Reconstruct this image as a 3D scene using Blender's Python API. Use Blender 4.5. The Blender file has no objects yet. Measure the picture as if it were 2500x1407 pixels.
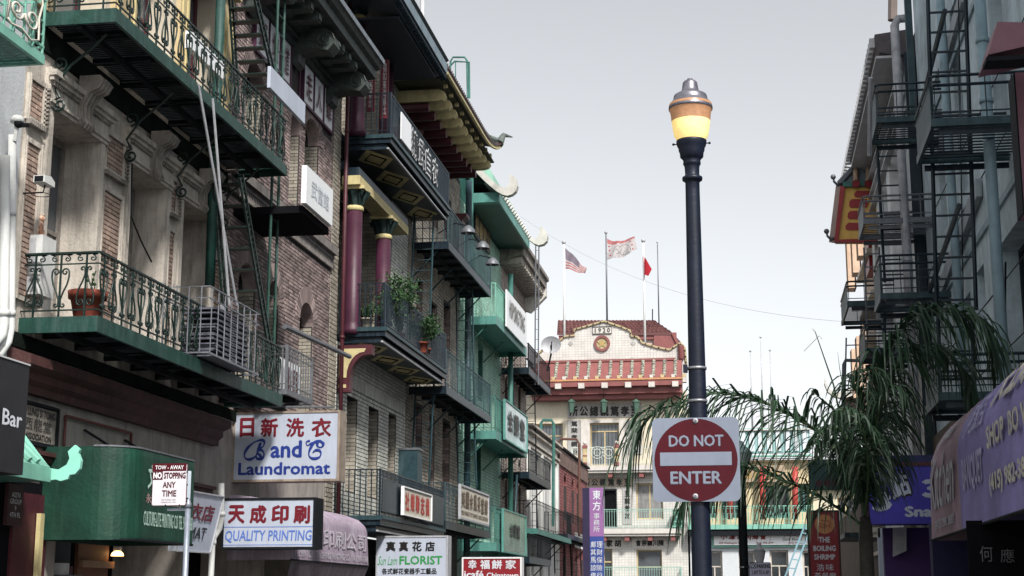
import bpy, math, random
from mathutils import Vector
random.seed(7)
# ---------------------------------------------------------------- camera, sky, sun
S = bpy.context.scene
COL = S.collection
F, CX, CY, HC = 3700., 1250., 703.5, 1.65
YAW, PIT = math.radians(8.88), math.radians(11.56)
cd = bpy.data.cameras.new('camera'); cam = bpy.data.objects.new('camera', cd); COL.objects.link(cam)
cam.location = (0, 0, HC); cam.rotation_euler = (math.pi/2 + PIT, 0, YAW)
cd.sensor_width = 36; cd.lens = 36*F/2500; cd.clip_end = 3000; cd.clip_start = .1
S.camera = cam
W = bpy.data.worlds.new('World'); S.world = W; W.use_nodes = True
nt = W.node_tree; nt.nodes.clear()
SUN_EL, SUN_AZ = 45, 150
sky = nt.nodes.new('ShaderNodeTexSky'); sky.sky_type = 'NISHITA'; sky.sun_disc = False
sky.sun_elevation = math.radians(SUN_EL); sky.sun_rotation = math.radians(SUN_AZ)
sky.air_density = 1.0; sky.dust_density = 1.3; sky.ozone_density = 1.0
hs = nt.nodes.new('ShaderNodeHueSaturation'); hs.inputs['Saturation'].default_value = .15
tint = nt.nodes.new('ShaderNodeMixRGB'); tint.blend_type = 'MULTIPLY'; tint.inputs[0].default_value = 1
tint.inputs[2].default_value = (.995, 1.0, 1.0, 1)
bg = nt.nodes.new('ShaderNodeBackground'); bg.inputs[1].default_value = .11
wo = nt.nodes.new('ShaderNodeOutputWorld')
nt.links.new(sky.outputs[0], hs.inputs['Color']); nt.links.new(hs.outputs[0], tint.inputs[1])
nt.links.new(tint.outputs[0], bg.inputs[0]); nt.links.new(bg.outputs[0], wo.inputs[0])
sl = bpy.data.lights.new('sun', 'SUN'); sl.energy = 3.4; sl.angle = math.radians(7); sl.color = (1, .96, .9)
so = bpy.data.objects.new('sun', sl); COL.objects.link(so)
az, el = math.radians(SUN_AZ), math.radians(SUN_EL)
sd = Vector((math.sin(az)*math.cos(el), math.cos(az)*math.cos(el), math.sin(el)))
so.rotation_euler = sd.to_track_quat('Z', 'Y').to_euler(); so.location = (20, -20, 40)
S.view_settings.view_transform = 'Standard'; S.view_settings.look = 'None'
S.view_settings.exposure = .68; S.view_settings.gamma = 1; S.view_settings.use_curve_mapping = False
S.cycles.max_bounces = 5; S.cycles.diffuse_bounces = 2
# ---------------------------------------------------------------- surveying: a sight line meets a real plane of the street
cyw, syw, cp, sp = math.cos(YAW), math.sin(YAW), math.cos(PIT), math.sin(PIT)
FW = Vector((-syw*cp, cyw*cp, sp)); RT = Vector((cyw, syw, 0)); UPV = Vector((syw*sp, -cyw*sp, cp))
def ray(x, y): return FW + RT*((x-CX)/F) - UPV*((y-CY)/F)
def onX(x, y, X): d = ray(x, y); t = X/d.x; return Vector((X, d.y*t, HC+d.z*t))
def onY(x, y, Y): d = ray(x, y); t = Y/d.y; return Vector((d.x*t, Y, HC+d.z*t))
def proj(p):
    q = Vector(p)-Vector((0, 0, HC)); w = q.dot(FW)
    return (CX+F*q.dot(RT)/w, CY-F*q.dot(UPV)/w) if w > .1 else (-9999, -9999)
XL, XB, XR, XRB = -9.46, -8.36, 4.2, 2.78
# ---------------------------------------------------------------- materials
MATS = {}
def M(name, col, rough=.75, metal=0, var=.18, scale=3., bump=.15, streak=0., streak_col=(.03, .028, .025), spec=.4,
      em=0, emc=None, island=0., alpha=None, trans=0):
    if name in MATS: return MATS[name]
    m = bpy.data.materials.new(name); m.use_nodes = True; t = m.node_tree; N = t.nodes; L = t.links
    b = N['Principled BSDF']; b.inputs['Roughness'].default_value = rough; b.inputs['Metallic'].default_value = metal
    b.inputs['Specular IOR Level'].default_value = spec
    g = N.new('ShaderNodeNewGeometry')
    n1 = N.new('ShaderNodeTexNoise'); n1.inputs['Scale'].default_value = scale; n1.inputs['Detail'].default_value = 6
    n1.inputs['Roughness'].default_value = .65
    L.new(g.outputs['Position'], n1.inputs['Vector'])
    mr = N.new('ShaderNodeMapRange'); mr.inputs['From Min'].default_value = .3; mr.inputs['From Max'].default_value = .7
    mr.inputs['To Min'].default_value = 1-var; mr.inputs['To Max'].default_value = 1+var*.6
    L.new(n1.outputs['Fac'], mr.inputs['Value'])
    mul = N.new('ShaderNodeVectorMath'); mul.operation = 'SCALE'; mul.inputs[0].default_value = col[:3]
    L.new(mr.outputs[0], mul.inputs['Scale']); out = mul.outputs[0]
    if island:
        oi = N.new('ShaderNodeObjectInfo'); ad = N.new('ShaderNodeMath'); ad.operation = 'ADD'
        L.new(g.outputs['Random Per Island'], ad.inputs[0]); L.new(oi.outputs['Random'], ad.inputs[1])
        fr = N.new('ShaderNodeMath'); fr.operation = 'FRACT'; L.new(ad.outputs[0], fr.inputs[0])
        m2 = N.new('ShaderNodeMapRange'); m2.inputs['To Min'].default_value = 1-island; m2.inputs['To Max'].default_value = 1+island
        L.new(fr.outputs[0], m2.inputs['Value'])
        mm = N.new('ShaderNodeVectorMath'); mm.operation = 'SCALE'; L.new(out, mm.inputs[0]); L.new(m2.outputs[0], mm.inputs['Scale']); out = mm.outputs[0]
    if streak:
        mp = N.new('ShaderNodeMapping'); mp.inputs['Scale'].default_value = (5, 5, .55); L.new(g.outputs['Position'], mp.inputs['Vector'])
        n2 = N.new('ShaderNodeTexNoise'); n2.inputs['Scale'].default_value = 1.1; n2.inputs['Detail'].default_value = 7; n2.inputs['Roughness'].default_value = .7
        L.new(mp.outputs[0], n2.inputs['Vector'])
        r2 = N.new('ShaderNodeMapRange'); r2.inputs['From Min'].default_value = .48; r2.inputs['From Max'].default_value = .72
        r2.inputs['To Max'].default_value = streak; L.new(n2.outputs['Fac'], r2.inputs['Value'])
        mx = N.new('ShaderNodeMix'); mx.data_type = 'RGBA'; L.new(r2.outputs[0], mx.inputs[0]); L.new(out, mx.inputs[6])
        mx.inputs[7].default_value = (*streak_col, 1); out = mx.outputs[2]
    L.new(out, b.inputs['Base Color'])
    if bump:
        bp = N.new('ShaderNodeBump'); bp.inputs['Strength'].default_value = bump; bp.inputs['Distance'].default_value = .02
        n3 = N.new('ShaderNodeTexNoise'); n3.inputs['Scale'].default_value = 22; n3.inputs['Detail'].default_value = 5
        L.new(g.outputs['Position'], n3.inputs['Vector']); L.new(n3.outputs['Fac'], bp.inputs['Height']); L.new(bp.outputs[0], b.inputs['Normal'])
    if em:
        b.inputs['Emission Strength'].default_value = em; b.inputs['Emission Color'].default_value = (*(emc or col), 1)
    if trans: 
        tr = N.new('ShaderNodeBsdfTranslucent'); tr.inputs[0].default_value = (*col, 1)
        ms = N.new('ShaderNodeMixShader'); ms.inputs[0].default_value = trans
        L.new(b.outputs[0], ms.inputs[1]); L.new(tr.outputs[0], ms.inputs[2]); L.new(ms.outputs[0], N['Material Output'].inputs['Surface'])
    MATS[name] = m; return m
def glass(name, col, rough=.08):
    if name in MATS: return MATS[name]
    m = M(name, col, rough, 0, .3, 1.2, 0, spec=.7); return m
IRON = M('dark_green_iron', (.006, .020, .017), .42, .1, .5, 9, .2, .3, (.06, .09, .08))
IRON2 = M('fascia_green_iron', (.012, .055, .042), .5, .1, .4, 5, .25, .6, (.075, .12, .12))
BLK = M('black_iron', (.009, .011, .014), .7, .0, .4, 9, .1, spec=.15)
NAVY = M('navy_iron', (.006, .017, .028), .42, .1, .4, 7, .15, .4, (.07, .10, .12))
NAVY2 = M('blue_green_iron', (.020, .052, .064), .5, .1, .4, 7, .15, .4, (.1, .14, .15))
GREYI = M('galvanised_grey', (.16, .17, .19), .5, .3, .3, 8, .15, .3)
GREYL = M('light_grey_metal', (.42, .43, .46), .5, .1, .2, 8, .1, .2)
STONE = M('weathered_cream_stone', (.50, .455, .40), .85, 0, .3, 2.2, .5, .7, (.10, .09, .08))
STONE2 = M('sooty_stone', (.26, .235, .21), .85, 0, .4, 4, .6, .7, (.05, .045, .04))
OCHRE = M('ochre_paint', (.50, .40, .23), .7, 0, .2, 2, .2, .4, (.2, .14, .07))
CREAM = M('cream_paint', (.56, .50, .40), .7, 0, .15, 2, .2, .5, (.25, .21, .16))
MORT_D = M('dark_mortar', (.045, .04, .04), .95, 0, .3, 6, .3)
MORT_L = M('soot_grey_mortar', (.06, .06, .055), .95, 0, .3, 6, .3)
BR_TAN = M('tan_brick', (.36, .26, .21), .85, 0, .3, 3, .3, .35, (.09, .07, .06), island=.3)
BR_BROWN = M('mauve_brown_brick', (.29, .225, .215), .85, 0, .4, 1.3, .3, .5, (.05, .035, .035), island=.4)
BR_BEIGE = M('beige_grey_brick', (.33, .30, .25), .8, 0, .25, 1.0, .25, .35, (.13, .11, .09), island=.22)
BR_WHITE = M('grey_white_glazed_brick', (.52, .53, .49), .5, 0, .25, .9, .2, .45, (.14, .13, .12), island=.16)
BR_GREEN = M('pale_green_painted_brick', (.36, .58, .48), .7, 0, .25, 1.2, .25, .5, (.05, .13, .10), island=.1)
BR_RED = M('dark_red_brick', (.24, .085, .085), .85, 0, .3, 1.2, .3, .4, (.06, .03, .03), island=.2)
BR_GREY = M('dark_grey_brick', (.24, .22, .21), .85, 0, .3, 1.2, .3, .4, island=.3)
MAROON = M('maroon_paint', (.075, .016, .024), .5, 0, .3, 3, .2, .4, (.03, .01, .012))
PURPLE = M('plum_column_paint', (.062, .016, .036), .48, 0, .35, 2, .2, .5, (.045, .012, .02))
YELL = M('pale_yellow_trim', (.55, .47, .24), .7, 0, .2, 4, .2, .4, (.25, .2, .12))
TEAL = M('pale_teal_paint', (.19, .43, .345), .55, 0, .2, 3, .1, .3, (.08, .25, .2))
TEALD = M('dark_teal_paint', (.05, .165, .14), .5, 0, .35, 2, .15, .6, (.015, .06, .055))
AWN_G = M('green_awning_canvas', (.006, .045, .028), .55, 0, .5, 1.6, .3, .6, (.022, .075, .055))
WHITE = M('white_paint', (.78, .78, .80), .5, 0, .08, 3, .05, .2, (.5, .5, .52))
WHITE_D = M('dirty_white_paint', (.55, .55, .57), .6, 0, .15, 2, .15, .45, (.28, .27, .27))
SIGNW = M('sign_face_white', (.44, .485, .58), .4, 0, .12, 1.5, .03, .4, (.32, .33, .36))
SIGNW2 = M('bright_sign_white', (.80, .82, .84), .4, 0, .05, 1.5, .03)
RED = M('sign_red', (.24, .014, .022), .45, 0, .12, 3, .03)
REDL = M('lettering_dark_red', (.15, .008, .018), .5, 0, .1, 3, 0)
BLUEL = M('lettering_blue', (.014, .035, .22), .5, 0, .1, 3, 0)
BLUEL2 = M('lettering_light_blue', (.10, .18, .52), .5, 0, .1, 3, 0)
BLACKL = M('lettering_black', (.01, .01, .01), .5, 0, .1, 3, 0)
GOLDL = M('lettering_gold', (.42, .30, .12), .5, .2, .2, 9, 0)
WHITEL = M('lettering_white', (.62, .64, .70), .5, 0, .1, 3, 0)
GREENL = M('lettering_green', (.03, .26, .07), .5, 0, .1, 3, 0)
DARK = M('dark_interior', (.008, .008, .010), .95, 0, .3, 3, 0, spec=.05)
GLASS = glass('dark_window_glass', (.02, .025, .03))
GLASS2 = glass('grey_window_glass', (.09, .10, .11), .15)
CURT = M('grey_curtain', (.22, .22, .22), .9, 0, .3, 4, .3, .4)
TERRA = M('terracotta', (.22, .05, .03), .8, 0, .25, 6, .2)
LEAF = M('leaf_green', (.035, .085, .03), .6, 0, .4, 6, 0, island=.4, trans=.25)
PALM = M('palm_green', (.016, .045, .020), .5, 0, .5, 2.5, 0, island=.5, trans=.18)
PALMST = M('palm_stem', (.05, .09, .035), .6, 0, .4, 6, .2)
TRUNK = M('palm_trunk', (.035, .032, .026), .9, 0, .4, 9, .5, .5)
POLEM = M('dark_blue_pole_paint', (.005, .009, .022), .45, .1, .4, 5, .15, .35, (.016, .022, .036))
LAMPM = M('lamp_cap_metal', (.26, .25, .29), .35, .7, .4, 9, .1, .4, (.12, .09, .09))
PIPEW = M('white_pipe_paint', (.62, .63, .62), .5, 0, .12, 3, .05, .35, (.4, .38, .34))
PIPEB = M('blue_grey_pipe', (.27, .38, .43), .55, 0, .2, 3, .1, .35, (.05, .06, .07))
STUCCO = M('blue_grey_stucco', (.56, .67, .72), .8, 0, .35, 1.5, .4, .6, (.28, .36, .40))
ASPH = M('asphalt', (.05, .05, .052), .9, 0, .3, 8, .3)
PAVE = M('concrete_paving', (.20, .195, .19), .9, 0, .2, 2, .3, .2)
PAINTY = M('road_paint', (.7, .7, .66), .7, 0, .2, 8, .1)
# ---------------------------------------------------------------- mesh builder
class MB:
    def __init__(s): s.v = []; s.f = []
    def add(s, vs, fs):
        o = len(s.v); s.v += [tuple(v) for v in vs]; s.f += [tuple(i+o for i in f) for f in fs]; return s
    def box(s, x0, x1, y0, y1, z0, z1):
        if x0 > x1: x0, x1 = x1, x0
        if y0 > y1: y0, y1 = y1, y0
        if z0 > z1: z0, z1 = z1, z0
        return s.add([(x0,y0,z0),(x1,y0,z0),(x1,y1,z0),(x0,y1,z0),(x0,y0,z1),(x1,y0,z1),(x1,y1,z1),(x0,y1,z1)],
                     [(0,3,2,1),(4,5,6,7),(0,1,5,4),(1,2,6,5),(2,3,7,6),(3,0,4,7)])
    def quad(s, a, b, c, d): return s.add([a, b, c, d], [(0, 1, 2, 3)])
    def prism(s, poly, ax, a0, a1):
        n = len(poly)
        f = {'x': lambda p, a: (a, p[0], p[1]), 'y': lambda p, a: (p[0], a, p[1]), 'z': lambda p, a: (p[0], p[1], a)}[ax]
        vs = [f(p, a0) for p in poly]+[f(p, a1) for p in poly]
        return s.add(vs, [tuple(range(n))[::-1], tuple(range(n, 2*n))]+[(i, (i+1) % n, n+(i+1) % n, n+i) for i in range(n)])
    def tube(s, pts, r, n=6, closed=False):
        pts = [Vector(p) for p in pts]; k = len(pts)
        rs = r if isinstance(r, (list, tuple)) else [r]*k
        o = len(s.v); prev = None
        for i, p in enumerate(pts):
            if closed: t = pts[(i+1) % k]-pts[i-1]
            else: t = pts[min(i+1, k-1)]-pts[max(i-1, 0)]
            if t.length < 1e-9: t = Vector((0, 0, 1))
            t.normalize()
            if prev is None:
                a = Vector((0, 0, 1)) if abs(t.z) < .9 else Vector((1, 0, 0))
                u = t.cross(a).normalized()
            else:
                u = prev-t*prev.dot(t)
                if u.length < 1e-6: u = t.orthogonal()
                u.normalize()
            prev = u; w = t.cross(u)
            for j in range(n):
                a = 2*math.pi*(j+.5)/n; s.v.append(tuple(p+(u*math.cos(a)+w*math.sin(a))*rs[i]))
        for i in range(k if closed else k-1):
            for j in range(n):
                A = o+i*n; B = o+((i+1) % k)*n
                s.f.append((A+j, A+(j+1) % n, B+(j+1) % n, B+j))
        if not closed: s.f.append(tuple(o+j for j in range(n))[::-1]); s.f.append(tuple(o+(k-1)*n+j for j in range(n)))
        return s
    def lathe(s, prof, c=(0, 0, 0), n=24, caps=True, a0=0, a1=2*math.pi):
        o = len(s.v); full = abs(a1-a0-2*math.pi) < 1e-6; m = n if full else n+1
        for r, z in prof:
            for j in range(m):
                a = a0+(a1-a0)*j/n; s.v.append((c[0]+r*math.cos(a), c[1]+r*math.sin(a), c[2]+z))
        for i in range(len(prof)-1):
            for j in range(n):
                A, B = o+i*m, o+(i+1)*m; s.f.append((A+j, A+(j+1) % m, B+(j+1) % m, B+j))
        if caps and full:
            s.f.append(tuple(o+j for j in range(m))[::-1]); s.f.append(tuple(o+(len(prof)-1)*m+j for j in range(m)))
        return s
    def ball(s, c, r, n=10, sx=1, sy=1, sz=1):
        P = []
        k = max(4, n//2)
        o = len(s.v)
        for i in range(1, k):
            th = math.pi*i/k
            for j in range(n):
                a = 2*math.pi*j/n; P.append((c[0]+r*sx*math.sin(th)*math.cos(a), c[1]+r*sy*math.sin(th)*math.sin(a), c[2]+r*sz*math.cos(th)))
        P.append((c[0], c[1], c[2]+r*sz)); P.append((c[0], c[1], c[2]-r*sz)); T = (k-1)*n; fs = []
        for i in range(k-2):
            for j in range(n): fs.append((i*n+j, (i+1)*n+j, (i+1)*n+(j+1) % n, i*n+(j+1) % n))
        for j in range(n): fs.append((T, j, (j+1) % n)); fs.append((T+1, (k-2)*n+(j+1) % n, (k-2)*n+j))
        return s.add(P, fs)
    def mesh(s, name, mat, smooth=False, off=(0, 0, 0)):
        me = bpy.data.meshes.new(name)
        me.from_pydata([(v[0]-off[0], v[1]-off[1], v[2]-off[2]) for v in s.v], [], s.f)
        me.materials.append(mat)
        if smooth: me.polygons.foreach_set('use_smooth', [True]*len(me.polygons))
        me.update(); return me
    def build(s, name, mat, parent=None, smooth=False, kind=None):
        off = (0, 0, 0)
        if parent is not None: off = tuple(worldloc(parent))
        o = bpy.data.objects.new(name, s.mesh(name, mat, smooth, off)); COL.objects.link(o)
        if parent is not None: o.parent = parent
        if kind: o['kind'] = kind
        return o
def worldloc(o):
    v = Vector(o.location); p = o.parent
    while p is not None: v = v+Vector(p.location); p = p.parent
    return v
def tag(o, label=None, cat=None, group=None, kind=None):
    if label: o['label'] = label
    if cat: o['category'] = cat
    if group: o['group'] = group
    if kind: o['kind'] = kind
    return o
def thing(name, label, cat, loc=(0, 0, 0), group=None):
    o = bpy.data.objects.new(name, None); COL.objects.link(o); o.location = loc; o.empty_display_size = .2
    return tag(o, label, cat, group)
def inst(name, me, parent, loc, rot=None, scale=None):
    o = bpy.data.objects.new(name, me); COL.objects.link(o); o.parent = parent
    o.location = Vector(loc)-worldloc(parent)
    if rot: o.rotation_euler = rot
    if scale: o.scale = scale
    return o
def struct(name, mb, mat): o = mb.build(name, mat); o['kind'] = 'structure'; return o
def B(name, mat, parent, *boxes):
    m = MB()
    for b in boxes: m.box(*b)
    return m.build(name, mat, parent)
# text: fitted into the parallelogram O, O+U, O+V
def text(s, parent, mat, O, U, V, name='lettering', bold=.0, ext=.006, font_sp=1., shear=0., stretch=True):
    cu = bpy.data.curves.new(name, 'FONT'); cu.body = s; cu.size = 1; cu.resolution_u = 2
    cu.space_character = font_sp; cu.shear = shear; cu.align_x = 'CENTER' if '\n' in s else 'LEFT'; cu.space_line = .92
    tmp = bpy.data.objects.new(name, cu)
    me = bpy.data.meshes.new_from_object(tmp)
    vs = [v.co.copy() for v in me.vertices]; fs = [tuple(p.vertices) for p in me.polygons]
    bpy.data.objects.remove(tmp); bpy.data.curves.remove(cu); bpy.data.meshes.remove(me)
    if not vs: return None
    # heavier strokes: the same outline struck several times, a hair apart in depth like layered vinyl
    offs = [(0, 0)] if bold <= 0 else [(0, 0), (bold, 0), (-bold, 0), (0, bold), (0, -bold)]
    x0, x1, y0, y1 = min(v.x for v in vs)-bold, max(v.x for v in vs)+bold, min(v.y for v in vs)-bold, max(v.y for v in vs)+bold
    O, U, V = Vector(O), Vector(U), Vector(V); N = U.cross(V).normalized(); off = worldloc(parent); out = []; of = []
    for k, (dx, dy) in enumerate(offs):
        b0 = len(out)
        out += [O+U*((v.x+dx-x0)/max(1e-6, x1-x0))+V*((v.y+dy-y0)/max(1e-6, y1-y0))+N*(ext-k*.0008)-off for v in vs]
        of += [tuple(i+b0 for i in f) for f in fs]
    me = bpy.data.meshes.new(name); me.from_pydata(out, [], of); me.update()
    me.materials.append(mat)
    o = bpy.data.objects.new(name, me); COL.objects.link(o); o.parent = parent; return o
def vtext(s, parent, mat, O, U, V, **k): return text('\n'.join(s), parent, mat, O, U, V, **k)
# ---------------------------------------------------------------- walls, bricks, windows (in planes of constant X, s=+1 faces +X)
def cuts(a, b, hs): return sorted({a, b} | {min(max(h, a), b) for h in hs})
def wallX(X, y0, y1, z0, z1, holes=(), depth=.35, s=1, arch=()):
    m = MB(); ys = cuts(y0, y1, [h[0] for h in holes]+[h[1] for h in holes]); zs = cuts(z0, z1, [h[2] for h in holes]+[h[3] for h in holes])
    for i in range(len(ys)-1):
        for j in range(len(zs)-1):
            a, b, c, d = ys[i], ys[i+1], zs[j], zs[j+1]; my, mz = (a+b)/2, (c+d)/2
            if any(h[0] < my < h[1] and h[2] < mz < h[3] for h in holes): continue
            m.quad((X, a, c), (X, b, c), (X, b, d), (X, a, d))
    D = X-s*depth
    for (a, b, c, d) in holes:
        m.quad((X, a, c), (D, a, c), (D, a, d), (X, a, d)); m.quad((X, b, c), (X, b, d), (D, b, d), (D, b, c))
        m.quad((X, a, d), (D, a, d), (D, b, d), (X, b, d)); m.quad((X, a, c), (X, b, c), (D, b, c), (D, a, c))
    # closed shell behind and at the ends so the wall is solid
    E = X-s*(depth+.25)
    m.quad((X, y0, z0), (E, y0, z0), (E, y0, z1), (X, y0, z1)); m.quad((X, y1, z0), (X, y1, z1), (E, y1, z1), (E, y1, z0))
    m.quad((X, y0, z1), (E, y0, z1), (E, y1, z1), (X, y1, z1)); m.quad((E, y0, z0), (E, y1, z0), (E, y1, z1), (E, y0, z1))
    return m
def archfill(m, X, a, b, top, s=1, depth=.2, rise=None):
    """two spandrels that round the head of a rectangular hole; apex at z=top"""
    r = (b-a)/2; rise = rise or r; c = (a+b)/2; n = 8
    for sg in (-1, 1):
        pts = [(c+sg*r, top)]+[(c+sg*r*math.cos(t), top-rise+rise*math.sin(t)) for t in [math.pi/2*i/n for i in range(n+1)]]
        pts = [(p[0], min(p[1], top-.001)) for p in pts[:-1]]+[(c, top-.001)]
        pts[0] = (c+sg*r, top)
        m.prism(pts, 'x', X, X-s*depth)
    return m
def bricks(root, X, y0, y1, z0, z1, holes, bl, bh, mat, s=1, singles=0, proud=.012, gap=.012, arches=(), keep=None, name='brick', y_end=False):
    full = []; part = []
    nrow = int(round((z1-z0)/bh)); bh = (z1-z0)/nrow
    for r in range(nrow):
        za, zb = z0+r*bh+gap/2, z0+(r+1)*bh-gap/2; zm = (za+zb)/2
        free = [(y0, y1)]
        for h in list(holes):
            if h[2]-bh*.3 < zm < h[3]+bh*.3:
                nf = []
                for (a, b) in free:
                    if h[1] <= a or h[0] >= b: nf.append((a, b)); continue
                    if h[0] > a: nf.append((a, h[0]))
                    if h[1] < b: nf.append((h[1], b))
                free = nf
        o = (r % 2)*bl/2
        for (a, b) in free:
            k = math.floor((a-y0-o)/bl); y = y0+o+k*bl
            while y < b:
                ya, yb = max(y, a)+gap/2, min(y+bl, b)-gap/2
                if yb-ya > .03:
                    q = proj((X, (ya+yb)/2, zm))
                    if -350 < q[0] < 2850 and -350 < q[1] < 1650:
                        isf = abs((yb-ya)-(bl-gap)) < 1e-4
                        vis = 0 < q[0] < 2500 and 0 < q[1] < 1407
                        (full if isf and vis else part).append((ya, yb, za, zb))
                y += bl
    if keep: full = [b for b in full if keep(b)]; part = [b for b in part if keep(b)]
    full.sort(key=lambda b: b[0]); sing = full[:singles]; part += full[singles:]
    rnd = random.Random(5)
    if sing:
        hb = (bl-gap)/2; hh = (sing[0][3]-sing[0][2])/2
        m = MB().add([(0,-hb,-hh),(0,hb,-hh),(0,hb,hh),(0,-hb,hh),(s*proud,-hb+.003,-hh+.003),(s*proud,hb-.003,-hh+.003),(s*proud,hb-.003,hh-.003),(s*proud,-hb+.003,hh-.003)],
                     [(4,5,6,7),(0,1,5,4),(1,2,6,5),(2,3,7,6),(3,0,4,7)])
        me = m.mesh(name, mat)
        for (a, b, c, d) in sing: inst(name, me, root, (X+s*rnd.uniform(-.004, .002), (a+b)/2, (c+d)/2))
    if part:
        m = MB()
        for (a, b, c, d) in part:
            P = X+s*(proud+rnd.uniform(-.005, .003))
            m.add([(X,a,c),(X,b,c),(X,b,d),(X,a,d),(P,a+.003,c+.003),(P,b-.003,c+.003),(P,b-.003,d-.003),(P,a+.003,d-.003)],
                  [(4,5,6,7),(0,1,5,4),(1,2,6,5),(2,3,7,6),(3,0,4,7)])
        m.build(name, mat, root, kind='stuff')
def bricksY(root, Y, x0, x1, z0, z1, bl, bh, mat, name='brick'):
    m = MB(); n = int(round((z1-z0)/bh)); bh = (z1-z0)/n; g = .006
    for r in range(n):
        x = x0-(r % 2)*bl/2
        while x < x1:
            a, b = max(x, x0)+g, min(x+bl, x1)-g
            if b-a > .02:
                P = Y-.012; c, d = z0+r*bh+g, z0+(r+1)*bh-g
                m.add([(a,Y,c),(b,Y,c),(b,Y,d),(a,Y,d),(a,P,c),(b,P,c),(b,P,d),(a,P,d)], [(7,6,5,4),(0,4,5,1),(1,5,6,2),(2,6,7,3),(3,7,4,0)])
            x += bl
    m.build(name, mat, root, kind='stuff')
def window(root, X, a, b, c, d, depth=.3, s=1, fm=None, gl=None, bars=1, fw=.07, curtain=False, mid=True):
    fm = fm or STONE; x = X-s*depth; m = MB()
    m.box(x-s*.06, x, a, a+fw, c, d); m.box(x-s*.06, x, b-fw, b, c, d); m.box(x-s*.06, x, a+fw, b-fw, d-fw, d); m.box(x-s*.06, x, a+fw, b-fw, c, c+fw)
    zm = (c+d)/2
    if mid: m.box(x-s*.05, x-s*.005, a+fw, b-fw, zm-.03, zm+.03)
    w = m.build('window', fm, root)
    B('pane', gl or GLASS, w, (x-s*.045, x-s*.035, a+fw, b-fw, c+fw, d-fw))
    if curtain:
        k = MB(); n = 14
        for i in range(n):
            y = a+fw+(b-a-2*fw)*i/n; y2 = a+fw+(b-a-2*fw)*(i+1)/n; e = .03 if i % 2 else 0
            k.quad((x-s*(.12+e), y, c+fw), (x-s*(.15-e), y2, c+fw), (x-s*(.15-e), y2, d-fw), (x-s*(.12+e), y, d-fw))
        k.build('curtain', CURT, w)
    return w
# ---------------------------------------------------------------- railings
def spiral(cx, cz, r0, turns, a_start, d=1, n=14, r1=.25):
    out = []
    for i in range(n+1):
        t = i/n; a = a_start+d*turns*2*math.pi*t; r = r0*(1-(1-r1)*t)
        out.append((cx+r*math.cos(a), cz+r*math.sin(a)))
    return out
def lyre(w, h, up=True, r=.0125, n=5):
    """pair of mirrored S scrolls about an upright, in the local YZ plane"""
    m = MB()
    for sg in (-1, 1):
        R = w*.17
        a = spiral(w*.20, h*.84, R, 1.15, 0, 1, 11)[::-1]           # curl at the wide end
        p = [(w*.37, h*.72), (w*.30, h*.56), (w*.14, h*.38), (w*.04, h*.22), (w*.05, h*.10)]
        b = spiral(w*.05+R*.62, h*.10, R*.62, .9, math.pi, 1, 8)
        pts = a+p+b[1:]
        m.tube([(0, sg*y, z if up else h-z) for y, z in pts], r, n)
    return m.mesh('scroll', IRON, True)
def bandscroll(w, h, mat, r=.010):
    a = spiral(w*.24, h*.5, h*.30, 1.2, math.pi/2, -1, 11)[::-1]+[(w*.42, h*.93)]
    pts = [(-y, z) for y, z in a]+[(y, z) for y, z in a[::-1]]
    return MB().tube([(0, y, z) for y, z in pts], r, 4).mesh('curl', mat, True)
def along(p, q, step):
    p, q = Vector(p), Vector(q); L = (q-p).length; n = max(1, int(round(L/step))); return [(p+(q-p)*((i+.5)/n)) for i in range(n)], L/n
def scroll_rail(root, corners, z, ht, mat):
    """ornate railing through corners [(x,y)...] at floor height z"""
    LA, LB = lyre(.32, ht-.26, True), lyre(.32, ht-.26, False); BS = bandscroll(.32, .14, mat)
    up = MB().box(-.011, .011, -.011, .011, 0, ht).mesh('baluster', mat)
    for (z_, nm, t) in ((ht, 'top_rail', .02), (ht-.15, 'middle_rail', .012), (.09, 'bottom_rail', .014)):
        m = MB()
        for (a, b) in zip(corners[:-1], corners[1:]): m.tube([(a[0], a[1], z+z_), (b[0], b[1], z+z_)], t, 4)
        m.build(nm, mat, root)
    k = 0
    for (a, b) in zip(corners[:-1], corners[1:]):
        pts, st = along((a[0], a[1], z), (b[0], b[1], z), .32); rz = math.atan2(b[1]-a[1], b[0]-a[0])-math.pi/2
        for p in pts:
            inst('baluster', up, root, p, (0, 0, rz)); inst('scroll', LA if k % 2 else LB, root, p+Vector((0, 0, .10)), (0, 0, rz))
            inst('curl', BS, root, p+Vector((0, 0, ht-.15)), (0, 0, rz), (1, st/.32, 1)); k += 1
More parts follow.
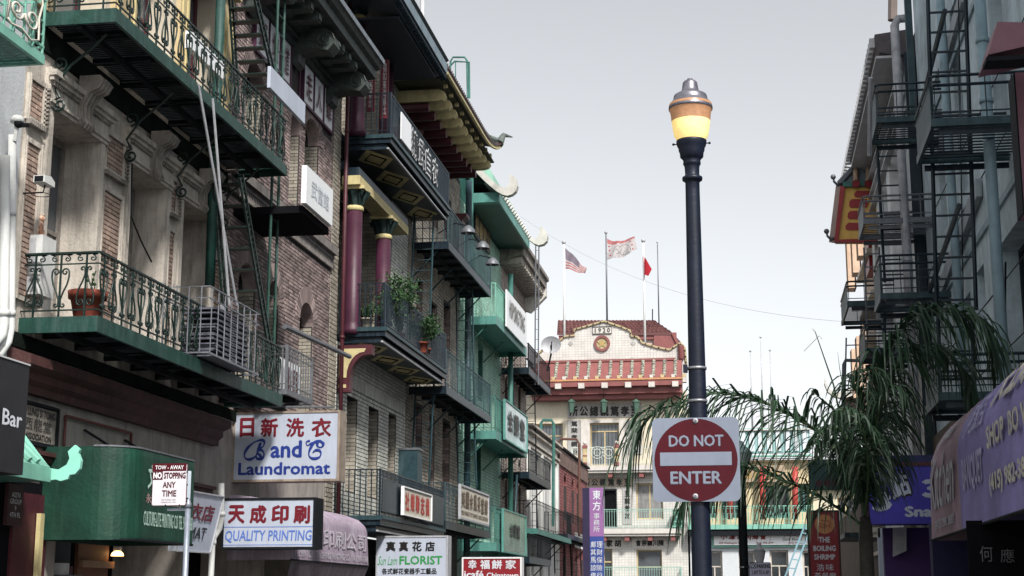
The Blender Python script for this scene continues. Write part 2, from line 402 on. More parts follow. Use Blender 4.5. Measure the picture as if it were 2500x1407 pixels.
def plain_rail(root, corners, z, ht, mat, step=.14, t=.0105, double=True, circles=False, posts=True, top=.018):
    lv = [(ht, 'top_rail', top), (.1, 'bottom_rail', .012)]+([(ht-.14, 'middle_rail', .010)] if double else [])
    for z_, nm, r in lv:
        m = MB()
        for a, b in zip(corners[:-1], corners[1:]): m.tube([(a[0], a[1], z+z_), (b[0], b[1], z+z_)], r, 4)
        m.build(nm, mat, root)
    up = MB().box(-t, t, -t, t, 0, ht).mesh('baluster', mat); n = 0
    for a, b in zip(corners[:-1], corners[1:]):
        pts, st = along((a[0], a[1], z), (b[0], b[1], z), step); rz = math.atan2(b[1]-a[1], b[0]-a[0])-math.pi/2
        for p in pts:
            if n < 290: inst('baluster', up, root, p)
            n += 1
        if circles:
            cm = MB().tube([(0, .05*math.cos(u), .05*math.sin(u)) for u in [2*math.pi*i/10 for i in range(10)]], .006, 4, True).mesh('ring', mat)
            for p in pts[::2]: inst('ring', cm, root, p+Vector((0, 0, ht-.07)), (0, 0, rz))
    if posts:
        pm = MB().box(-.022, .022, -.022, .022, -.05, ht+.02).mesh('post', mat)
        for c in corners: inst('post', pm, root, (c[0], c[1], z))
def slats(root, x0, x1, y0, y1, z, mat, step=.075, along_y=True, sw=.78):
    """open grating floor of thin bars with gaps"""
    m = MB(); a = y0
    if along_y:
        while a < y1-.03: m.box(x0, x1, a, a+step*sw, z, z+.012); a += step
    else:
        a = x0
        while a < x1-.03: m.box(a, a+.045, y0, y1, z, z+.012); a += step
    m.build('grating', mat, root, kind='stuff')
def balcony(label, y0, y1, z, mat_f, mat_r, rail='plain', s=1, xw=None, xo=None, ht=1.05, fascia=.2, solid=False, name='balcony', cat='balcony', step=.14, brackets=3, end1=False, **kw):
    xw = XL if xw is None else xw; xo = XB if xo is None else xo
    r = thing(name, label, cat, (xw, (y0+y1)/2, z-fascia))
    m = MB(); sx = 1 if xo > xw else -1
    m.box(xo-sx*.05, xo, y0, y1, z-fascia, z); m.box(xw, xo-sx*.05, y0, y0+.05, z-fascia, z); m.box(xw, xo-sx*.05, y1-.05, y1, z-fascia, z)
    m.build('fascia', mat_f, r)
    if solid: B('deck', mat_f, r, (xw, xo-sx*.05, y0+.05, y1-.05, z-.12, z-.02))
    else:
        slats(r, min(xw, xo-sx*.05), max(xw, xo-sx*.05), y0+.05, y1-.05, z-.05, BLK)
        m = MB(); k = y0+.7
        while k < y1-.3: m.box(xw, xo-sx*.06, k, k+.05, z-.16, z-.055); k += 1.0
        xm = (xw+xo)/2; m.box(xm-.04, xm+.04, y0+.06, y1-.06, z-.24, z-.165); m.build('joist', BLK, r)
    cs = [(xw, y0+.03), (xo-sx*.03, y0+.03), (xo-sx*.03, y1-.03)]+([(xw, y1-.03)] if end1 else [])
    if rail == 'scroll': scroll_rail(r, cs, z, ht, mat_r)
    elif rail == 'plain': plain_rail(r, cs, z, ht, mat_r, step=step, **kw)
    bk = []
    for i in range(brackets):
        y = y0+.15+(y1-y0-.3)*i/max(1, brackets-1)
        mm = MB().tube([(xw+sx*.03, y, z-fascia-.75), (xw+sx*.75, y, z-fascia-.02)], .025, 5); mm.build('bracket', mat_r, r)
    return r
def ladder(label, A, Bp, w, axis='x', mat=NAVY, step=.3, r=.022, rr=.013, name='ladder', group=None):
    """A bottom centre, Bp top centre"""
    A, Bp = Vector(A), Vector(Bp); t = thing(name, label, 'ladder', A, group)
    d = Vector((w/2, 0, 0)) if axis == 'x' else Vector((0, w/2, 0))
    for sg in (-1, 1): MB().tube([A+d*sg, Bp+d*sg], r, 5).build('side_rail', mat, t)
    n = max(2, int((Bp-A).length/step)); rm = MB().tube([(-d.x, -d.y, 0), (d.x, d.y, 0)], rr, 4).mesh('rung', mat)
    for i in range(n): inst('rung', rm, t, A+(Bp-A)*((i+.5)/n))
    return t
def pipe(label, pts, r, mat, collars=(), n=10, name='drainpipe'):
    t = thing(name, label, 'pipe', pts[0]); MB().tube(pts, r, n).build('pipe', mat, t, True)
    for c in collars:
        a = Vector(c); MB().tube([a-Vector((0, 0, .035)), a+Vector((0, 0, .035))], r*1.22, n).build('collar', mat, t, True)
    return t
def building_core(root, x0, x1, y0, y1, z0, z1, mat=None):
    B('core', mat or STUCCO, root, (x0, x1, y0, y1, z0, z1))
# ================================================================ THE GROUND
struct('ground', MB().quad((-400,-100,-.02),(400,-100,-.02),(400,700,-.02),(-400,700,-.02)), ASPH)
struct('road', MB().box(-6.9,-.75,-40,92,-.016,-.008).box(-120,120,92.0,99,-.016,-.008), M('road_asphalt', (.045,.045,.047), .9, 0, .3, 6, .3))
struct('pavement_left', MB().box(-9.9,-6.9,-40,91.5,-.01,.13), PAVE)
struct('pavement_right', MB().box(-.75,4.6,-40,91.5,-.01,.13), PAVE)
struct('pavement_far', MB().box(-120,120,99,104,-.01,.13), PAVE)
struct('road_marking', MB().box(-3.9,-3.8,-20,85,-.006,-.004), PAINTY)
# ================================================================ LEFT SIDE
# ---------------- A: white walled building at the left edge
A = thing('white_walled_building', 'white painted wall with pipes at the left edge of the street', 'building', (XL, 12, 0))
wallX(XL, 7, 18.15, 0, 14, [(12, 13.3, 5.6, 7.8)], .3).build('wall', M('white_wall', (.50,.52,.54), .7, 0, .12, 1.5, .3, .45, (.26,.27,.27)), A)
window(A, XL, 12, 13.3, 5.6, 7.8, .25, fm=WHITE_D)
bd = onX(25, 850, XL+.14)
pipe('white drainpipe bending left above the dark tea bar sign, outer of two', [onX(30, 330, XL+.14), onX(27, 800, XL+.14), onX(20, 835, XL+.14), onX(-2, 868, XL+.14)], .052, PIPEW, [onX(28, 520, XL+.14), onX(26, 765, XL+.14)])
pipe('thick white drainpipe hard against the left edge of the picture', [onX(12, 380, XL+.16), onX(10, 790, XL+.16), onX(4, 820, XL+.16), onX(-25, 850, XL+.16)], .065, PIPEW, [onX(10, 765, XL+.16)])
dc = thing('dome_camera', 'small white dome security camera on top of the drainpipe', 'camera', onX(42, 300, XL+.2))
p = onX(42, 300, XL+.2); MB().lathe([(.01,.10),(.06,.09),(.085,.05),(.09,0)], p, 14).build('hood', PIPEW, dc, True)
MB().ball(p+Vector((.03,-.02,-.02)), .06, 12).build('lens', BLK, dc, True); MB().tube([p, p+Vector((-.02, 0, -.25))], .03, 8).build('stem', PIPEW, dc)
MB().box(p.x+.02, p.x+.16, p.y-.03, p.y+.03, p.z-.06, p.z-.02).build('arm', BLK, dc)
# teal fire escape with cream scroll panel
fz = 8.13; te = thing('teal_fire_escape', 'bright teal fire escape balcony with cream scroll panel, top left corner', 'fire escape', (XL, 14.5, fz))
m = MB().box(XB-.05, XB, 12, 16.5, fz-.1, fz+.02).box(XL, XB-.05, 16.45, 16.5, fz-.1, fz+.02).box(XL, XB-.05, 12, 12.05, fz-.1, fz+.02); m.build('fascia', TEAL, te)
slats(te, XL, XB-.05, 12.05, 16.45, fz-.06, TEALD, .09)
m = MB()
for k in range(5): m.box(XL+.15+.22*k, XL+.18+.22*k, 12.05, 16.45, fz-.045, fz-.02)
m.build('grating_bar', TEALD, te)
for nm, z_ in (('top_rail', .95), ('middle_rail', .72), ('bottom_rail', .12)): MB().tube([(XB-.02, 12, fz+z_), (XB-.02, 16.48, fz+z_), (XL, 16.48, fz+z_)], .02, 4).build(nm, TEAL, te)
bm_ = MB().box(-.012, .012, -.012, .012, 0, .95).mesh('baluster', TEAL)
for i in range(19): inst('baluster', bm_, te, (XB-.02, 12.05+i*.245, fz))
for i in range(4): inst('baluster', bm_, te, (XL+.12+i*.26, 16.48, fz))
# greek key pattern and cream scrolls
m = MB()
for i in range(9):
    y = 12.1+i*.5; m.tube([(XB, y, fz+.12), (XB, y, fz+.42), (XB, y+.3, fz+.42), (XB, y+.3, fz+.24), (XB, y+.15, fz+.24)], .012, 4)
m.build('key_pattern', TEAL, te)
CRM = M('cream_iron', (.62,.58,.50), .6, 0, .15, 6, .05)
sc = MB()
for j, (yy, zz, r, a0, d) in enumerate([(.18,.62,.15,0,1),(.48,.66,.13,math.pi,-1),(.2,.3,.13,0,-1),(.5,.32,.15,math.pi,1),(.34,.85,.08,0,1)]):
    sc.tube([(0, y, z) for y, z in spiral(yy, zz, r, 1.3, a0, d, 14)], .017, 4)
sc.tube([(0,.02,.1),(0,.1,.06),(0,.3,.1),(0,.5,.04),(0,.66,.12),(0,.64,.4),(0,.7,.62),(0,.62,.86),(0,.4,.93),(0,.1,.9),(0,.0,.7),(0,.06,.4),(0,.02,.1)], .015, 4)
sm = sc.mesh('scroll_panel', CRM, True)
for y in (15.45, 14.35, 13.25, 12.2): inst('scroll_panel', sm, te, (XB+.02, y, fz+.02), None, (1, 1.25, .95))
# tea bar sign
tb = thing('tea_bar_sign', 'dark box sign reading ea Bar at the left edge above teal tiles', 'sign', (-8.4, 15.8, 3.6))
B('box', M('dark_sign_box', (.018,.018,.022), .4, 0, .3, 4, .05), tb, (-8.62, -8.3, 14.2, 16.5, 3.04, 4.31))
a = onX(-30, 1008, -8.3); b2 = onX(53, 1008, -8.3)
text('Tea Bar', tb, WHITEL, (-8.298, onX(-68, 1040, -8.3).y, onX(0, 1036, -8.3).z), (0, onX(52, 1040, -8.3).y-onX(-68, 1040, -8.3).y, 0), (0, 0, .19), bold=.02)
B('trim', WHITE_D, tb, (-8.31, -8.285, 14.2, 16.5, 4.312, 4.33))
# teal pagoda awning with curled end
pa = thing('pagoda_awning', 'pale teal ribbed tile awning with upturned curl beside green canvas awning', 'awning', (XL, 17, 3.2))
m = MB(); m.prism([(XL, 3.95), (-8.72, 3.27), (-8.72, 3.20), (XL, 3.82)], 'y', 13, 18.05); m.build('roof', TEAL, pa)
rb = MB().tube([(0,0,.0), (.74,0,-.68)], .045, 6).mesh('tile_ridge', TEAL)
for i in range(22): inst('tile_ridge', rb, pa, (XL, 13.1+.22*i, 3.99))
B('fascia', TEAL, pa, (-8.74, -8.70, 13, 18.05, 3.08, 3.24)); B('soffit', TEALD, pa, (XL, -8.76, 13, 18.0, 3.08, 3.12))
P18 = lambda x, y: (lambda v: (v.x, v.z))(onY(x, y, 18.1))
cr = [(60,1063),(120,1143),(145,1147),(165,1135),(172,1120),(168,1103),(185,1087),(197,1098),(193,1107),(200,1125),(197,1145),(185,1158),(172,1160),(168,1170),(150,1175),(138,1171),(126,1173),(104,1150),(55,1078)]
MB().prism([P18(*q) for q in cr], 'y', 18.07, 18.13).build('curl', M('curl_teal', (.28,.66,.54), .5, 0, .08, 4, .05, .15, (.2,.3,.2)), pa)
# doorway below: red door, yellow strip, dark notice
dw = thing('red_doorway', 'dark red doorway with yellow strip below the teal awning', 'doorway', (XL, 16, 0))
B('painted_recess', DARK, dw, (XL+.004, XL+.05, 13.5, 19.5, .13, 3.15)); B('door', MAROON, dw, (XL+.05, XL+.09, 18.45, 19.42, .13, 3.0))  # flat near-black slab; the doorway's darkness is painted onto the wall
yy = onX(100, 1300, XL+.16).y; B('strip', YELL, dw, (XL+.1, XL+.16, yy-.03, yy+.08, .2, 2.75))
ns = thing('notice_panel', 'dark notice with small white lettering GROUP 9 4TH FL', 'sign', (XL+.3, 17.5, 2.8))
n0 = onX(22, 1190, XL+.25); n1 = onX(53, 1285, XL+.25); B('panel', M('dark_red_panel', (.05,.018,.02), .5), ns, (XL+.2, XL+.25, n0.y, n1.y, n1.z, n0.z+.05))
vtext(["ASS'N", 'GROUP', '9', '4TH FL'], ns, WHITE_D, (XL+.25, n0.y+.05, n1.z+.1), (0, n1.y-n0.y-.1, 0), (0, 0, n0.z-n1.z-.15), ext=.004)
# ---------------- B1: the brick association building
b1 = thing('brick_association_building', 'four storey brown brick building with carved cream stone windows behind green balconies', 'building', (XL, 26, 0))
WN = [(18.92,20.50), (21.66,23.12), (23.88,25.30)]
H2 = [(a, b, 5.45, 8.30) for a, b in WN]; H3 = [(a, b, 9.75, 12.6) for a, b in WN]
wallX(XL, 18.15, 26.05, 5.0, 9.4, H2, .55).build('stone_wall', STONE, b1)
wallX(XL, 18.15, 26.05, 9.404, 13.4, H3, .45).build('upper_wall', CREAM, b1)
for a, b in WN:
    window(b1, XL, a, b, 5.45, 8.30, .5, fm=STONE2, gl=GLASS2, fw=.1, curtain=True)
    window(b1, XL, a, b, 9.75, 12.6, .4, fm=MAROON, gl=GLASS2, fw=.12)
    # jambs and architrave
    for y0_, y1_ in ((a-.13, a), (b, b+.13)): B('architrave', STONE, b1, (XL, XL+.07, y0_, y1_, 5.45, 8.30))
    m = MB().box(XL, XL+.09, a-.2, b+.2, 8.304, 8.86).box(XL+.09, XL+.2, a-.26, b+.26, 8.72, 8.80).box(XL+.09, XL+.15, a-.24, b+.24, 8.66, 8.718).box(XL+.09, XL+.12, a-.2, b+.2, 8.36, 8.40)
    m.build('lintel', STONE, b1)
    m = MB()
    for k in range(int((b-a+.4)/.075)): m.box(XL+.09, XL+.135, a-.18+.075*k, a-.145+.075*k, 8.60, 8.655)
    m.build('egg_moulding', STONE2, b1, kind='stuff')
    c = (a+b)/2+.05
    m = MB(); pr = [(XL+.09, 8.30), (XL+.16, 8.26), (XL+.21, 8.33), (XL+.17, 8.42), (XL+.17, 8.60), (XL+.26, 8.78), (XL+.40, 8.84), (XL+.46, 8.95), (XL+.40, 9.03), (XL+.09, 9.03)]
    m.prism(pr, 'y', c-.17, c+.17)
    for sg in (-1, 1): m.tube([(XL+x_, c+sg*.172, z_) for x_, z_ in spiral(.36, 8.93, .08, 1.4, 0, 1, 12)], .012, 4).tube([(XL+x_, c+sg*.172, z_) for x_, z_ in spiral(.155, 8.34, .05, 1.2, 0, -1, 10)], .01, 4)
    for k in range(3): m.tube([(x_+.006, c-.1+.1*k, z_) for x_, z_ in pr[1:8]], .018, 5)
    m.build('keystone', STONE2, b1)
    # sill
    B('sill', STONE, b1, (XL, XL+.16, a-.2, b+.2, 5.33, 5.445))
PIL = [(18.2,18.72), (20.68,21.48), (23.30,23.70), (25.47,25.98)]
for i, (a, b) in enumerate(PIL):
    m = MB()
    for z0_, z1_ in ((5.5,7.72), (7.95,8.6)):
        if b-a > .3:
            m.box(XL, XL+.045, a, a+.07, z0_, z1_).box(XL, XL+.045, b-.07, b, z0_, z1_).box(XL, XL+.045, a+.07, b-.07, z1_-.07, z1_).box(XL, XL+.045, a+.07, b-.07, z0_, z0_+.06)
            m.box(XL+.045, XL+.06, a+.02, a+.045, z0_, z1_).box(XL+.045, XL+.06, b-.045, b-.02, z0_, z1_)
    m.build('panel_frame', STONE, b1)
    B('mortar', MORT_D, b1, (XL, XL+.006, a+.07, b-.07, 5.57, 7.65), (XL, XL+.006, a+.07, b-.07, 8.02, 8.53))
    bricks(b1, XL+.004, a+.075, b-.075, 5.58, 7.64, (), .21, .070, BR_TAN, 1, 75, .016, .011)
    bricks(b1, XL+.004, a+.075, b-.075, 8.03, 8.52, (), .21, .070, BR_TAN, 1, 0, .016, .011)
    m = MB(); n = int((8.6-7.95)/.06)
    for k in range(n): m.box(XL+.03, XL+.10, b-.045, b+.01, 7.96+.06*k, 7.99+.06*k)
    for k in range(int((b-a)/.06)): m.box(XL+.03, XL+.11, a+.06*k, a+.03+.06*k, 7.88, 7.945)
    m.build('egg_moulding', STONE2, b1, kind='stuff')
    # upper floor pilasters
    m = MB().box(XL, XL+.08, a, b, 9.6, 12.9); m.build('pilaster', OCHRE, b1)
    m = MB().box(XL+.08, XL+.11, a+.06, a+.12, 10.0, 12.3).box(XL+.08, XL+.11, b-.12, b-.06, 10.0, 12.3).box(XL+.08, XL+.11, a+.12, b-.12, 12.24, 12.3); m.build('panel_frame', YELL, b1)
UNDERSHADE = M('green_black_painted_shade', (.008,.012,.010), .95, 0, .5, 3, .4, spec=.08); B('upper_shade_band', UNDERSHADE, b1, (XL, XL+.05, 18.16, 26.04, 9.04, 9.39)); B('lower_shade_band', UNDERSHADE, b1, (XL, XL+.05, 18.16, 33.2, 4.87, 5.06)); B('upper_band', OCHRE, b1, (XL, XL+.2, 18.16, 26.04, 12.75, 13.0))  # deep shade under both balconies painted on the wall as green-black bands
# brown brick part with arched windows
AR = [(26.95,27.95,5.4,7.95), (28.75,29.45,5.4,7.95), (30.95,31.95,5.4,7.95)]
UP = [(27.0,28.0,9.9,12.05), (29.9,30.6,9.9,11.95), (30.95,32.05,9.75,12.15)]
wallX(XL, 26.05, 33.25, 4.9, 14.4, AR+UP, .45).build('brick_wall', MORT_D, b1)
bricks(b1, XL, 26.06, 33.24, 4.9, 13.2, [(h[0],h[1],h[2],h[3]-.001) for h in AR+UP]+[(26.06,33.24,9.1,9.62)]+[(a-.12, b+.12, 12.1, 13.25) for a, b in [(27.3,28.1),(28.15,28.85),(29.0,29.6),(29.7,30.4),(30.6,31.35),(31.4,32.15),(32.2,32.95)]],
       .22, .078, BR_BROWN, 1, 210, .014, .014)
for (a, b, c, d) in AR+UP:
    m = MB(); archfill(m, XL+.002, a, b, d, 1, .25, .42); m.build('arch_spandrel', BR_BROWN, b1)
    # voussoirs
    r = (b-a)/2; cc = (a+b)/2; m = MB(); n = 22
    for i in range(n):
        t0, t1 = math.pi*i/n+.02, math.pi*(i+1)/n-.02
        z_ = d-.42
        P = [(cc+(r+.02)*math.cos(t0), z_+(.44)*math.sin(t0)), (cc+(r+.34)*math.cos(t0), z_+.78*math.sin(t0)), (cc+(r+.34)*math.cos(t1), z_+.78*math.sin(t1)), (cc+(r+.02)*math.cos(t1), z_+.44*math.sin(t1))]
        m.prism(P, 'x', XL+.004, XL+.024)
    m.build('arch_bricks', BR_BROWN, b1, kind='stuff')
    bricksY(b1, b-.006, XL-.44, XL-.02, c, d-.45, .22, .078, BR_BEIGE)
    window(b1, XL, a, b, c, d, .4, fm=M('dark_window_paint', (.03,.03,.03), .6), fw=.07)
B('string_course', M('stone_grey_moulding', (.22,.20,.19), .85, 0, .3, 3, .3, .5), b1, (XL, XL+.18, 26.06, 33.24, 9.42, 9.60), (XL, XL+.10, 26.06, 33.24, 9.32, 9.418))
m = MB()
for k in range(72): m.box(XL+.012, XL+.085, 26.1+.0995*k, 26.15+.0995*k, 9.12, 9.316)
m.build('dentils', MATS['stone_grey_moulding'], b1, kind='stuff')
# bronze character plaques on the frieze
for i, (a, b, ch) in enumerate([(27.3,28.1,'寶'), (28.15,28.85,'壇'), (29.0,29.6,'道'), (30.6,31.35,'走'), (31.4,32.15,'人'), (32.2,32.95,'華')]):
    pq = B('plaque', WHITE, b1, (XL, XL+.05, a, b, 12.32, 13.2)); B('plaque_frame', M('plum_frame', (.07,.02,.05), .5), pq, (XL, XL+.08, a-.04, a-.002, 12.28, 13.24), (XL, XL+.08, b+.002, b+.04, 12.28, 13.24), (XL, XL+.08, a-.04, b+.04, 12.26, 12.318))
    text(ch, pq, M('plum_lettering', (.10,.03,.05), .5), (XL+.052, a+.16, 12.46), (0, b-a-.32, 0), (0, 0, .6), bold=.015, ext=.03, name='character')
B('frieze_frame', M('plum_frame', (.07,.02,.05)), b1, (XL, XL+.04, 29.7, 29.74, 12.3, 13.2), (XL, XL+.04, 30.36, 30.4, 12.3, 13.2), (XL, XL+.04, 29.74, 30.36, 13.16, 13.2))
# beige brick pier at the far end
wallX(XL, 33.26, 33.9, 0, 17.5, (), .2).build('pier', MORT_D, b1); bricks(b1, XL, 33.27, 33.89, 2, 17.4, (), .3, .105, BR_BEIGE, 1, 120, .02, .014)
B('brick_return', MORT_D, b1, (XL-1, XL-.3, 33.1, 33.25, 13, 17.5)); bricksY(b1, 33.252, XL-.9, XL-.0, 13.6, 17.4, .28, .1, BR_BEIGE)
o = balcony('small balcony with thin pale bars just past the end of the lower green balcony', 26.7, 28.4, 5.42, GREYI, GREYI, 'plain', ht=.8, fascia=.1, brackets=0, step=.16, name='balcony')
wb = B('banner', SIGNW2, o, (XB-.25, XB-.22, 26.9, 28.3, 5.45, 6.05)); text('出租', wb, REDL, (XB-.218, 27.3, 5.5), (0,.8,0), (0,0,.45), bold=.03)
tag(MB().tube([(-8.5, 26.9, 6.62), (-8.45, 31.4, 6.75)], .05, 8).build('projecting_pipe', GREYI), 'dark horizontal pipe sticking out along the brown brick wall above the laundromat sign', 'pipe')
# main cornice
GRN_C = M('sooty_green_cornice', (.05,.065,.06), .6, .1, .5, 6, .5, .8, (.015,.018,.018))
m = MB(); m.prism([(XL, 13.42), (XL+.35, 13.5), (XL+.45, 13.62), (XL+1.02, 13.66), (XL+1.02, 13.86), (XL+1.12, 13.90), (XL+1.2, 14.02), (XL+1.2, 14.10), (XL, 14.16)], 'y', 26.4, 33.2); m.build('cornice', GRN_C, b1)
B('cornice_edge', M('zinc_edge', (.20,.23,.26), .5, .3, .3, 6, .1, .5), b1, (XL+1.2, XL+1.23, 26.4, 33.2, 14.0, 14.12))
B('cornice_moulding', GRN_C, b1, (XL, XL+.14, 26.06, 33.24, 13.22, 13.33), (XL, XL+.22, 26.06, 33.24, 13.334, 13.415))
for y in (26.9, 29.9, 32.6):
    m = MB(); m.prism([(XL, 12.9), (XL+.1, 12.82), (XL+.2, 12.9), (XL+.22, 13.1), (XL+.5, 13.16), (XL+.85, 13.1), (XL+.98, 13.25), (XL+.95, 13.45), (XL+.8, 13.6), (XL+.3, 13.6), (XL, 13.42)], 'y', y-.24, y+.24)
    for sg in (-1, 1): m.tube([(XL+x_, y+sg*.245, z_) for x_, z_ in spiral(.78, 13.34, .21, 1.8, 0, 1, 20, .15)], .02, 5)
    m.build('scroll_bracket', GRN_C, b1)
for y in (27.7, 28.3, 28.9, 30.75, 31.3, 31.85):
    B('modillion', GRN_C, b1, (XL+.2, XL+.86, y-.14, y+.14, 13.44, 13.64), (XL+.86, XL+.9, y-.1, y+.1, 13.47, 13.6))
# ground floor
wallX(XL, 18.15, 33.25, .13, 4.9, [(19.9, 24.6, .14, 3.2), (24.9, 28.8, .14, 3.1), (29.1, 32.8, .14, 3.0)], 1.2).build('ground_floor_wall', M('grey_beige_render', (.36,.33,.30), .85, 0, .25, 2, .3, .6, (.09,.08,.075)), b1)
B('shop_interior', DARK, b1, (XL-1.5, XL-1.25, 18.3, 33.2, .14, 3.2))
m = MB().prism([(XL, 4.30), (XL+.12, 4.30), (XL+.12, 4.40), (XL+.2, 4.46), (XL+.2, 4.56), (XL+.34, 4.62), (XL+.34, 4.74), (XL, 4.86)], 'y', 18.16, 25.9); m.build('shop_cornice', M('old_red_moulding', (.075,.03,.028), .7, 0, .4, 3, .4, .6, (.02,.012,.012)), b1)
B('lower_moulding', MATS['old_red_moulding'], b1, (XL, XL+.1, 18.2, 25.6, 3.30, 3.42), (XL, XL+.16, 18.2, 25.6, 3.424, 3.5), (XL, XL+.22, 18.2, 25.6, 3.504, 3.56))
pl = B('name_plate', STONE2, b1, (XL, XL+.05, 18.45, 19.6, 3.70, 4.16))
m = MB(); 
for (a, b, c, d) in ((18.42,18.47,3.66,4.2), (19.58,19.63,3.66,4.2)): m.box(XL, XL+.08, a, b, c, d)
m.box(XL, XL+.08, 18.47, 19.58, 3.64, 3.69).box(XL, XL+.08, 18.47, 19.58, 4.17, 4.21); m.build('plate_frame', BLK, pl)
text('LEE LUNG SI TONG', pl, BLACKL, (XL+.052, 18.52, 4.03), (0, 1.02, 0), (0, 0, .10), bold=.01); text('西龍堂', pl, BLACKL, (XL+.052, 18.65, 3.84), (0, .78, 0), (0, 0, .16)); text('ASSOCIATION', pl, BLACKL, (XL+.052, 18.7, 3.72), (0, .75, 0), (0, 0, .08), bold=.01)
RP = M('red_brown_pipe', (.12,.04,.035), .6)
pipe('thin red brown pipe framing the frieze above the green awning', [(XL+.06,19.85,3.5), (XL+.06,19.85,4.14), (XL+.06,22.15,4.14), (XL+.06,22.15,3.62)], .022, RP, n=6)
# ---------------- B1 balconies
lo = balcony('green ironwork balcony with lyre scrolls holding potted plant and metal cage', 18.42, 26.45, 5.27, IRON2, IRON, 'scroll', ht=.86, fascia=.21, brackets=0)
hi = balcony('upper green ironwork balcony with lyre scrolls under the brick cornice', 18.47, 26.3, 9.56, IRON2, IRON, 'scroll', ht=.86, fascia=.2, brackets=0)
for bal, z in ((hi, 9.36), (lo, 5.06)):
    for y in (18.85, 21.35, 23.5, 25.6):
        if bal is lo: continue
        m = MB(); m.tube([(XL+x_, y, z_) for x_, z_ in spiral(.17, z-1.02, .11, 1.5, math.pi/2, 1, 14)[::-1]]+[(XL+.08, y, z-.75), (XL+.3, y, z-.45), (XL+.62, y, z-.2), (XL+.8, y, z-.02)], .02, 5)
        m.tube([(XL+x_, y, z_) for x_, z_ in spiral(.14, z-.42, .12, 1.3, -math.pi/2, 1, 12)], .016, 5); m.build('scroll_bracket', IRON, bal)
# stair between the balconies, its upper flight, rods, ladders
def stair(label, b0, t0, b1_, t1, n, mat, name='fire_stair'):
    """stringers b0->t0 and b1->t1 (bottom, top), n treads"""
    t = thing(name, label, 'stair', b0); b0, t0, b1_, t1 = map(Vector, (b0, t0, b1_, t1))
    for (p, q) in ((b0, t0), (b1_, t1)):
        d = (q-p).normalized(); nrm = Vector((0, -d.z, d.y)); m = MB()
        for s_ in (-.09, .09): m.tube([p+nrm*s_, q+nrm*s_], .026, 4)
        m.build('stringer', mat, t); m = MB(); L = (q-p).length; k = int(L/.24)
        for i in range(k):
            c = p+d*(L*(i+.5)/k); m.tube([c+nrm*(.065*math.cos(u))+d*(.085*math.sin(u)) for u in [2*math.pi*j/8 for j in range(8)]], .011, 4, True)
        m.build('scrollwork', mat, t)
    tm = None
    for i in range(n):
        f = (i+.5)/n; a = b0.lerp(t0, f); c = b1_.lerp(t1, f)
        m = MB().box(min(a.x, c.x), max(a.x, c.x), (a.y+c.y)/2-.09, (a.y+c.y)/2+.09, (a.z+c.z)/2-.012, (a.z+c.z)/2+.012); m.build('tread', mat, t)
    return t
q = onX
stair('green fire stair rising from the lower balcony to the upper balcony', q(552, 790, -9.15), q(522, 420, -9.15), q(665, 885, -8.62), q(588, 430, -8.62), 8, IRON)
stair('green fire stair from the upper balcony up to the roof beside white plaques', q(580, 262, -9.15), q(560, -60, -9.15), q(672, 200, -8.62), q(612, -60, -8.62), 9, IRON)
for lab, a, b in (('left pale counterweight rod leaning from upper to lower balcony', (484,205), (578,745)), ('right pale counterweight rod leaning from upper to lower balcony', (519,240), (560,745))):
    rd = MB(); rd.tube([q(*a, -8.3), q(*b, -8.3)], .022, 6); o = rd.build('counterweight_rod', GREYL); tag(o, lab, 'rod')
rd = MB().tube([q(542, 745, -8.28), q(558, 880, -8.28)], .035, 4); tag(rd.build('counterweight_bar', GREYL), 'short grey flat bar standing in the metal cage', 'rod')
ladder('narrow grey green vertical ladder running past both green balconies up to the cornice', (-8.72, 26.75, 5.5), (-8.72, 26.75, 14.0), .42, 'y', IRON2, .36, .03)
gp = pipe('fat green standpipe rising behind the green fire stair', [q(512, 700, -9.2), q(522, 420, -9.2), (-9.2, q(522, 420, -9.2).y, 13.0)], .09, IRON2)
# metal cage with folded louvres
ck = thing('metal_cage', 'grey metal cage with a stack of slats inside on the lower green balcony', 'cage', (-8.3, 22.5, 5.3))
CAGE = M('cage_grey', (.20,.21,.24), .5, .2, .3, 8, .1, .4); y0c, y1c = 21.6, 24.0; x0c, x1c = -8.75, -8.02
for nm, z in (('top_frame', 6.30), ('middle_frame', 6.12), ('bottom_frame', 5.28)):
    m = MB(); r = .028 if z < 6 else .016
    m.tube([(x0c, y0c, z), (x1c, y0c, z), (x1c, y1c, z), (x0c, y1c, z)], r*.8, 4, True); m.build(nm, CAGE, ck)
bb = MB().tube([(0,0,5.28), (0,0,6.30)], .010, 4).mesh('bar', CAGE)
for i in range(8): inst('bar', bb, ck, (x1c, y0c+.3*i+.1, 0))
for i in range(4): inst('bar', bb, ck, (x0c+.2*i, y0c, 0))
m = MB(); rnd = random.Random(2)
lv = MB().box(-.28,.28,-.8,.8,-.012,.012).mesh('slat', M('slate_louvre', (.11,.11,.14), .5, .1, .3, 6, .1))
for i in range(20): inst('slat', lv, ck, (-8.4, 22.95+rnd.uniform(-.03,.03), 5.32+.041*i), (rnd.uniform(-.03,.03)+(.03 if i % 2 else -.03), 0, rnd.uniform(-.03,.03)))
mesh_ = MB()
for i in range(15):
    mesh_.tube([(-8.62-.15*math.sin(i*.25), 20.75+.062*i+(.031 if (k+i) % 2 else -.0), 5.35+.045*k+.004*i) for k in range(22)], .0055, 3)
o = mesh_.build('wire_mesh', GREYI); tag(o, 'curled piece of expanded wire mesh standing on the lower balcony', 'mesh')
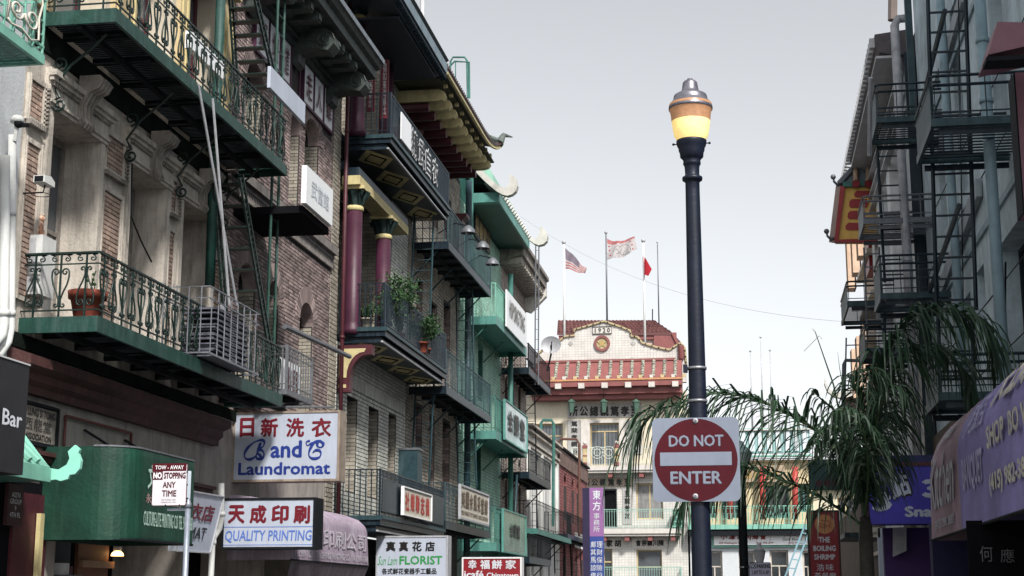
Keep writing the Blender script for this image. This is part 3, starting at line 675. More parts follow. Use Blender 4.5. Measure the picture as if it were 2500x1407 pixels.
# pot, AC unit, cat statuette, camera, twigs
pt = thing('plant_pot', 'large terracotta pot with dry twigs on the lower green balcony', 'plant pot', (-8.78, 18.95, 5.27))
c = Vector((-8.76, 18.95, 5.27)); MB().lathe([(.16,0),(.225,.33),(.255,.33),(.265,.43),(.235,.43),(.2,.36),(.0,.34)], c, 24, False).build('pot', TERRA, pt, True)
m = MB(); rnd = random.Random(4)
for i in range(7):
    a = rnd.uniform(0, 6.28); p = c+Vector((0,0,.34)); q1 = p+Vector((.1*math.cos(a), .1*math.sin(a), rnd.uniform(.15,.3))); m.tube([p, q1, q1+Vector((rnd.uniform(-.05,.05), 0, .1))], .005, 3)
    m.ball(q1+Vector((0,0,.05)), .022, 5)
m.build('twigs', LEAF, pt)
ac = thing('air_conditioner', 'white boxy air conditioner outlet on the wall below the cat figure', 'air conditioner', (-9.2, 18.45, 5.6))
p0, p1 = onY(45, 578, 18.62), onY(102, 720, 18.62)
B('casing', PIPEW, ac, (p0.x, p1.x, 18.55, 18.95, p1.z, p0.z))
m = MB()
for i in range(16): m.box(p0.x+.015+.0185*i, p0.x+.024+.0185*i, 18.54, 18.549, p1.z+.04, p0.z-.04)
m.build('grille', GREYL, ac, kind='stuff')
ct = thing('cat_statuette', 'small orange and white sitting cat figure on top of the air conditioner', 'statuette', (p0.x+.2, 18.75, p0.z))
c = Vector((p0.x+.22, 18.75, p0.z)); CT = M('orange_white_glaze', (.45,.22,.13), .35, 0, .7, 12, 0, .8, (.7,.66,.6))
m = MB().ball(c+Vector((0,0,.08)), .085, 10, 1, 1, 1).ball(c+Vector((.01,0,.17)), .06, 10, 1, 1, 1.5).ball(c+Vector((.03,0,.27)), .05, 10)
m.lathe([(.018,0),(.001,.035)], c+Vector((.0,0,.31)), 6).lathe([(.018,0),(.001,.035)], c+Vector((.06,0,.31)), 6).tube([c+Vector((.05,-.05,.02)), c+Vector((.06,-.06,.16))], .018, 6); m.build('body', CT, ct, True)
p = q(110, 452, XL+.35); fc = thing('flood_camera', 'white floodlight camera on a wire bracket beside the first stone window', 'camera', p)
MB().prism([(p.y-.16, p.z), (p.y+.14, p.z), (p.y+.14, p.z+.07), (p.y+.02, p.z+.12), (p.y-.16, p.z+.09)], 'x', p.x-.09, p.x+.07).build('hood', PIPEW, fc)
B('lens', BLK, fc, (p.x-.07, p.x+.05, p.y-.17, p.y-.161, p.z+.01, p.z+.08)); MB().tube([(p.x-.3, p.y, p.z-.1), (p.x-.02, p.y, p.z-.1), (p.x, p.y, p.z)], .012, 5).tube([p+Vector((-.05+.12*math.cos(u), .12*math.sin(u), -.13)) for u in [6.28*i/12 for i in range(12)]], .006, 4, True).build('bracket', BLK, fc)
m = MB().tube([q(322, 400, XL+.3), q(320, 530, XL+.25), q(345, 590, XL+.2), q(370, 640, XL+.2)], .014, 5); tag(m.build('cable', BLK), 'black cable hanging down the reveal between the first two stone windows', 'cable')
# white panels near the upper balcony
o = MB().box(-8.1,-8.04, 24.2, 26.3, 10.36, 10.75).build('blank_board', SIGNW); tag(o, 'blank grey white board standing above the upper green balcony rail', 'board')
sg = thing('white_fascia_sign', 'large bright white sign board past the end of the upper green balcony', 'sign', (-8.05, 26.4, 8.9))
B('board', SIGNW2, sg, (-8.1, -8.0, 26.38, 28.2, 8.85, 9.58)); text('武當館', sg, M('pale_lettering', (.62,.66,.72)), (-7.998, 26.7, 9.05), (0, 1.2, 0), (0, 0, .35), bold=.02)
B('canopy', DARK, sg, (XL, -8.1, 26.5, 28.3, 8.70, 8.84))
o = MB().box(-9.0,-8.9, 22.6, 24.2, 10.55, 10.85).build('white_strip_board', SIGNW2); tag(o, 'narrow white board behind the upper green balcony beside ochre stone', 'board')
# ---------------- green printing company awning
ga = thing('green_awning', 'large green box awning with rounded corner of the printing company', 'awning', (XL, 20.5, 2.4))
def aw_pts(x1, y0, y1, r): 
    P = [(XL+.02, y0)]; P.append((x1-r, y0))
    P += [(x1-r+r*math.sin(t), y0+r-r*math.cos(t)) for t in [math.pi/2*i/8 for i in range(1, 9)]]
    return P+[(x1, y1), (XL+.02, y1)]
P = aw_pts(-8.2, 19.3, 21.75, .5); m = MB(); n = len(P); vs = []
for k, (z, sc) in enumerate([(2.41,1.0), (2.46,1.005), (3.0,1.0), (3.55,.995), (3.655,.985)]): vs += [(XL+(p[0]-XL)*sc, p[1], z) for p in P]
fs = [(k*n+i, k*n+(i+1) % n, (k+1)*n+(i+1) % n, (k+1)*n+i) for k in range(4) for i in range(n)]+[tuple(range(4*n, 5*n))]
m.add(vs, fs); m.build('canvas', AWN_G, ga); MB().tube([(p[0]*.985+XL*.015, p[1], 3.66) for p in P[1:-1]], .016, 5).build('edge_rail', GREYI, ga)
MB().tube([(p[0], p[1]+.02, 2.42) for p in P[1:-1]], .02, 5).build('lower_rail', BLK, ga)
LTG = M('pale_green_lettering', (.45,.62,.55), .6)
v0 = onX(372, 1290, -8.195); v1 = onX(455, 1290, -8.195)
text('CULTURE-LITE PRINTING CO TEL 982-6868', ga, LTG, (-8.193, 19.86, 2.62), (0, 1.85, 0), (0, 0, .20), bold=.01)
text('文華印刷公司', ga, LTG, (-8.193, 19.95, 3.12), (0, 1.6, 0), (0, 0, .34), bold=.03); text('永昌 中西印刷', ga, M('pink_lettering', (.5,.3,.3)), (-8.193, 19.9, 2.93), (0, 1.3, 0), (0, 0, .13))
for lab, y in (('near black stay rod holding the green awning to the frieze', 20.55), ('far black stay rod holding the green awning to the frieze', 22.0)):
    tag(MB().tube([(XL+.02, y, 4.02), (XL+.6, y+.1, 3.66)], .02, 5).build('stay_rod', BLK), lab, 'rod')
# goods and warm lamp inside the shop
sh = thing('shop_shelf', 'shelf with boxes and papers behind glass under the green awning', 'shelf', (-9.9, 20.6, .14))
B('back_board', M('shelf_blue_grey', (.07,.08,.09)), sh, (-9.75, -9.70, 20.25, 20.9, .14, 2.6))
for k, z in enumerate((2.25, 1.95)): B('shelf', GREYI, sh, (-9.70, -9.5, 20.25, 20.9, z-.3, z-.28)); B('box', WHITE_D, sh, (-9.69, -9.52, 20.3, 20.5, z-.28, z-.12)); B('box', MAROON, sh, (-9.69, -9.52, 20.53, 20.62, z-.28, z-.16))
lp = onX(287, 1345, XL-.3); lm = thing('shop_lamp', 'small lit warm lamp in the shop below the green awning', 'lamp', lp)
MB().lathe([(.10,0),(.085,.045),(.05,.075),(0,.08)], lp+Vector((0,0,-.08)), 14, False).build('shade', M('lit_lamp', (.9,.6,.3), .5, em=3.5, emc=(1,.55,.2)), lm, True); B('fitting', GREYL, lm, (lp.x-.05, lp.x+.05, lp.y-.05, lp.y+.05, lp.z+.0, lp.z+.06))
dp = thing('door_panel', 'brown wooden shop door panel glimpsed under the green awning', 'door', (XL-.4, 22, .14))
B('panel', M('warm_wood', (.16,.07,.04), .6), dp, (XL-.45, XL-.40, 21.5, 22.6, .14, 2.9)); B('frame', M('light_wood', (.3,.19,.12)), dp, (XL-.40, XL-.34, 21.55, 22.7, 2.1, 2.2))
# slanted laundromat board
sb = thing('slanted_white_sign', 'slanted white sign board ending in MAT beside the tow away pole', 'sign', (-9.1, 24.3, 2.4))
P = [onX(440, 1195, -8.95), onX(545, 1213, -8.95), onX(512, 1350, -9.1), onX(430, 1345, -9.1)]
m = MB(); m.add(P+[p+Vector((-.14,0,0)) for p in P], [(3,2,1,0),(4,5,6,7),(0,1,5,4),(1,2,6,5),(2,3,7,6),(3,0,4,7)]); m.build('board', SIGNW, sb)
U = (P[2]-P[3]); V = (P[1]-P[2]); O = P[3]
text('衣店', sb, REDL, O+U*.10+V*.52+Vector((.012,0,0)), U*.72, V*.30, bold=.03); text('LAUNDROMAT', sb, BLACKL, O+U*-1.0+V*.22+Vector((.012,0,0)), U*1.72, V*.2, bold=.02)
MB().tube([p+Vector((.01,0,0)) for p in P], .018, 4, True).build('trim', GREYL, sb)
pipe('cream drainpipe with an elbow between the slanted sign and the printing sign', [q(540, 1180, XL+.3), q(541, 1262, XL+.3), q(536, 1290, XL+.22), q(522, 1312, XL+.15), q(518, 1330, XL+.15), (XL+.15, q(518, 1330, XL+.15).y, .2)], .055, PIPEW, [q(541, 1255, XL+.3), q(519, 1325, XL+.15)])
# ---------------- projecting box signs facing the camera
def box_sign(name, label, px0, py0, px1, py1, Y, face, frame, d=.35, fw=.04):
    a, b = onY(px0, py1, Y), onY(px1, py0, Y); t = thing(name, label, 'sign', ((a.x+b.x)/2, Y, a.z))
    B('box', frame, t, (a.x-fw, b.x+fw, Y+.02, Y+d, a.z-fw, b.z+fw))
    B('frame', frame, t, (a.x-fw, a.x, Y-.015, Y+.02, a.z-fw, b.z+fw)); B('frame', frame, t, (b.x, b.x+fw, Y-.015, Y+.02, a.z-fw, b.z+fw))
    B('frame', frame, t, (a.x, b.x, Y-.015, Y+.02, b.z, b.z+fw)); B('frame', frame, t, (a.x, b.x, Y-.015, Y+.02, a.z-fw, a.z))
    B('face', face, t, (a.x, b.x, Y, Y+.018, a.z, b.z)); return t
def st(t, s, mat, x0, y0, x1, y1, Y, **k):
    a, b = onY(x0, y1, Y), onY(x1, y0, Y); return text(s, t, mat, (a.x, Y-.002, a.z), (b.x-a.x, 0, 0), (0, 0, b.z-a.z), **k)
RUST = M('rusty_tan_frame', (.33,.27,.22), .6, .1, .3, 5, .1, .7, (.12,.06,.04))
t = box_sign('laundromat_sign', 'big white box sign reading B and C Laundromat with red characters', 570, 1007, 826, 1172, 27.0, SIGNW, RUST, .42)
Y = 27.0
for ch, x0, x1 in (('日',585,622), ('新',636,680), ('洗',698,744), ('衣',760,810)): st(t, ch, REDL, x0, 1020, x1, 1068, Y, bold=.035, name='character')
st(t, 'and', BLUEL, 660, 1075, 738, 1119, Y, bold=.03); st(t, 'Laundromat', BLUEL, 581, 1127, 807, 1161, Y, bold=.03)
def brush(t, pts, Y, mat, r): 
    q_ = []
    for i in range(len(pts)-1):
        p0, p1, p2, p3 = pts[max(i-1,0)], pts[i], pts[i+1], pts[min(i+2,len(pts)-1)]
        for k in range(4):
            t_ = k/4; q_.append(tuple(.5*(2*p1[c]+(p2[c]-p0[c])*t_+(2*p0[c]-5*p1[c]+4*p2[c]-p3[c])*t_*t_+(3*p1[c]-p0[c]-3*p2[c]+p3[c])*t_**3) for c in (0, 1)))
    pts = q_+[pts[-1]]
    P = [onY(x, y, Y)-Vector((0, .006, 0)) for x, y in pts]
    rs = [r*(1.05+.4*math.sin(i*.5)) for i in range(len(P))]; m = MB().tube(P, rs, 6)
    m.v = [(v[0], Y-.008+(v[1]-(Y-.006))*.15, v[2]) for v in m.v]; return m.build('lettering', mat, t)
brush(t, [(637,1081),(632,1095),(627,1110),(621,1117),(611,1122),(600,1120),(597,1110),(602,1098),(613,1086),(628,1077),(640,1075),(646,1080),(642,1091),(630,1097),(640,1100),(645,1110),(640,1120),(628,1120),(626,1112),(632,1109),(640,1120)], Y, BLUEL, .019)
brush(t, [(783,1078),(790,1084),(785,1092),(776,1090),(776,1080),(784,1076),(772,1077),(762,1088),(755,1103),(756,1115),(766,1120),(779,1117),(784,1108),(780,1100),(770,1100),(764,1106)], Y, BLUEL, .019)
brush(t, [(776,1080),(762,1082),(751,1088),(748,1080),(757,1076)], Y, BLUEL, .014)
B('bracket_bar', BLK, t, (XL, onY(560, 1000, Y).x, Y+.1, Y+.18, 5.0, 5.08), (XL, onY(560, 1000, Y).x, Y+.1, Y+.18, 3.8, 3.88))
a = onY(500, 994, Y); b = onY(815, 994, Y); MB().tube([a, b], .02, 5).build('top_rail', GREYI, t)
t = box_sign('printing_sign', 'smaller white box sign reading QUALITY PRINTING with red characters', 545, 1220, 766, 1336, 26.0, SIGNW, BLK, .5)
Y = 26.0
for ch, x0, x1 in (('天',556,599), ('成',609,652), ('印',662,706), ('刷',716,758)): st(t, ch, REDL, x0, 1233, x1, 1279, Y, bold=.045, name='character')
st(t, 'QUALITY PRINTING', BLUEL2, 549, 1294, 762, 1326, Y, bold=.018, shear=.08)
a, b = onY(545, 1336, Y), onY(766, 1285, Y); B('line', BLUEL2, t, (a.x, b.x, Y-.004, Y-.002, b.z-.012, b.z), (a.x, b.x, Y-.004, Y-.002, a.z+.03, a.z+.04))
# ---------------- mauve barrel awning
def barrel(label, x_out, y0, y1, zb, zs, zt, mat, xw=XL, name='barrel_awning', s=1):
    t = thing(name, label, 'awning', (xw, (y0+y1)/2, zb)); w = abs(x_out-xw); m = MB()
    pf = [(w, zb), (w, zs)]+[(w*math.cos(a), zs+(zt-zs)*math.sin(a)) for a in [math.pi/2*i/10 for i in range(1, 11)]]
    N = int(abs(y1-y0)/.3); n = len(pf); vs = []; rnd = random.Random(3)
    for i in range(N+1):
        y = y0+(y1-y0)*i/N
        for k, (a, z) in enumerate(pf): vs.append((xw+s*(a-(.045*(i % 2) if 0 < k < n-1 else 0)*(.2+rnd.random())), y, z))
    fs = [(i*n+k, (i+1)*n+k, (i+1)*n+k+1, i*n+k+1) for i in range(N) for k in range(n-1)]
    b0 = len(vs)
    m.add(vs, fs); m.add([vs[k] for k in range(n)]+[(xw, y0, zb)], [tuple(range(n+1))]); m.add([vs[N*n+k] for k in range(n)]+[(xw, y1, zb)], [tuple(range(n+1))[::-1]])
    m.build('canvas', mat, t, True); MB().tube([(xw+s*w, y0, zb), (xw+s*w, y1, zb)], .018, 5).build('lower_rail', BLK, t); return t
MAUVE = M('faded_mauve_canvas', (.33,.26,.34), .8, 0, .3, 1.5, .3, .9, (.50,.46,.54))
t = barrel('faded mauve barrel awning of the printing company beside the printing sign', -8.25, 26.9, 32.6, 2.33, 3.05, 3.50, MAUVE)
LM = M('pale_mauve_lettering', (.62,.58,.66))
text('天成印刷公司', t, LM, (-8.24, 27.2, 2.62), (0, 5.1, 0), (0, 0, .36), bold=.01); text('TEL.989-9129   TIN SHING PRINTING CO.   FAX.989-0768', t, LM, (-8.24, 27.05, 2.40), (0, 5.4, 0), (0, 0, .13), bold=.005)
m = MB().quad((-8.25, 26.9, 2.31), (-8.25, 32.6, 2.31), (-8.5, 32.4, 1.6), (-8.5, 27.2, 1.6)); m.build('valance', M('grey_mauve_valance', (.15,.12,.15), .85, 0, .3, 3, .3, .6, (.3,.28,.3)), t)
# ---------------- B2: column building
b2_ = thing('plum_column_building', 'pale brick building with plum columns and recessed loggias behind dark blue balconies', 'building', (XL, 37.5, 0))
W2 = [(34.95,35.95,4.15,6.4), (37.05,38.1,4.15,6.4), (39.2,40.1,4.15,6.45)]
wallX(XL, 33.92, 41.2, 3.3, 7.6, W2, .45).build('wall', MORT_L, b2_); bricks(b2_, XL, 33.93, 41.19, 3.35, 7.55, W2, .30, .095, BR_WHITE, 1, 200, .018, .016)
for (a, b, c, d) in W2: bricksY(b2_, b-.004, XL-.44, XL-.01, c, d, .28, .095, BR_BEIGE); window(b2_, XL, a, b, c, d, .42, fm=GREYI)
B('soldier_course', BR_WHITE, b2_, *[(XL+.02, XL+.032, 34.05+.13*i, 34.16+.13*i, 6.62, 6.9) for i in range(54)])['kind'] = 'stuff'
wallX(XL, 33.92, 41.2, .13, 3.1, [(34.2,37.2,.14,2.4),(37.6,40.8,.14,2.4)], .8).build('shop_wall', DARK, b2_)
# loggias: back wall, side wall, brick end pier, ceiling
for z0, z1 in ((7.75, 12.45), (12.65, 16.5)):
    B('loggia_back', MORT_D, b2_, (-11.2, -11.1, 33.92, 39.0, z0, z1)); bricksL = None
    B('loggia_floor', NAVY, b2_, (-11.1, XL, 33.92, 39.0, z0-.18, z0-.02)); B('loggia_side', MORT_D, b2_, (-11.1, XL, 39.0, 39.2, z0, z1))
    bricksY(b2_, 39.0, -11.1, XL-.02, z0, z1, .3, .1, BR_BEIGE)
    wallX(XL, 39.21, 41.2, z0, z1, (), .3).build('end_pier', MORT_L, b2_); bricks(b2_, XL, 39.22, 41.19, z0+.02, z1-.02, (), .3, .1, BR_WHITE, 1, 60, .018, .016)
    w = B('window', MAROON, b2_, (-11.09, -11.02, 35.2, 36.6, z0+.1, z0+2.9)); B('pane', GLASS, w, (-11.018, -11.01, 35.3, 36.5, z0+.2, z0+2.8))
for (y, z0, z1, r) in ((34.35, 7.75, 10.75, .20), (37.3, 7.75, 10.75, .20), (34.35, 12.65, 15.6, .19), (37.3, 12.65, 15.6, .19)):
    c = Vector((-9.2, y, 0)); cl = MB().lathe([(r*1.25,z0),(r*1.25,z0+.12),(r*1.05,z0+.2),(r,z0+.3),(r*.94,z1)], c, 20).build('column', PURPLE, b2_, True)
    MB().lathe([(r*.97,z1),(r*1.1,z1+.03),(r*1.1,z1+.1),(r*.97,z1+.13)], c, 20).build('column_ring', YELL, cl, True)
    m = MB().lathe([(r*.9,z1+.13),(r*1.0,z1+.3),(r*1.25,z1+.5)], c, 16)
    for k in range(8):
        a = 6.283*k/8; u = Vector((math.cos(a), math.sin(a), 0)); p = c+Vector((0,0,z1+.15))
        m.tube([p+u*r*.95, p+u*r*1.15+Vector((0,0,.2)), p+u*r*1.55+Vector((0,0,.34)), p+u*r*1.75+Vector((0,0,.30)), p+u*r*1.6+Vector((0,0,.2))], [.03,.06,.05,.045,.02], 5)
    m.build('leaf_capital', M('black_green_capital', (.015,.03,.028), .45, .1, .4, 8, .2), cl)
    B('abacus', YELL, cl, (c.x-.3, c.x+.3, y-.3, y+.3, z1+.5, z1+.58))
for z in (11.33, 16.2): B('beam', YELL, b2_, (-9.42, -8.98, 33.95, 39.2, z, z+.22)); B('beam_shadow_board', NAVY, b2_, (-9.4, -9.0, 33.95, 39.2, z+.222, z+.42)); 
for k in range(4): B('rafter', NAVY, b2_, (-11.0, -9.5, 34.6+1.3*k, 34.85+1.3*k, 11.9, 12.12))
def navy_bal(label, y0, y1, z, coffers=True, **k):
    r = balcony(label, y0, y1, z, NAVY, NAVY, 'plain', solid=True, fascia=.22, brackets=0, step=.135, circles=k.pop('circles', False), **k)
    B('lip', NAVY2, r, (XL, XB+.04, y0-.04, y0-.002, z-.1, z), (XB+.002, XB+.05, y0, y1, z-.08, z-.0)); B('lower_step', NAVY, r, (XL, XB-.12, y0+.06, y1-.06, z-.36, z-.225))
    B('edge_strip', GREYL, r, (XB-.11, XB-.06, y0+.05, y1-.05, z-.36, z-.32))
    if coffers:
        for i in range(4):
            yc = y0+.9+(y1-y0-1.8)*i/3; m = MB(); x_ = (XL+XB-.1)/2; z_ = z-.361
            m.add([(x_-.46, yc, z_), (x_, yc-.86, z_), (x_+.46, yc, z_), (x_, yc+.86, z_)], [(0,1,2,3)]); cf = m.build('soffit_diamond', YELL, r)
            m = MB().tube([(x_-.27, yc, z_-.005), (x_, yc-.5, z_-.005), (x_+.27, yc, z_-.005), (x_, yc+.5, z_-.005)], .026, 4, True); m.build('diamond_line', BLK, cf)
    return r
bt = navy_bal('top dark blue balcony with white character sign under the plum columns', 34.45, 41.75, 12.70)
bm2 = navy_bal('middle dark blue balcony crowded with potted plants', 34.2, 41.5, 7.90, circles=True)
bl = navy_bal('lowest dark blue balcony carrying the white sign with red characters', 34.05, 41.4, 3.50, False, circles=True)
for s_, y in zip('舊金自天', (36.0, 37.3, 38.6, 39.9)):
    pass
sg = thing('character_sign', 'white sign with bold outlined characters on the top dark blue balcony', 'sign', (XB+.06, 37, 12.8))
B('board', SIGNW2, sg, (XB+.02, XB+.05, 35.35, 36.45, 12.85, 13.55))
for ch, y in zip('精武自衣', (36.5, 37.4, 38.25, 39.15)): 
    text(ch, sg, SIGNW2, (XB+.03, y, 12.80), (0, .82, 0), (0, 0, .78), bold=.09, name='character_outline'); text(ch, sg, BLACKL, (XB+.045, y+.06, 12.86), (0, .70, 0), (0, 0, .66), bold=.01, name='character')
# corner bracket maroon and yellow
cb = MB(); pf = [(-9.46,7.45),(-8.62,7.45),(-8.62,7.22),(-8.72,7.22)]+[(-8.72-.42*math.sin(t)-.0, 7.22-.62*(1-math.cos(t))) for t in [math.pi/2*i/6 for i in range(1,7)]]+[(-9.14,6.35),(-9.46,6.35)]
o = MB().prism(pf, 'y', 34.0, 34.28).build('corner_bracket', MAROON, b2_)
MB().prism([(-9.40,7.36),(-8.76,7.36),(-8.80,7.28)]+[(-8.80-.42*math.sin(t), 7.28-.6*(1-math.cos(t))) for t in [math.pi/2*i/6 for i in range(1,7)]]+[(-9.40,6.68)], 'y', 33.985, 33.998).build('bracket_inlay', YELL, o)
MB().prism([(-9.40,6.52),(-9.22,6.52),(-9.22,6.44),(-9.40,6.44)], 'y', 33.985, 33.998).build('bracket_inlay', YELL, o)
# eave of B2
m = MB(); m.prism([(-9.46,15.9),(-8.05,15.55),(-7.95,15.62),(-7.9,15.9),(-7.75,16.0),(-9.46,17.0)], 'y', 28.5, 38.5); m.build('eave', M('dark_blue_eave', (.035,.06,.08), .5, .1, .3, 3, .1, .4), b2_)
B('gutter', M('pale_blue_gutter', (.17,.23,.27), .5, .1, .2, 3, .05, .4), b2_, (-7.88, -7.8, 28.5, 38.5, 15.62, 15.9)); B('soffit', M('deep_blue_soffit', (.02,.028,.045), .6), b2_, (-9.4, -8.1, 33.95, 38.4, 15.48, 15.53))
tl = MB().lathe([(.055,0),(.055,.16)], (0,0,0), 8).mesh('eave_tile', NAVY)
for i in range(72): inst('eave_tile', tl, b2_, (-7.96, 28.6+.138*i, 15.44), (0, 1.2, 0))
pipe('slim plum downpipe at the joint of brown brick and plum column buildings', [(XL+.18, 33.78, 17), (XL+.18, 33.78, 2)], .05, MAROON, [(XL+.18, 33.78, 12.6), (XL+.18, 33.78, 7.6)])
# hanging red couplets and furniture in the top loggia
for lab, x, y in (('left tall red couplet board in the top loggia', -9.0, 34.9), ('right tall red couplet board in the top loggia', -8.8, 35.5)):
    c_ = thing('couplet_board', lab, 'sign', (x, y, 13.6)); B('board', M('red_couplet', (.14,.02,.03), .5), c_, (x-.1, x+.1, y, y+.05, 13.45, 15.0)); vtext('福如東海壽比', c_, WHITE_D, (x-.05, y-.003, 13.55), (.1,0,0), (0,0,1.35))
o = thing('balcony_chair', 'dark red chair standing in the top loggia', 'chair', (-8.95, 36.4, 12.7)); B('seat', MAROON, o, (-9.2,-8.7,36.2,36.7,13.12,13.18)); B('backrest', MAROON, o, (-9.2,-8.7,36.68,36.73,13.18,13.6))
for sx in (-9.17,-8.76):
    for sy in (36.22,36.66): B('leg', MAROON, o, (sx,sx+.04,sy,sy+.04,12.7,13.12))
# plants
def bush(label, c, r, h, n, pot=None, name='potted_plant'):
    t = thing(name, label, 'plant', c); c = Vector(c); rnd = random.Random(int(c.y*100)); m = MB(); ms = MB()
    if pot: MB().lathe([(.10,0),(.15,.24),(.165,.24),(.165,.28),(.13,.28)], c, 14, False).build('pot', pot, t, True)
    tips = []
    for k in range(max(5, n//40)):
        a = rnd.uniform(0, 6.28); rr = r*rnd.uniform(.2, 1); tip = c+Vector((rr*math.cos(a), rr*math.sin(a), h*rnd.uniform(.45, 1))); ms.tube([c+Vector((0,0,.2)), (c+tip)/2+Vector((0,0,.12)), tip], [.014,.01,.005], 4); tips.append(tip)
    ms.build('stem', PALMST, t)
    for i in range(n):
        p = rnd.choice(tips)+Vector((rnd.gauss(0,1), rnd.gauss(0,1), rnd.gauss(0,.9)))*r*.26; L = rnd.uniform(.05,.11); d = Vector((rnd.uniform(-1,1), rnd.uniform(-1,1), rnd.uniform(-.6,.6))).normalized(); u = d.orthogonal().normalized()*L*.35
        m.add([p, p+d*L*.5+u, p+d*L, p+d*L*.5-u], [(0,1,2,3)])
    m.build('foliage', LEAF, t, kind='stuff'); return t
bush('tallest bushy green plant rising beside the second plum column', (-8.65, 36.9, 7.92), .42, 1.7, 1700, TERRA)
bush('low leafy plant in a pale pot by the first plum column', (-8.95, 34.7, 7.92), .3, .6, 300, M('pale_pot', (.5,.44,.36)))
bush('dark spreading plant in a blue pot at the near end of the middle balcony', (-8.6, 35.2, 7.92), .4, .95, 500, M('blue_pot', (.02,.03,.08)))
bush('leafy plant pushing through the middle balcony railing', (-8.35, 38.3, 7.92), .38, .9, 500, TERRA)
bush('light green plant above the rail at the far part of the middle balcony', (-8.5, 39.3, 7.92), .32, 1.1, 450, TERRA)
# signs hung on low balconies
def hung(name, label, px0, py0t, py0b, px1, X, mat, frame=None, fw=.05, d=.05):
    a = onX(px0, py0t, X); b = onX(px0, py0b, X); c = onX(px1, (py0t+py0b)/2, X); t = thing(name, label, 'sign', (X, (a.y+c.y)/2, b.z))
    B('board', mat, t, (X, X+d, a.y, c.y, b.z, a.z))
    if frame: MB().box(X, X+d+.03, a.y-fw, a.y, b.z-fw, a.z+fw).box(X, X+d+.03, c.y, c.y+fw, b.z-fw, a.z+fw).box(X, X+d+.03, a.y, c.y, a.z, a.z+fw).box(X, X+d+.03, a.y, c.y, b.z-fw, b.z).build('frame', frame, t)
    return t, a.y, c.y, b.z, a.z
CRS = M('cream_sign_face', (.60,.56,.48), .5, 0, .1, 2, .05, .3)
t, ya, yb, za, zb = hung('red_character_sign', 'cream sign with red outlined characters on the lowest dark blue balcony', 980, 1190, 1255, 1048, XB+.07, CRS, SIGNW2, .03)
for i, ch in enumerate('社樂聯志僑'): 
    w_ = (yb-ya-.3)/5; text(ch, t, M('bright_red_lettering', (.45,.05,.04), .5), (XB+.125, ya+.18+w_*i, za+.08), (0, w_*.8, 0), (0, 0, zb-za-.16), bold=.04, name='character')
B('backing_panel', NAVY, bl, (XB-.02, XB+.002, 34.2, 41.3, 3.6, 4.35))
t, ya, yb, za, zb = hung('gold_character_sign', 'framed cream sign with gold characters at the far low balcony', 1120, 1187, 1262, 1188, XB+.12, CRS, GREYL, .06)
for i, ch in enumerate('美國余風采堂總'): 
    w_ = (yb-ya-.2)/7; text(ch, t, M('brown_gold_lettering', (.13,.085,.05), .5), (XB+.175, ya+.12+w_*i, za+.28), (0, w_*.82, 0), (0, 0, zb-za-.38), bold=.03, ext=.02, name='character')
text('YEE FUNG TOY FAMILY ASSOCIATION', t, M('brown_gold_lettering', (.13,.085,.05)), (XB+.175, ya+.12, za+.07), (0, yb-ya-.24, 0), (0, 0, .13), bold=.01)
# ladders on B2/B3
def lad(label, x0b, yb_, x0t, yt, wpx, Y, dY=0, mat=NAVY2, step=.3):
    a = onY(x0b, yb_, Y); b = onY(x0t, yt, Y+dY); w = onY(x0b+wpx, yb_, Y).x-a.x; a.x += w/2; b.x += w/2
    return ladder(label, a, b, w, 'x', mat, step, .03, .014)
lad('steep ladder standing on the middle dark blue balcony up to the top balcony', 1000, 830, 1014, 470, 48, 41.0, -.0)
lad('steep ladder below the middle dark blue balcony beside a meter box', 1003, 1195, 1016, 935, 44, 41.6)
lad('second steep ladder under the upper dark balcony in front of pale brick', 1118, 990, 1114, 700, 40, 47.5)
lad('second lower steep ladder dropping to the gold character sign', 1120, 1190, 1112, 975, 44, 47.8)
mb_ = thing('meter_box', 'dark blue metal box on the wall above the lowest dark blue balcony', 'box', (XL, 40.7, 4.6)); B('box', NAVY2, mb_, (XL+.01, XL+.55, 40.4, 41.0, 4.55, 5.6)); B('lid', GREYI, mb_, (XL, XL+.58, 40.38, 41.02, 5.602, 5.66))
t = box_sign('florist_sign', 'white box sign reading FLORIST with black characters and green lettering', 921, 1312, 1090, 1430, 35.0, SIGNW, GREYL, .4); Y = 35.
for ch, x0, x1 in (('真',942,966), ('真',974,997), ('花',1006,1030), ('店',1038,1062)): st(t, ch, BLACKL, x0, 1322, x1, 1347, Y, bold=.045, name='character')
st(t, 'FLORIST', GREENL, 975, 1357, 1080, 1379, Y, bold=.03); st(t, 'Sun Lam', GREENL, 922, 1358, 970, 1380, Y, shear=.4); st(t, '各式鮮花瓷器手工藝品', BLACKL, 932, 1387, 1066, 1403, Y, bold=.03)
t = box_sign('cafe_sign', 'red box sign reading icafe Chinatown with white characters', 1131, 1364, 1270, 1450, 40.0, RED, WHITE, .4); Y = 40.
for ch, x0, x1 in (('幸',1143,1164), ('福',1172,1196), ('餅',1200,1226), ('家',1234,1260)): st(t, ch, WHITEL, x0, 1367, x1, 1390, Y, bold=.03, name='character')
st(t, 'icafé', WHITEL, 1133, 1393, 1181, 1413, Y, bold=.03); st(t, 'Chinatown', WHITEL, 1188, 1398, 1266, 1412, Y, bold=.03)
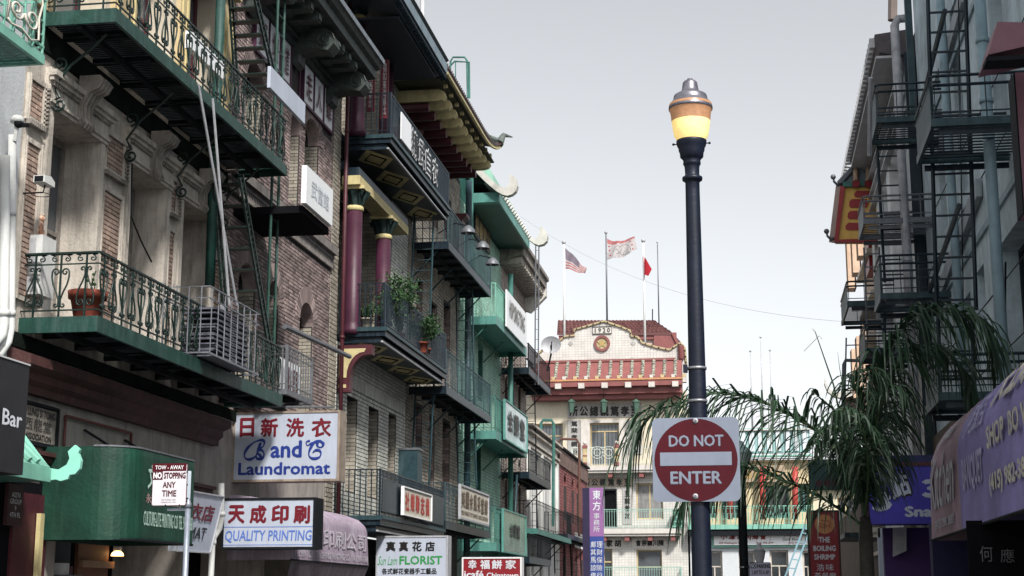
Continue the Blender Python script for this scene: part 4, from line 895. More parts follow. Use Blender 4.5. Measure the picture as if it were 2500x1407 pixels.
# ---------------- B3: pagoda roof building
b3 = thing('pagoda_roof_building', 'tan brick building under a curved tiled eave on yellow and plum brackets', 'building', (XL, 45, 0))
W3 = [(42.4,43.25,8.2,10.8), (44.5,45.4,8.2,10.5), (46.4,47.5,8.2,10.9), (42.5,43.4,4.6,7.1), (44.4,45.2,4.6,7.0), (46.4,47.6,4.6,7.1), (44.2,45.4,13,14.4), (46.4,47.5,13,14.4)]
wallX(XL, 41.22, 49.0, .13, 15.6, W3, .45).build('wall', MORT_L, b3)
bricks(b3, XL, 41.23, 48.99, 3.6, 15.4, W3, .32, .105, M('warm_grey_brick', (.36,.33,.28), .75, 0, .25, 1, .2, .35, (.13,.11,.09), island=.2), 1, 200, .02, .018)
for h in W3: bricksY(b3, h[1]-.004, XL-.44, XL-.01, h[2], h[3], .3, .105, BR_BROWN); window(b3, XL, *h, .42, fm=MAROON)
# roof: swept slab from the wall to the eave, curving up at the far end
def eave_z(y): return 15.75+.75*max(0, (y-44.5)/3.6)**2.2
m = MB(); ys = [38.7+.35*i for i in range(27)]; vs = []
for y in ys:
    z = eave_z(y); xo = -7.9+ (0 if y < 47 else -(y-47)*.0)
    vs += [(xo, y, z), (xo+.03, y, z+.16), (xo-.5, y, z+.36), (XL, y, z+1.25), (XL, y, z+.28)]
fs = [(i*5+k, (i+1)*5+k, (i+1)*5+(k+1) % 5, i*5+(k+1) % 5) for i in range(len(ys)-1) for k in range(5)]+[tuple(range(5))[::-1], tuple(len(ys)*5-5+k for k in range(5))]
m.add(vs, fs); m.build('roof', M('weathered_roof_grey', (.14,.14,.13), .8, 0, .4, 6, .4), b3)
for i in range(2):
    mm = MB().tube([(-7.86+.05*i, y, eave_z(y)-.02+.12*i) for y in ys], .05 if i == 0 else .03, 6); mm.build('eave_moulding', YELL if i == 0 else MAROON, b3)
m = MB()
TILE = M('grey_green_tiles', (.10,.12,.11), .7, 0, .4, 7, .3)
tm = MB().tube([(0,0,0), (-.5,0,.22), (-1.5,0,1.1)], .07, 7).mesh('tile_row', TILE)
for i in range(44):
    y = 38.8+.205*i; inst('tile_row', tm, b3, (-7.86, y, eave_z(y)+.22))
MB().tube([(-7.88, 47.6, eave_z(47.6)+.1), (-7.8, 48.1, 16.85), (-7.6, 48.7, 16.95)], [.16,.08,.02], 7).build('upturned_tip', TILE, b3)
B('soffit', M('olive_soffit', (.10,.10,.07), .8), b3, (XL, -8.0, 39.0, 47.4, 15.68, 15.72))
for i in range(10):
    y = 39.7+.82*i; z = min(15.42, eave_z(y)-.35) + (0 if y < 45 else (y-45)*.06)
    k = MB(); pf = [(XL, z+.18), (-8.25, z+.18), (-8.1, z+.1), (-8.06, z-.02), (-8.14, z-.12), (-8.3, z-.16), (XL, z-.16)]; k.prism(pf, 'y', y-.13, y+.13); bk = k.build('eave_bracket', YELL, b3)
    MB().tube([(XL, y, z-.30), (-8.55, y, z-.30)], .13, 8).build('lower_beam', MAROON, bk)
    MB().tube([(-8.1, y-.2, z+.24), (-8.0, y-.2, z+.24)], .07, 8).build('rafter_end', YELL, bk)
t, ya, yb, za, zb = hung('long_cream_sign', 'long cream framed sign with dark characters below the bracketed eave', 1037, 268, 330, 1100, XL+.12, CRS, M('brown_frame', (.10,.07,.05)), .06, .12)
for i, ch in enumerate('溯源總堂雷方鄺'): w_ = (yb-ya-.3)/7; text(ch, t, BLACKL, (XL+.245, ya+.2+w_*i, za+.14), (0, w_*.75, 0), (0, 0, zb-za-.28), bold=.03, name='character')
for z, h_ in ((13.75, .9), (14.95, .5)):
    for y in (41.6, 48.2) if z < 14 else (41.6,): 
        m = MB().prism([(XL, z), (XL+.22, z), (XL+.3, z+.1), (XL+.3, z+.2), (XL+.45, z+.3), (XL+.45, z+.4), (XL, z+.4)], 'y', y-.3, y+.3); m.build('maroon_bracket', MAROON, b3)
B('maroon_bay', MAROON, b3, (XL+.01, XL+.25, 47.75, 48.6, 11.9, 13.7)); B('maroon_pilaster', MAROON, b3, (XL, XL+.2, 41.3, 41.6, 12.8, 14.9))
balcony('upper dark balcony above ladders on the tan brick building', 41.7, 49.0, 11.72, NAVY, NAVY2, 'plain', ht=1.05, fascia=.22, brackets=4, step=.2)
balcony('far dark balcony joined to the middle plant balcony', 41.55, 49.0, 7.5, NAVY, NAVY2, 'plain', ht=1.05, fascia=.22, brackets=4, step=.2)
balcony('dark low balcony behind the gold character sign', 41.6, 49.0, 3.75, NAVY, NAVY2, 'plain', ht=1.05, fascia=.22, brackets=2, step=.2)
pipe('first fat blue green drainpipe between tan brick and green building', [(XL+.3, 49.1, 15.6), (XL+.3, 49.1, .2)], .11, NAVY2)
pipe('second thinner blue green drainpipe against the green building', [(XL+.3, 49.6, 16.1), (XL+.3, 49.6, 11)], .07, TEALD)
fl = MB().tube([(-10.4, 47, 15), (-10.4, 47, 30)], .08, 8).build('roof_pole', WHITE_D); tag(fl, 'tall pale pole on the pagoda roof running out of the top of the picture', 'pole')
p0, p1 = onY(1102, 155, 48), onY(1142, 215, 48); rl = MB().tube([onY(1098, 200, 48), onY(1100, 150, 48), onY(1106, 140, 48), onY(1134, 140, 48), onY(1140, 148, 48), onY(1142, 240, 48)], .035, 6).tube([onY(1100, 160, 46.5), onY(1110, 150, 46.5), onY(1145, 152, 46.5), onY(1146, 240, 46.5)], .035, 6).tube([onY(1112, 152, 46.5), onY(1112, 210, 46.5)], .02, 5); tag(rl.build('roof_handrail', TEALD), 'teal pipe handrail on the roof behind the curved tiled eave', 'railing')
# ---------------- B4: green pagoda building
b4 = thing('pale_green_building', 'pale green painted brick building with teal awning roof and upturned white horns', 'building', (XL, 53, 0))
W4 = [(50.4,51.1,5.0,7.3), (52.4,53.3,5.0,7.3), (50.5,51.2,8.6,10.9), (52.6,53.6,8.6,10.8), (51,52,12.2,13.6)]
wallX(XL, 49.02, 57.6, .13, 17.3, W4, .4).build('wall', TEALD, b4)
bricks(b4, XL, 49.03, 57.59, 3.6, 15.0, W4, .32, .11, BR_GREEN, 1, 160, .022, .016)
for h in W4:
    m = MB(); archfill(m, XL+.004, h[0], h[1], h[3], 1, .2, .35); m.build('arch_spandrel', BR_GREEN, b4); window(b4, XL, *h, .36, fm=TEALD)
g = [onY(x, y, 49.9) for x, y in [(1150,455),(1150,395),(1160,397),(1185,425),(1205,445),(1222,457),(1232,462),(1240,458),(1245,448),(1246,428),(1253,431),(1262,440),(1265,456),(1261,469),(1252,477),(1240,481),(1228,478),(1214,470),(1190,450),(1165,425)]]
HORN = M('horn_grey_white', (.55,.54,.50), .7, 0, .15, 4, .2, .5, (.3,.29,.26))
MB().prism([(p.x, p.z) for p in g[1:]], 'y', 49.75, 50.05).build('horn', HORN, b4)
EX = onX(1215, 472, -7.55); 
e0 = onY(1215, 470, 50.1); ez = e0.z; ex = e0.x
m = MB(); far = 57.4
w0 = onY(1148, 395, 50.1); m.prism([(XL, ez+1.45), (XL, ez+1.15), (ex, ez-.02), (ex, ez+.10)], 'y', 50.1, far); m.build('awning_roof', TEALD, b4)
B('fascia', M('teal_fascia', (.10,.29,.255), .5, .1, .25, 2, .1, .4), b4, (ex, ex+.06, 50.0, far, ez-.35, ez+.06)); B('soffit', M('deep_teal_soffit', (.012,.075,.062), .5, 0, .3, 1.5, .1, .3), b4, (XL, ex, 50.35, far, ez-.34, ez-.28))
B('end_beam', MATS['teal_fascia'], b4, (XL, ex, 50.0, 50.34, ez-.36, ez-.02)); B('end_beam', TEALD, b4, (XL, ex-.9, 50.0, 50.2, ez+.55, ez+.75))
tt = MB().tube([(0,0,0), (.62,0,-.45)], .085, 7).mesh('tile_end', HORN)
for i in range(17): inst('tile_end', tt, b4, (ex-.5, 50.5+.41*i, ez+.48))
h2 = [onY(x, y, 57.5) for x, y in [(1296,578),(1305,587),(1313,582),(1318,572),(1319,557),(1325,556),(1333,565),(1338,578),(1336,590),(1328,598),(1316,601),(1305,597),(1293,588)]]
MB().prism([(p.x, p.z) for p in h2], 'y', 57.35, 57.7).build('horn', HORN, b4)
pk = [onY(x, y, 51.5) for x, y in [(1140,350),(1157,357),(1185,395),(1203,425),(1206,450),(1140,450)]]
MB().prism([(p.x, p.z) for p in pk], 'y', 51.5, 57).build('roof_parapet', M('mint_parapet', (.30,.52,.42), .7, 0, .15, 1, .2, .4, (.2,.36,.3)), b4)
t, ya, yb, za, zb = hung('dark_gold_sign', 'black sign with gold characters under the teal awning roof', 1157, 515, 575, 1194, XL+.06, BLACKL)
for i, ch in enumerate('協善堂公'): w_ = (yb-ya)/4; text(ch, t, GOLDL, (XL+.115, ya+.05+w_*i, za+.1), (0, w_*.85, 0), (0, 0, zb-za-.2), bold=.03, name='character')
for k, (px, py) in enumerate([(1143,560),(1178,598),(1202,638)]):
    p = onX(px, py, XB+.4); t = thing('barn_lamp', ['dark bell lamp nearest the fat blue green drainpipe','dark bell lamp below the black sign with gold characters','dark bell lamp farthest from camera above the teal balcony'][k], 'lamp', p, 'bell lamps of the green building')
    MB().lathe([(.22,-.12),(.2,-.02),(.1,.08),(.04,.12)], p, 14, False).build('shade', GREYI, t, True); MB().tube([p+Vector((0,0,.1)), p+Vector((-.4,0,.2)), p+Vector((-.9,0,-.1))], .02, 5).build('arm', BLK, t)
def teal_bal(label, y0, y1, z):
    r = balcony(label, y0, y1, z, M('teal_fascia', (.10,.29,.255)), TEALD, 'none', solid=True, fascia=.28, brackets=3, xo=XB)
    plain_rail(r, [(XL, y0+.03), (XB-.03, y0+.03), (XB-.03, y1-.03), (XL, y1-.03)], z, 1.15, TEAL if z > 11 else TEALD, step=.24, t=.014, top=.03); return r
teal_bal('upper teal balcony with the white gold lettered board', 50.0, 57.2, 11.05); teal_bal('middle teal balcony with the board of reflected light', 50.0, 57.2, 7.15); teal_bal('lowest teal balcony with green patterned board', 50.0, 57.2, 3.45)
t, ya, yb, za, zb = hung('white_lettered_sign', 'white board with raised letters HOP SING TONG on the upper teal balcony', 1234, 707, 797, 1283, XB+.06, SIGNW2)
text('HOP SING TONG', t, M('dull_gold_letters', (.08,.06,.035), .4, .3), (XB+.115, ya+.5, za+.45), (0, yb-ya-1.2, 0), (0, 0, .62), bold=.03, ext=.03)
t, ya, yb, za, zb = hung('reflective_sign', 'shiny pale board with dark raised characters on the middle teal balcony', 1229, 978, 1070, 1283, XB+.06, M('shiny_pale_board', (.45,.58,.58), .12, 0, .5, .8, .05, .3, (.1,.3,.28)), MATS['teal_fascia'], .05)
for i, ch in enumerate('合勝堂'): text(ch, t, BLACKL, (XB+.115, ya+.6+1.4*i, za+.3), (0, 1.1, 0), (0, 0, .8), bold=.05, ext=.03, name='character')
t, ya, yb, za, zb = hung('green_pattern_sign', 'green and silver patterned board with small characters on the lowest teal balcony', 1225, 1245, 1345, 1280, XB+.06, M('green_silver_pattern', (.16,.26,.22), .25, .2, .6, 1.5, .05, .9, (.03,.13,.10)), MATS['teal_fascia'], .05)
for i, ch in enumerate('合勝堂'): text(ch, t, BLACKL, (XB+.115, ya+1.4+.8*i, za+.5), (0, .6, 0), (0, 0, .5), bold=.05, ext=.03, name='character')
pipe('long green drainpipe at the far corner of the green building', [(XL+.5, 57.0, 14.0), (XL+.5, 57.0, 1)], .1, TEALD)
pipe('slanted teal strut pole running down between the teal balconies', [onX(1262, 1160, XB), onX(1254, 1330, XB)], .04, NAVY2)
# ---------------- B5 grey cornice building
b5 = thing('grey_cornice_building', 'narrow grey brick building with a heavy bracketed stone cornice', 'building', (XL, 61, 0))
W5 = [(58.6,59.3,9.0,11), (60.3,61,9.0,11), (62.1,62.8,9.0,11), (58.6,59.3,4.8,7.2), (60.3,61,4.8,7.2), (62.1,62.8,4.8,7.2)]
wallX(XL, 57.62, 64.5, .13, 15.0, W5, .35).build('wall', M('pinkish_mortar', (.10,.085,.08), .9), b5); bricks(b5, XL, 57.63, 64.49, 4.5, 14.9, W5, .36, .125, M('pale_pinkish_brick', (.36,.31,.28), .8, 0, .25, 1, .2, .4, (.15,.12,.11), island=.15), 1, 60, .025, .02)
for h in W5:
    m = MB(); archfill(m, XL+.004, h[0], h[1], h[3], 1, .2, .35); m.build('arch_spandrel', STONE2, b5); window(b5, XL, *h, .3, fm=GREYI)
m = MB().prism([(XL,14.45),(XL+.25,14.5),(XL+.4,14.75),(XL+.95,14.85),(XL+.95,15.15),(XL+1.05,15.2),(XL+1.05,15.35),(XL,15.5)], 'y', 57.3, 64.3); m.build('cornice', STONE2, b5)
for i in range(14): B('modillion', STONE, b5, (XL+.3, XL+.85, 57.6+.48*i, 57.82+.48*i, 14.56, 14.82))
MB().prism([(XL,13.9),(XL+.25,13.8),(XL+.95,14.5),(XL+.95,14.85),(XL,14.85)], 'y', 64.0, 64.4).build('end_bracket', HORN, b5)
balcony('dark railed balcony holding laundry in front of the satellite dish', 57.8, 64.2, 10.45, NAVY, BLK, 'plain', ht=.95, fascia=.25, brackets=2, step=.22)
balcony('lower dark railed balcony of the grey cornice building', 57.8, 64.2, 6.4, NAVY, BLK, 'plain', ht=.85, fascia=.25, brackets=2, step=.22)
balcony('dark iron balcony at the bottom edge right of the cafe sign', 57.8, 64.2, 3.2, NAVY, BLK, 'plain', ht=.85, fascia=.25, brackets=2, step=.22)
o = MB().box(-8.7,-8.6,59,61,11.0,11.6).box(-8.9,-8.8,61.1,62.6,11.1,11.75).build('laundry', M('pale_cloth', (.55,.52,.56), .9, 0, .2, 3, .3)); tag(o, 'pale cloths drying above the dark balcony rail', 'laundry', kind='stuff')
p = onX(1345, 842, XB+.1); sd_ = thing('satellite_dish', 'grey oval satellite dish on an arm over the dark balcony', 'satellite dish', p)
m = MB(); 
for k in range(5): pass
n = 20; c = p; vs = [(c.x, c.y+.12, c.z)]
for rr, dy in ((.22,.09), (.44,.0)): vs += [(c.x+rr*math.cos(6.283*i/n), c.y+dy, c.z+rr*.85*math.sin(6.283*i/n)) for i in range(n)]
fs = [(0, 1+(i+1) % n, 1+i) for i in range(n)]+[(1+i, 1+(i+1) % n, 1+n+(i+1) % n, 1+n+i) for i in range(n)]; m.add(vs, fs)
m.build('dish', GREYL, sd_, True); MB().tube([p+Vector((0,.1,0)), p+Vector((0,.1,-.35)), p+Vector((-.2,.3,-1.1))], .04, 6).build('arm', BLK, sd_); MB().tube([p+Vector((0,.0,-.3)), p+Vector((.1,-.5,.05))], .02, 5).build('feed_arm', BLK, sd_)
def onlad(label, px0, py0, px1, py1, wpx, Y, mat=GREYI, step=.35): return lad(label, px0, py0, px1, py1, wpx, Y, 0, mat, step)
onlad('thin grey ladder mast rising above the grey cornice building', 1306, 940, 1308, 600, 8, 60, GREYI, .4)
onlad('thin ladder in front of narrow white building', 1288, 1365, 1280, 960, 26, 66, BLK)
# ---------------- B6 white narrow, B7 red brick
b6 = thing('narrow_white_building', 'narrow white rendered building with mouldings along its sloping roofline', 'building', (XL, 70, 0))
W6 = [(65.4,66.2,5.6,8),(67.6,68.4,5.6,8),(69.8,70.6,5.6,8),(72,72.8,5.6,8),(66,66.8,2.6,4.4),(68.6,69.4,2.6,4.4),(71.4,72.2,2.6,4.4),(73.6,74.2,2.6,4.4)]
wallX(XL, 64.6, 75.2, .13, 9.0, W6, .3).build('wall', M('bright_render', (.62,.62,.60), .8, 0, .15, 1, .2, .5, (.3,.3,.29)), b6)
for h in W6:
    m = MB(); archfill(m, XL+.004, h[0], h[1], h[3], 1, .2, .4); m.build('arch_spandrel', MATS['bright_render'], b6); window(b6, XL, *h, .26, fm=GREYI)
for z, d in ((8.1,.08),(8.3,.14),(8.7,.2),(8.95,.3)): B('roof_moulding', STONE, b6, (XL, XL+d, 64.6, 75.2, z, z+.1))
for y in (65.0, 69.2, 74.8): B('pilaster', MATS['bright_render'], b6, (XL, XL+.1, y-.25, y+.25, 1, 8.1))
b7 = thing('red_brick_building', 'dark red brick building with arched windows beside the narrow white building', 'building', (XL, 82, 0))
W7 = [(77.6,78.9,5.6,7.9),(81.2,82.2,5.6,7.9),(83.4,84.4,5.6,7.9),(77,78.2,2.0,4.3),(80.4,81.4,2.0,4.3),(82.6,83.6,2,4.3),(85.4,86.4,2,4.3)]
wallX(XL, 75.22, 89, .13, 9.05, W7, .3).build('wall', MORT_D, b7); bricks(b7, XL, 75.23, 88.98, 1.5, 9.0, W7, .45, .15, BR_RED, 1, 60, .025, .02)
for h in W7:
    m = MB(); archfill(m, XL+.004, h[0], h[1], h[3], 1, .2, .55); m.build('arch_spandrel', BR_RED, b7); window(b7, XL, *h, .26, fm=BLK)
B('parapet', M('rubble_brown', (.17,.11,.10), .9, 0, .6, 4, .5), b7, (XL+.03, XL+.1, 75.3, 88.9, 8.2, 9.0)); B('coping', BLK, b7, (XL, XL+.2, 75.23, 89, 9.05, 9.15))
balcony('green edged fire escape balcony with wire panels in front of red brick', 60.0, 71.5, 4.35, TEALD, BLK, 'plain', xo=XB, ht=1.1, fascia=.22, brackets=2, step=.35)
balcony('small dark fire escape platform nearest the vertical banner', 70.2, 82, 4.55, NAVY, BLK, 'plain', xo=XB, ht=1.0, fascia=.2, brackets=2, step=.35)
for lab, pts, Y, mt in (('green hooped ladder pipe over the narrow white building roof', [(1350,1285),(1352,1035),(1346,1026),(1326,1026),(1321,1033),(1320,1100)], 70, TEALD), ('rusty hooped ladder pipe over the red brick building', [(1414,1310),(1414,1085),(1408,1073),(1370,1072),(1363,1080),(1363,1100)], 80, M('rusty_pipe', (.12,.06,.045), .8))):
    tag(MB().tube([onY(x, y, Y) for x, y in pts], .07, 6).build('hooped_pipe', mt), lab, 'pipe')
onlad('ladder below the green edged fire escape platform', 1355, 1400, 1352, 1300, 26, 72, BLK); onlad('ladder hanging from the dark platform nearest the vertical banner', 1395, 1405, 1392, 1320, 24, 80, BLK)
vb = thing('vertical_banner', 'tall vertical sign purple above and blue below with white characters', 'sign', (-7.5, 75, 2))
a, b = onY(1441, 1407, 75), onY(1472, 1191, 75); zm = onY(1441, 1310, 75).z
B('box', M('deep_violet_side', (.02,.015,.05)), vb, (a.x-.35, a.x-.003, 75, 75.25, .8, b.z)); B('purple_face', M('lilac_face', (.26,.12,.30), .5, 0, .1, 2, 0), vb, (a.x, b.x, 75, 75.25, zm, b.z)); B('blue_face', M('blue_face', (.03,.06,.25), .5, 0, .1, 2, 0), vb, (a.x, b.x, 75, 75.25, .8, zm-.01))
for i, ch in enumerate('東方'): st(vb, ch, WHITEL, 1447, 1197+27*i, 1466, 1220+27*i, 74.99, bold=.02, name='character')
for i, ch in enumerate('事務所'): st(vb, ch, WHITEL, 1449, 1253+16*i, 1464, 1267+16*i, 74.99, name='character')
for i, ch in enumerate('理財保險行'): st(vb, ch, WHITEL, 1457, 1322+19*i, 1471, 1337+19*i, 74.99, name='character')
for i, ch in enumerate('鄺其馬諒儀'): st(vb, ch, WHITEL, 1442, 1322+19*i, 1455, 1337+19*i, 74.99, name='character')
o = MB(); a, b = onX(1405, 1300, XL+.3), onX(1425, 1342, XL+.3); o.box(XL+.25, XL+.3, a.y, b.y, b.z, a.z); tag(o.build('small_white_sign', SIGNW2), 'small white sign on red brick behind the fire escape platform', 'sign')
# ================================================================ FAR SIDE OF THE CROSS STREET
FY = 100.
fp = lambda x, y, Y=FY: onY(x, y, Y)
TILEW = bpy.data.materials.new('white_glazed_tile'); TILEW.use_nodes = True
def brickmat(m, c1, c2, mort, w, h, axis='xz'):
    t = m.node_tree; N, L = t.nodes, t.links; g = N.new('ShaderNodeNewGeometry'); sp = N.new('ShaderNodeSeparateXYZ'); cb = N.new('ShaderNodeCombineXYZ')
    L.new(g.outputs['Position'], sp.inputs[0]); L.new(sp.outputs['X' if axis == 'xz' else 'Y'], cb.inputs[0]); L.new(sp.outputs['Z'], cb.inputs[1])
    b = N.new('ShaderNodeTexBrick'); b.inputs['Color1'].default_value = (*c1, 1); b.inputs['Color2'].default_value = (*c2, 1); b.inputs['Mortar'].default_value = (*mort, 1)
    b.inputs['Scale'].default_value = 1; b.inputs['Mortar Size'].default_value = .014; b.inputs['Brick Width'].default_value = w; b.inputs['Row Height'].default_value = h
    L.new(cb.outputs[0], b.inputs['Vector']); n = N.new('ShaderNodeTexNoise'); n.inputs['Scale'].default_value = .9; n.inputs['Detail'].default_value = 6; L.new(g.outputs['Position'], n.inputs['Vector'])
    r = N.new('ShaderNodeMapRange'); r.inputs['From Min'].default_value = .35; r.inputs['From Max'].default_value = .7; r.inputs['To Min'].default_value = 1.05; r.inputs['To Max'].default_value = .82; L.new(n.outputs['Fac'], r.inputs['Value'])
    s_ = N.new('ShaderNodeVectorMath'); s_.operation = 'SCALE'; L.new(b.outputs[0], s_.inputs[0]); L.new(r.outputs[0], s_.inputs['Scale']); L.new(s_.outputs[0], N['Principled BSDF'].inputs['Base Color']); N['Principled BSDF'].inputs['Roughness'].default_value = .5
brickmat(TILEW, (.60,.585,.56), (.54,.525,.50), (.40,.375,.34), .21, .17)
for n_ in TILEW.node_tree.nodes:
    if n_.type == 'TEX_BRICK': n_.offset = 0; n_.inputs['Mortar Size'].default_value = .012
h1 = thing('association_hall', 'white tiled hall dated 1920 with red tiled eave and stepped gable', 'building', (-9, FY, 0))
RTER = M('rose_terracotta', (.23,.078,.075), .6, 0, .2, 2, .2, .4, (.2,.08,.07)); RROOF = M('red_roof_tile', (.15,.062,.06), .7, 0, .3, 5, .2, 0, island=.2)
WTR = M('white_terracotta', (.56,.53,.50), .6, 0, .15, 2, .2, .4, (.4,.33,.27)); SANDT = M('sandy_trim', (.40,.33,.20), .7, 0, .2, 3, .2, .4, (.25,.18,.1))
xl, xr = fp(1280, 960).x, fp(1676, 960).x
def zz(y, Y=FY): return fp(1475, y, Y).z
def wallY(Y, x0, x1, z0, z1, holes, depth=.35):
    m = MB(); xs = cuts(x0, x1, [h[0] for h in holes]+[h[1] for h in holes]); zs = cuts(z0, z1, [h[2] for h in holes]+[h[3] for h in holes])
    for i in range(len(xs)-1):
        for j in range(len(zs)-1):
            a, b, c, d = xs[i], xs[i+1], zs[j], zs[j+1]; mx, mz = (a+b)/2, (c+d)/2
            if any(h[0] < mx < h[1] and h[2] < mz < h[3] for h in holes): continue
            m.quad((a,Y,c),(a,Y,d),(b,Y,d),(b,Y,c))
    D = Y+depth
    for a, b, c, d in holes:
        m.quad((a,Y,c),(a,D,c),(a,D,d),(a,Y,d)); m.quad((b,Y,c),(b,Y,d),(b,D,d),(b,D,c)); m.quad((a,Y,d),(a,D,d),(b,D,d),(b,Y,d)); m.quad((a,Y,c),(b,Y,c),(b,D,c),(a,D,c))
    E = D+.3; m.quad((x0,Y,z0),(x0,E,z0),(x0,E,z1),(x0,Y,z1)); m.quad((x1,Y,z0),(x1,Y,z1),(x1,E,z1),(x1,E,z0)); m.quad((x0,Y,z1),(x0,E,z1),(x1,E,z1),(x1,Y,z1)); m.quad((x0,E,z0),(x1,E,z0),(x1,E,z1),(x0,E,z1))
    return m
def HX(px0, px1, py0, py1, Y=FY): a, b = fp(px0, py1, Y), fp(px1, py0, Y); return (a.x, b.x, a.z, b.z)
def winY(root, Y, h, mat, nx=1, nz=0, fw=.09, gl=None, tr=None, depth=.3):
    a, b, c, d = h; y = Y+depth; m = MB(); m.box(a, a+fw, y-.08, y, c, d).box(b-fw, b, y-.08, y, c, d).box(a+fw, b-fw, y-.08, y, d-fw, d).box(a+fw, b-fw, y-.08, y, c, c+fw)
    for i in range(1, nx): x = a+(b-a)*i/nx; m.box(x-.04, x+.04, y-.07, y-.002, c+fw, (tr or d)-fw if not tr else tr-.04)
    if tr: m.box(a+fw, b-fw, y-.08, y-.004, tr-.04, tr+.04)
    w = m.build('window', mat, root); B('pane', gl or GLASS, w, (a+fw, b-fw, y-.03, y-.02, c+fw, d-fw)); return w
DOOR = HX(1441,1511,1032,1138); WLf = HX(1308,1374,1034,1090); mid = HX(1473,1506,1193,1288); wr = HX(1554,1618,1180,1268); gl1 = HX(1473,1495,1341,1440); gr1 = HX(1555,1616,1342,1440)
wallY(FY, xl, xr, zz(1150)-.0, zz(958), [DOOR, WLf], .35).build('top_floor_wall', M('cream_glazed_brick', (.62,.56,.44), .5, 0, .1, 2, .1, .4, (.4,.33,.24)), h1)
wallY(FY, xl, xr, .13, zz(1150)-.01, [mid, wr, gl1, gr1], .35).build('wall', TILEW, h1)
winY(h1, FY, DOOR, OCHRE, 2, tr=zz(1053), gl=GLASS2); winY(h1, FY, WLf, OCHRE, 2, tr=zz(1062), gl=GLASS2); winY(h1, FY, mid, GREYI, 1, gl=DARK); winY(h1, FY, wr, OCHRE, 2, gl=CURT); winY(h1, FY, gl1, OCHRE, 1, tr=zz(1372)); winY(h1, FY, gr1, OCHRE, 1, tr=zz(1385), gl=GLASS2)
# leaded bars
for h, k in ((DOOR, 8), (WLf, 8)):
    m = MB(); 
    for i in range(1, k): x = h[0]+(h[1]-h[0])*i/k; m.box(x-.012, x+.012, FY+.26, FY+.268, h[2]+.7, h[3]-.1)
    m.build('leading', BLK, h1, kind='stuff')
hp = HX(1419,1533,1024,1143); B('white_surround', WTR, h1, (hp[0], DOOR[0]-.002, FY-.05, FY-.002, hp[2], hp[3]), (DOOR[1]+.002, hp[1], FY-.05, FY-.002, hp[2], hp[3]), (DOOR[0]-.002, DOOR[1]+.002, FY-.05, FY-.002, DOOR[3], hp[3]))
GSL = M('grey_stone_panel', (.38,.37,.36), .7, 0, .2, 2, .2, .4)
def panelY(name, px0, py0, px1, py1, mat, pr=.06): h = HX(px0, px1, py0, py1); return B(name, mat, h1, (h[0], h[1], FY-pr, FY-.003, h[2], h[3]))
pn = panelY('character_panel', 1386, 984, 1566, 1021, GSL)
for i, ch in enumerate('所公總親篤孝至'): st(pn, ch, BLACKL, 1390+25*i, 991, 1411+25*i, 1017, FY-.061, bold=.05, name='character')
pn = panelY('character_panel', 1386, 1025, 1417, 1110, GSL)
for i, ch in enumerate('篤棐孝親悠'): st(pn, ch, BLACKL, 1394, 1028+16.5*i, 1410, 1042+16.5*i, FY-.061, bold=.04, name='character')
pn = panelY('character_panel', 1535, 1025, 1566, 1110, GSL)
for i, ch in enumerate('至誠孝友善'): st(pn, ch, BLACKL, 1542, 1028+16.5*i, 1558, 1042+16.5*i, FY-.061, bold=.04, name='character')
pn = panelY('character_panel', 1420, 1165, 1545, 1190, M('tan_stone_panel', (.34,.28,.23), .7))
for i, ch in enumerate('所公親篤孝至'): st(pn, ch, BLACKL, 1424+20*i, 1169, 1440+20*i, 1187, FY-.061, bold=.04, name='character')
pn = panelY('character_panel', 1521, 1192, 1542, 1280, GSL)
for i, ch in enumerate('至誠孝友'): st(pn, ch, BLACKL, 1525, 1198+18*i, 1538, 1213+18*i, FY-.061, bold=.04, name='character')
pn = panelY('character_panel', 1474, 1314, 1526, 1340, WTR)
for i, ch in enumerate('家胡'): st(pn, ch, BLACKL, 1480+20*i, 1318, 1496+20*i, 1336, FY-.061, bold=.05, name='character')
pn = panelY('character_panel', 1543, 1314, 1626, 1338, WTR)
for i, ch in enumerate('會宗穎川陳'): st(pn, ch, BLACKL, 1552+14*i, 1318, 1565+14*i, 1334, FY-.061, bold=.05, name='character')
# balconies of the hall
def hall_balc(label, py, px0, px1, ht, mat, rail_mat, floor_t=.3, out=1.0):
    z = zz(py, FY-out); a, b = fp(px0, py, FY-out).x, fp(px1, py, FY-out).x; t = thing('balcony', label, 'balcony', ((a+b)/2, FY, z-floor_t))
    B('deck', mat, t, (a, b, FY-out, FY-.003, z-floor_t, z)); B('lower_moulding', mat, t, (a+.1, b-.1, FY-out+.1, FY-.003, z-floor_t-.15, z-floor_t-.002))
    for i in range(4): B('bracket', RTER, t, (a+.5+(b-a-1)*i/3-.15, a+.5+(b-a-1)*i/3+.15, FY-out+.2, FY-.003, z-floor_t-.45, z-floor_t-.152))
    plain_rail(t, [(a, FY-.1), (a, FY-out+.05), (b, FY-out+.05), (b, FY-.1)], z, ht, rail_mat, step=.16, t=.012, top=.03, circles=True)
    return t, z
tb1, zb1 = hall_balc('white iron balcony with red and yellow posts in front of the ochre door', 1137, 1395, 1660, 1.2, WTR, M('pale_green_white_iron', (.55,.60,.55), .5))
for px in (1428, 1506):
    x = fp(px, 1130, FY-1).x; ps = B('post', OCHRE, tb1, (x-.13, x+.13, FY-1.05, FY-.8, zb1, zb1+1.15)); B('band', RTER, ps, (x-.16, x+.16, FY-1.08, FY-.77, zb1+1.152, zb1+1.35), (x-.15, x+.15, FY-1.07, FY-.78, zb1, zb1+.22), (x-.14, x+.14, FY-1.06, FY-.79, zb1+.6, zb1+.7)); MB().ball((x, FY-.92, zb1+1.5), .13, 10).build('finial', WTR, ps, True)
m = MB()
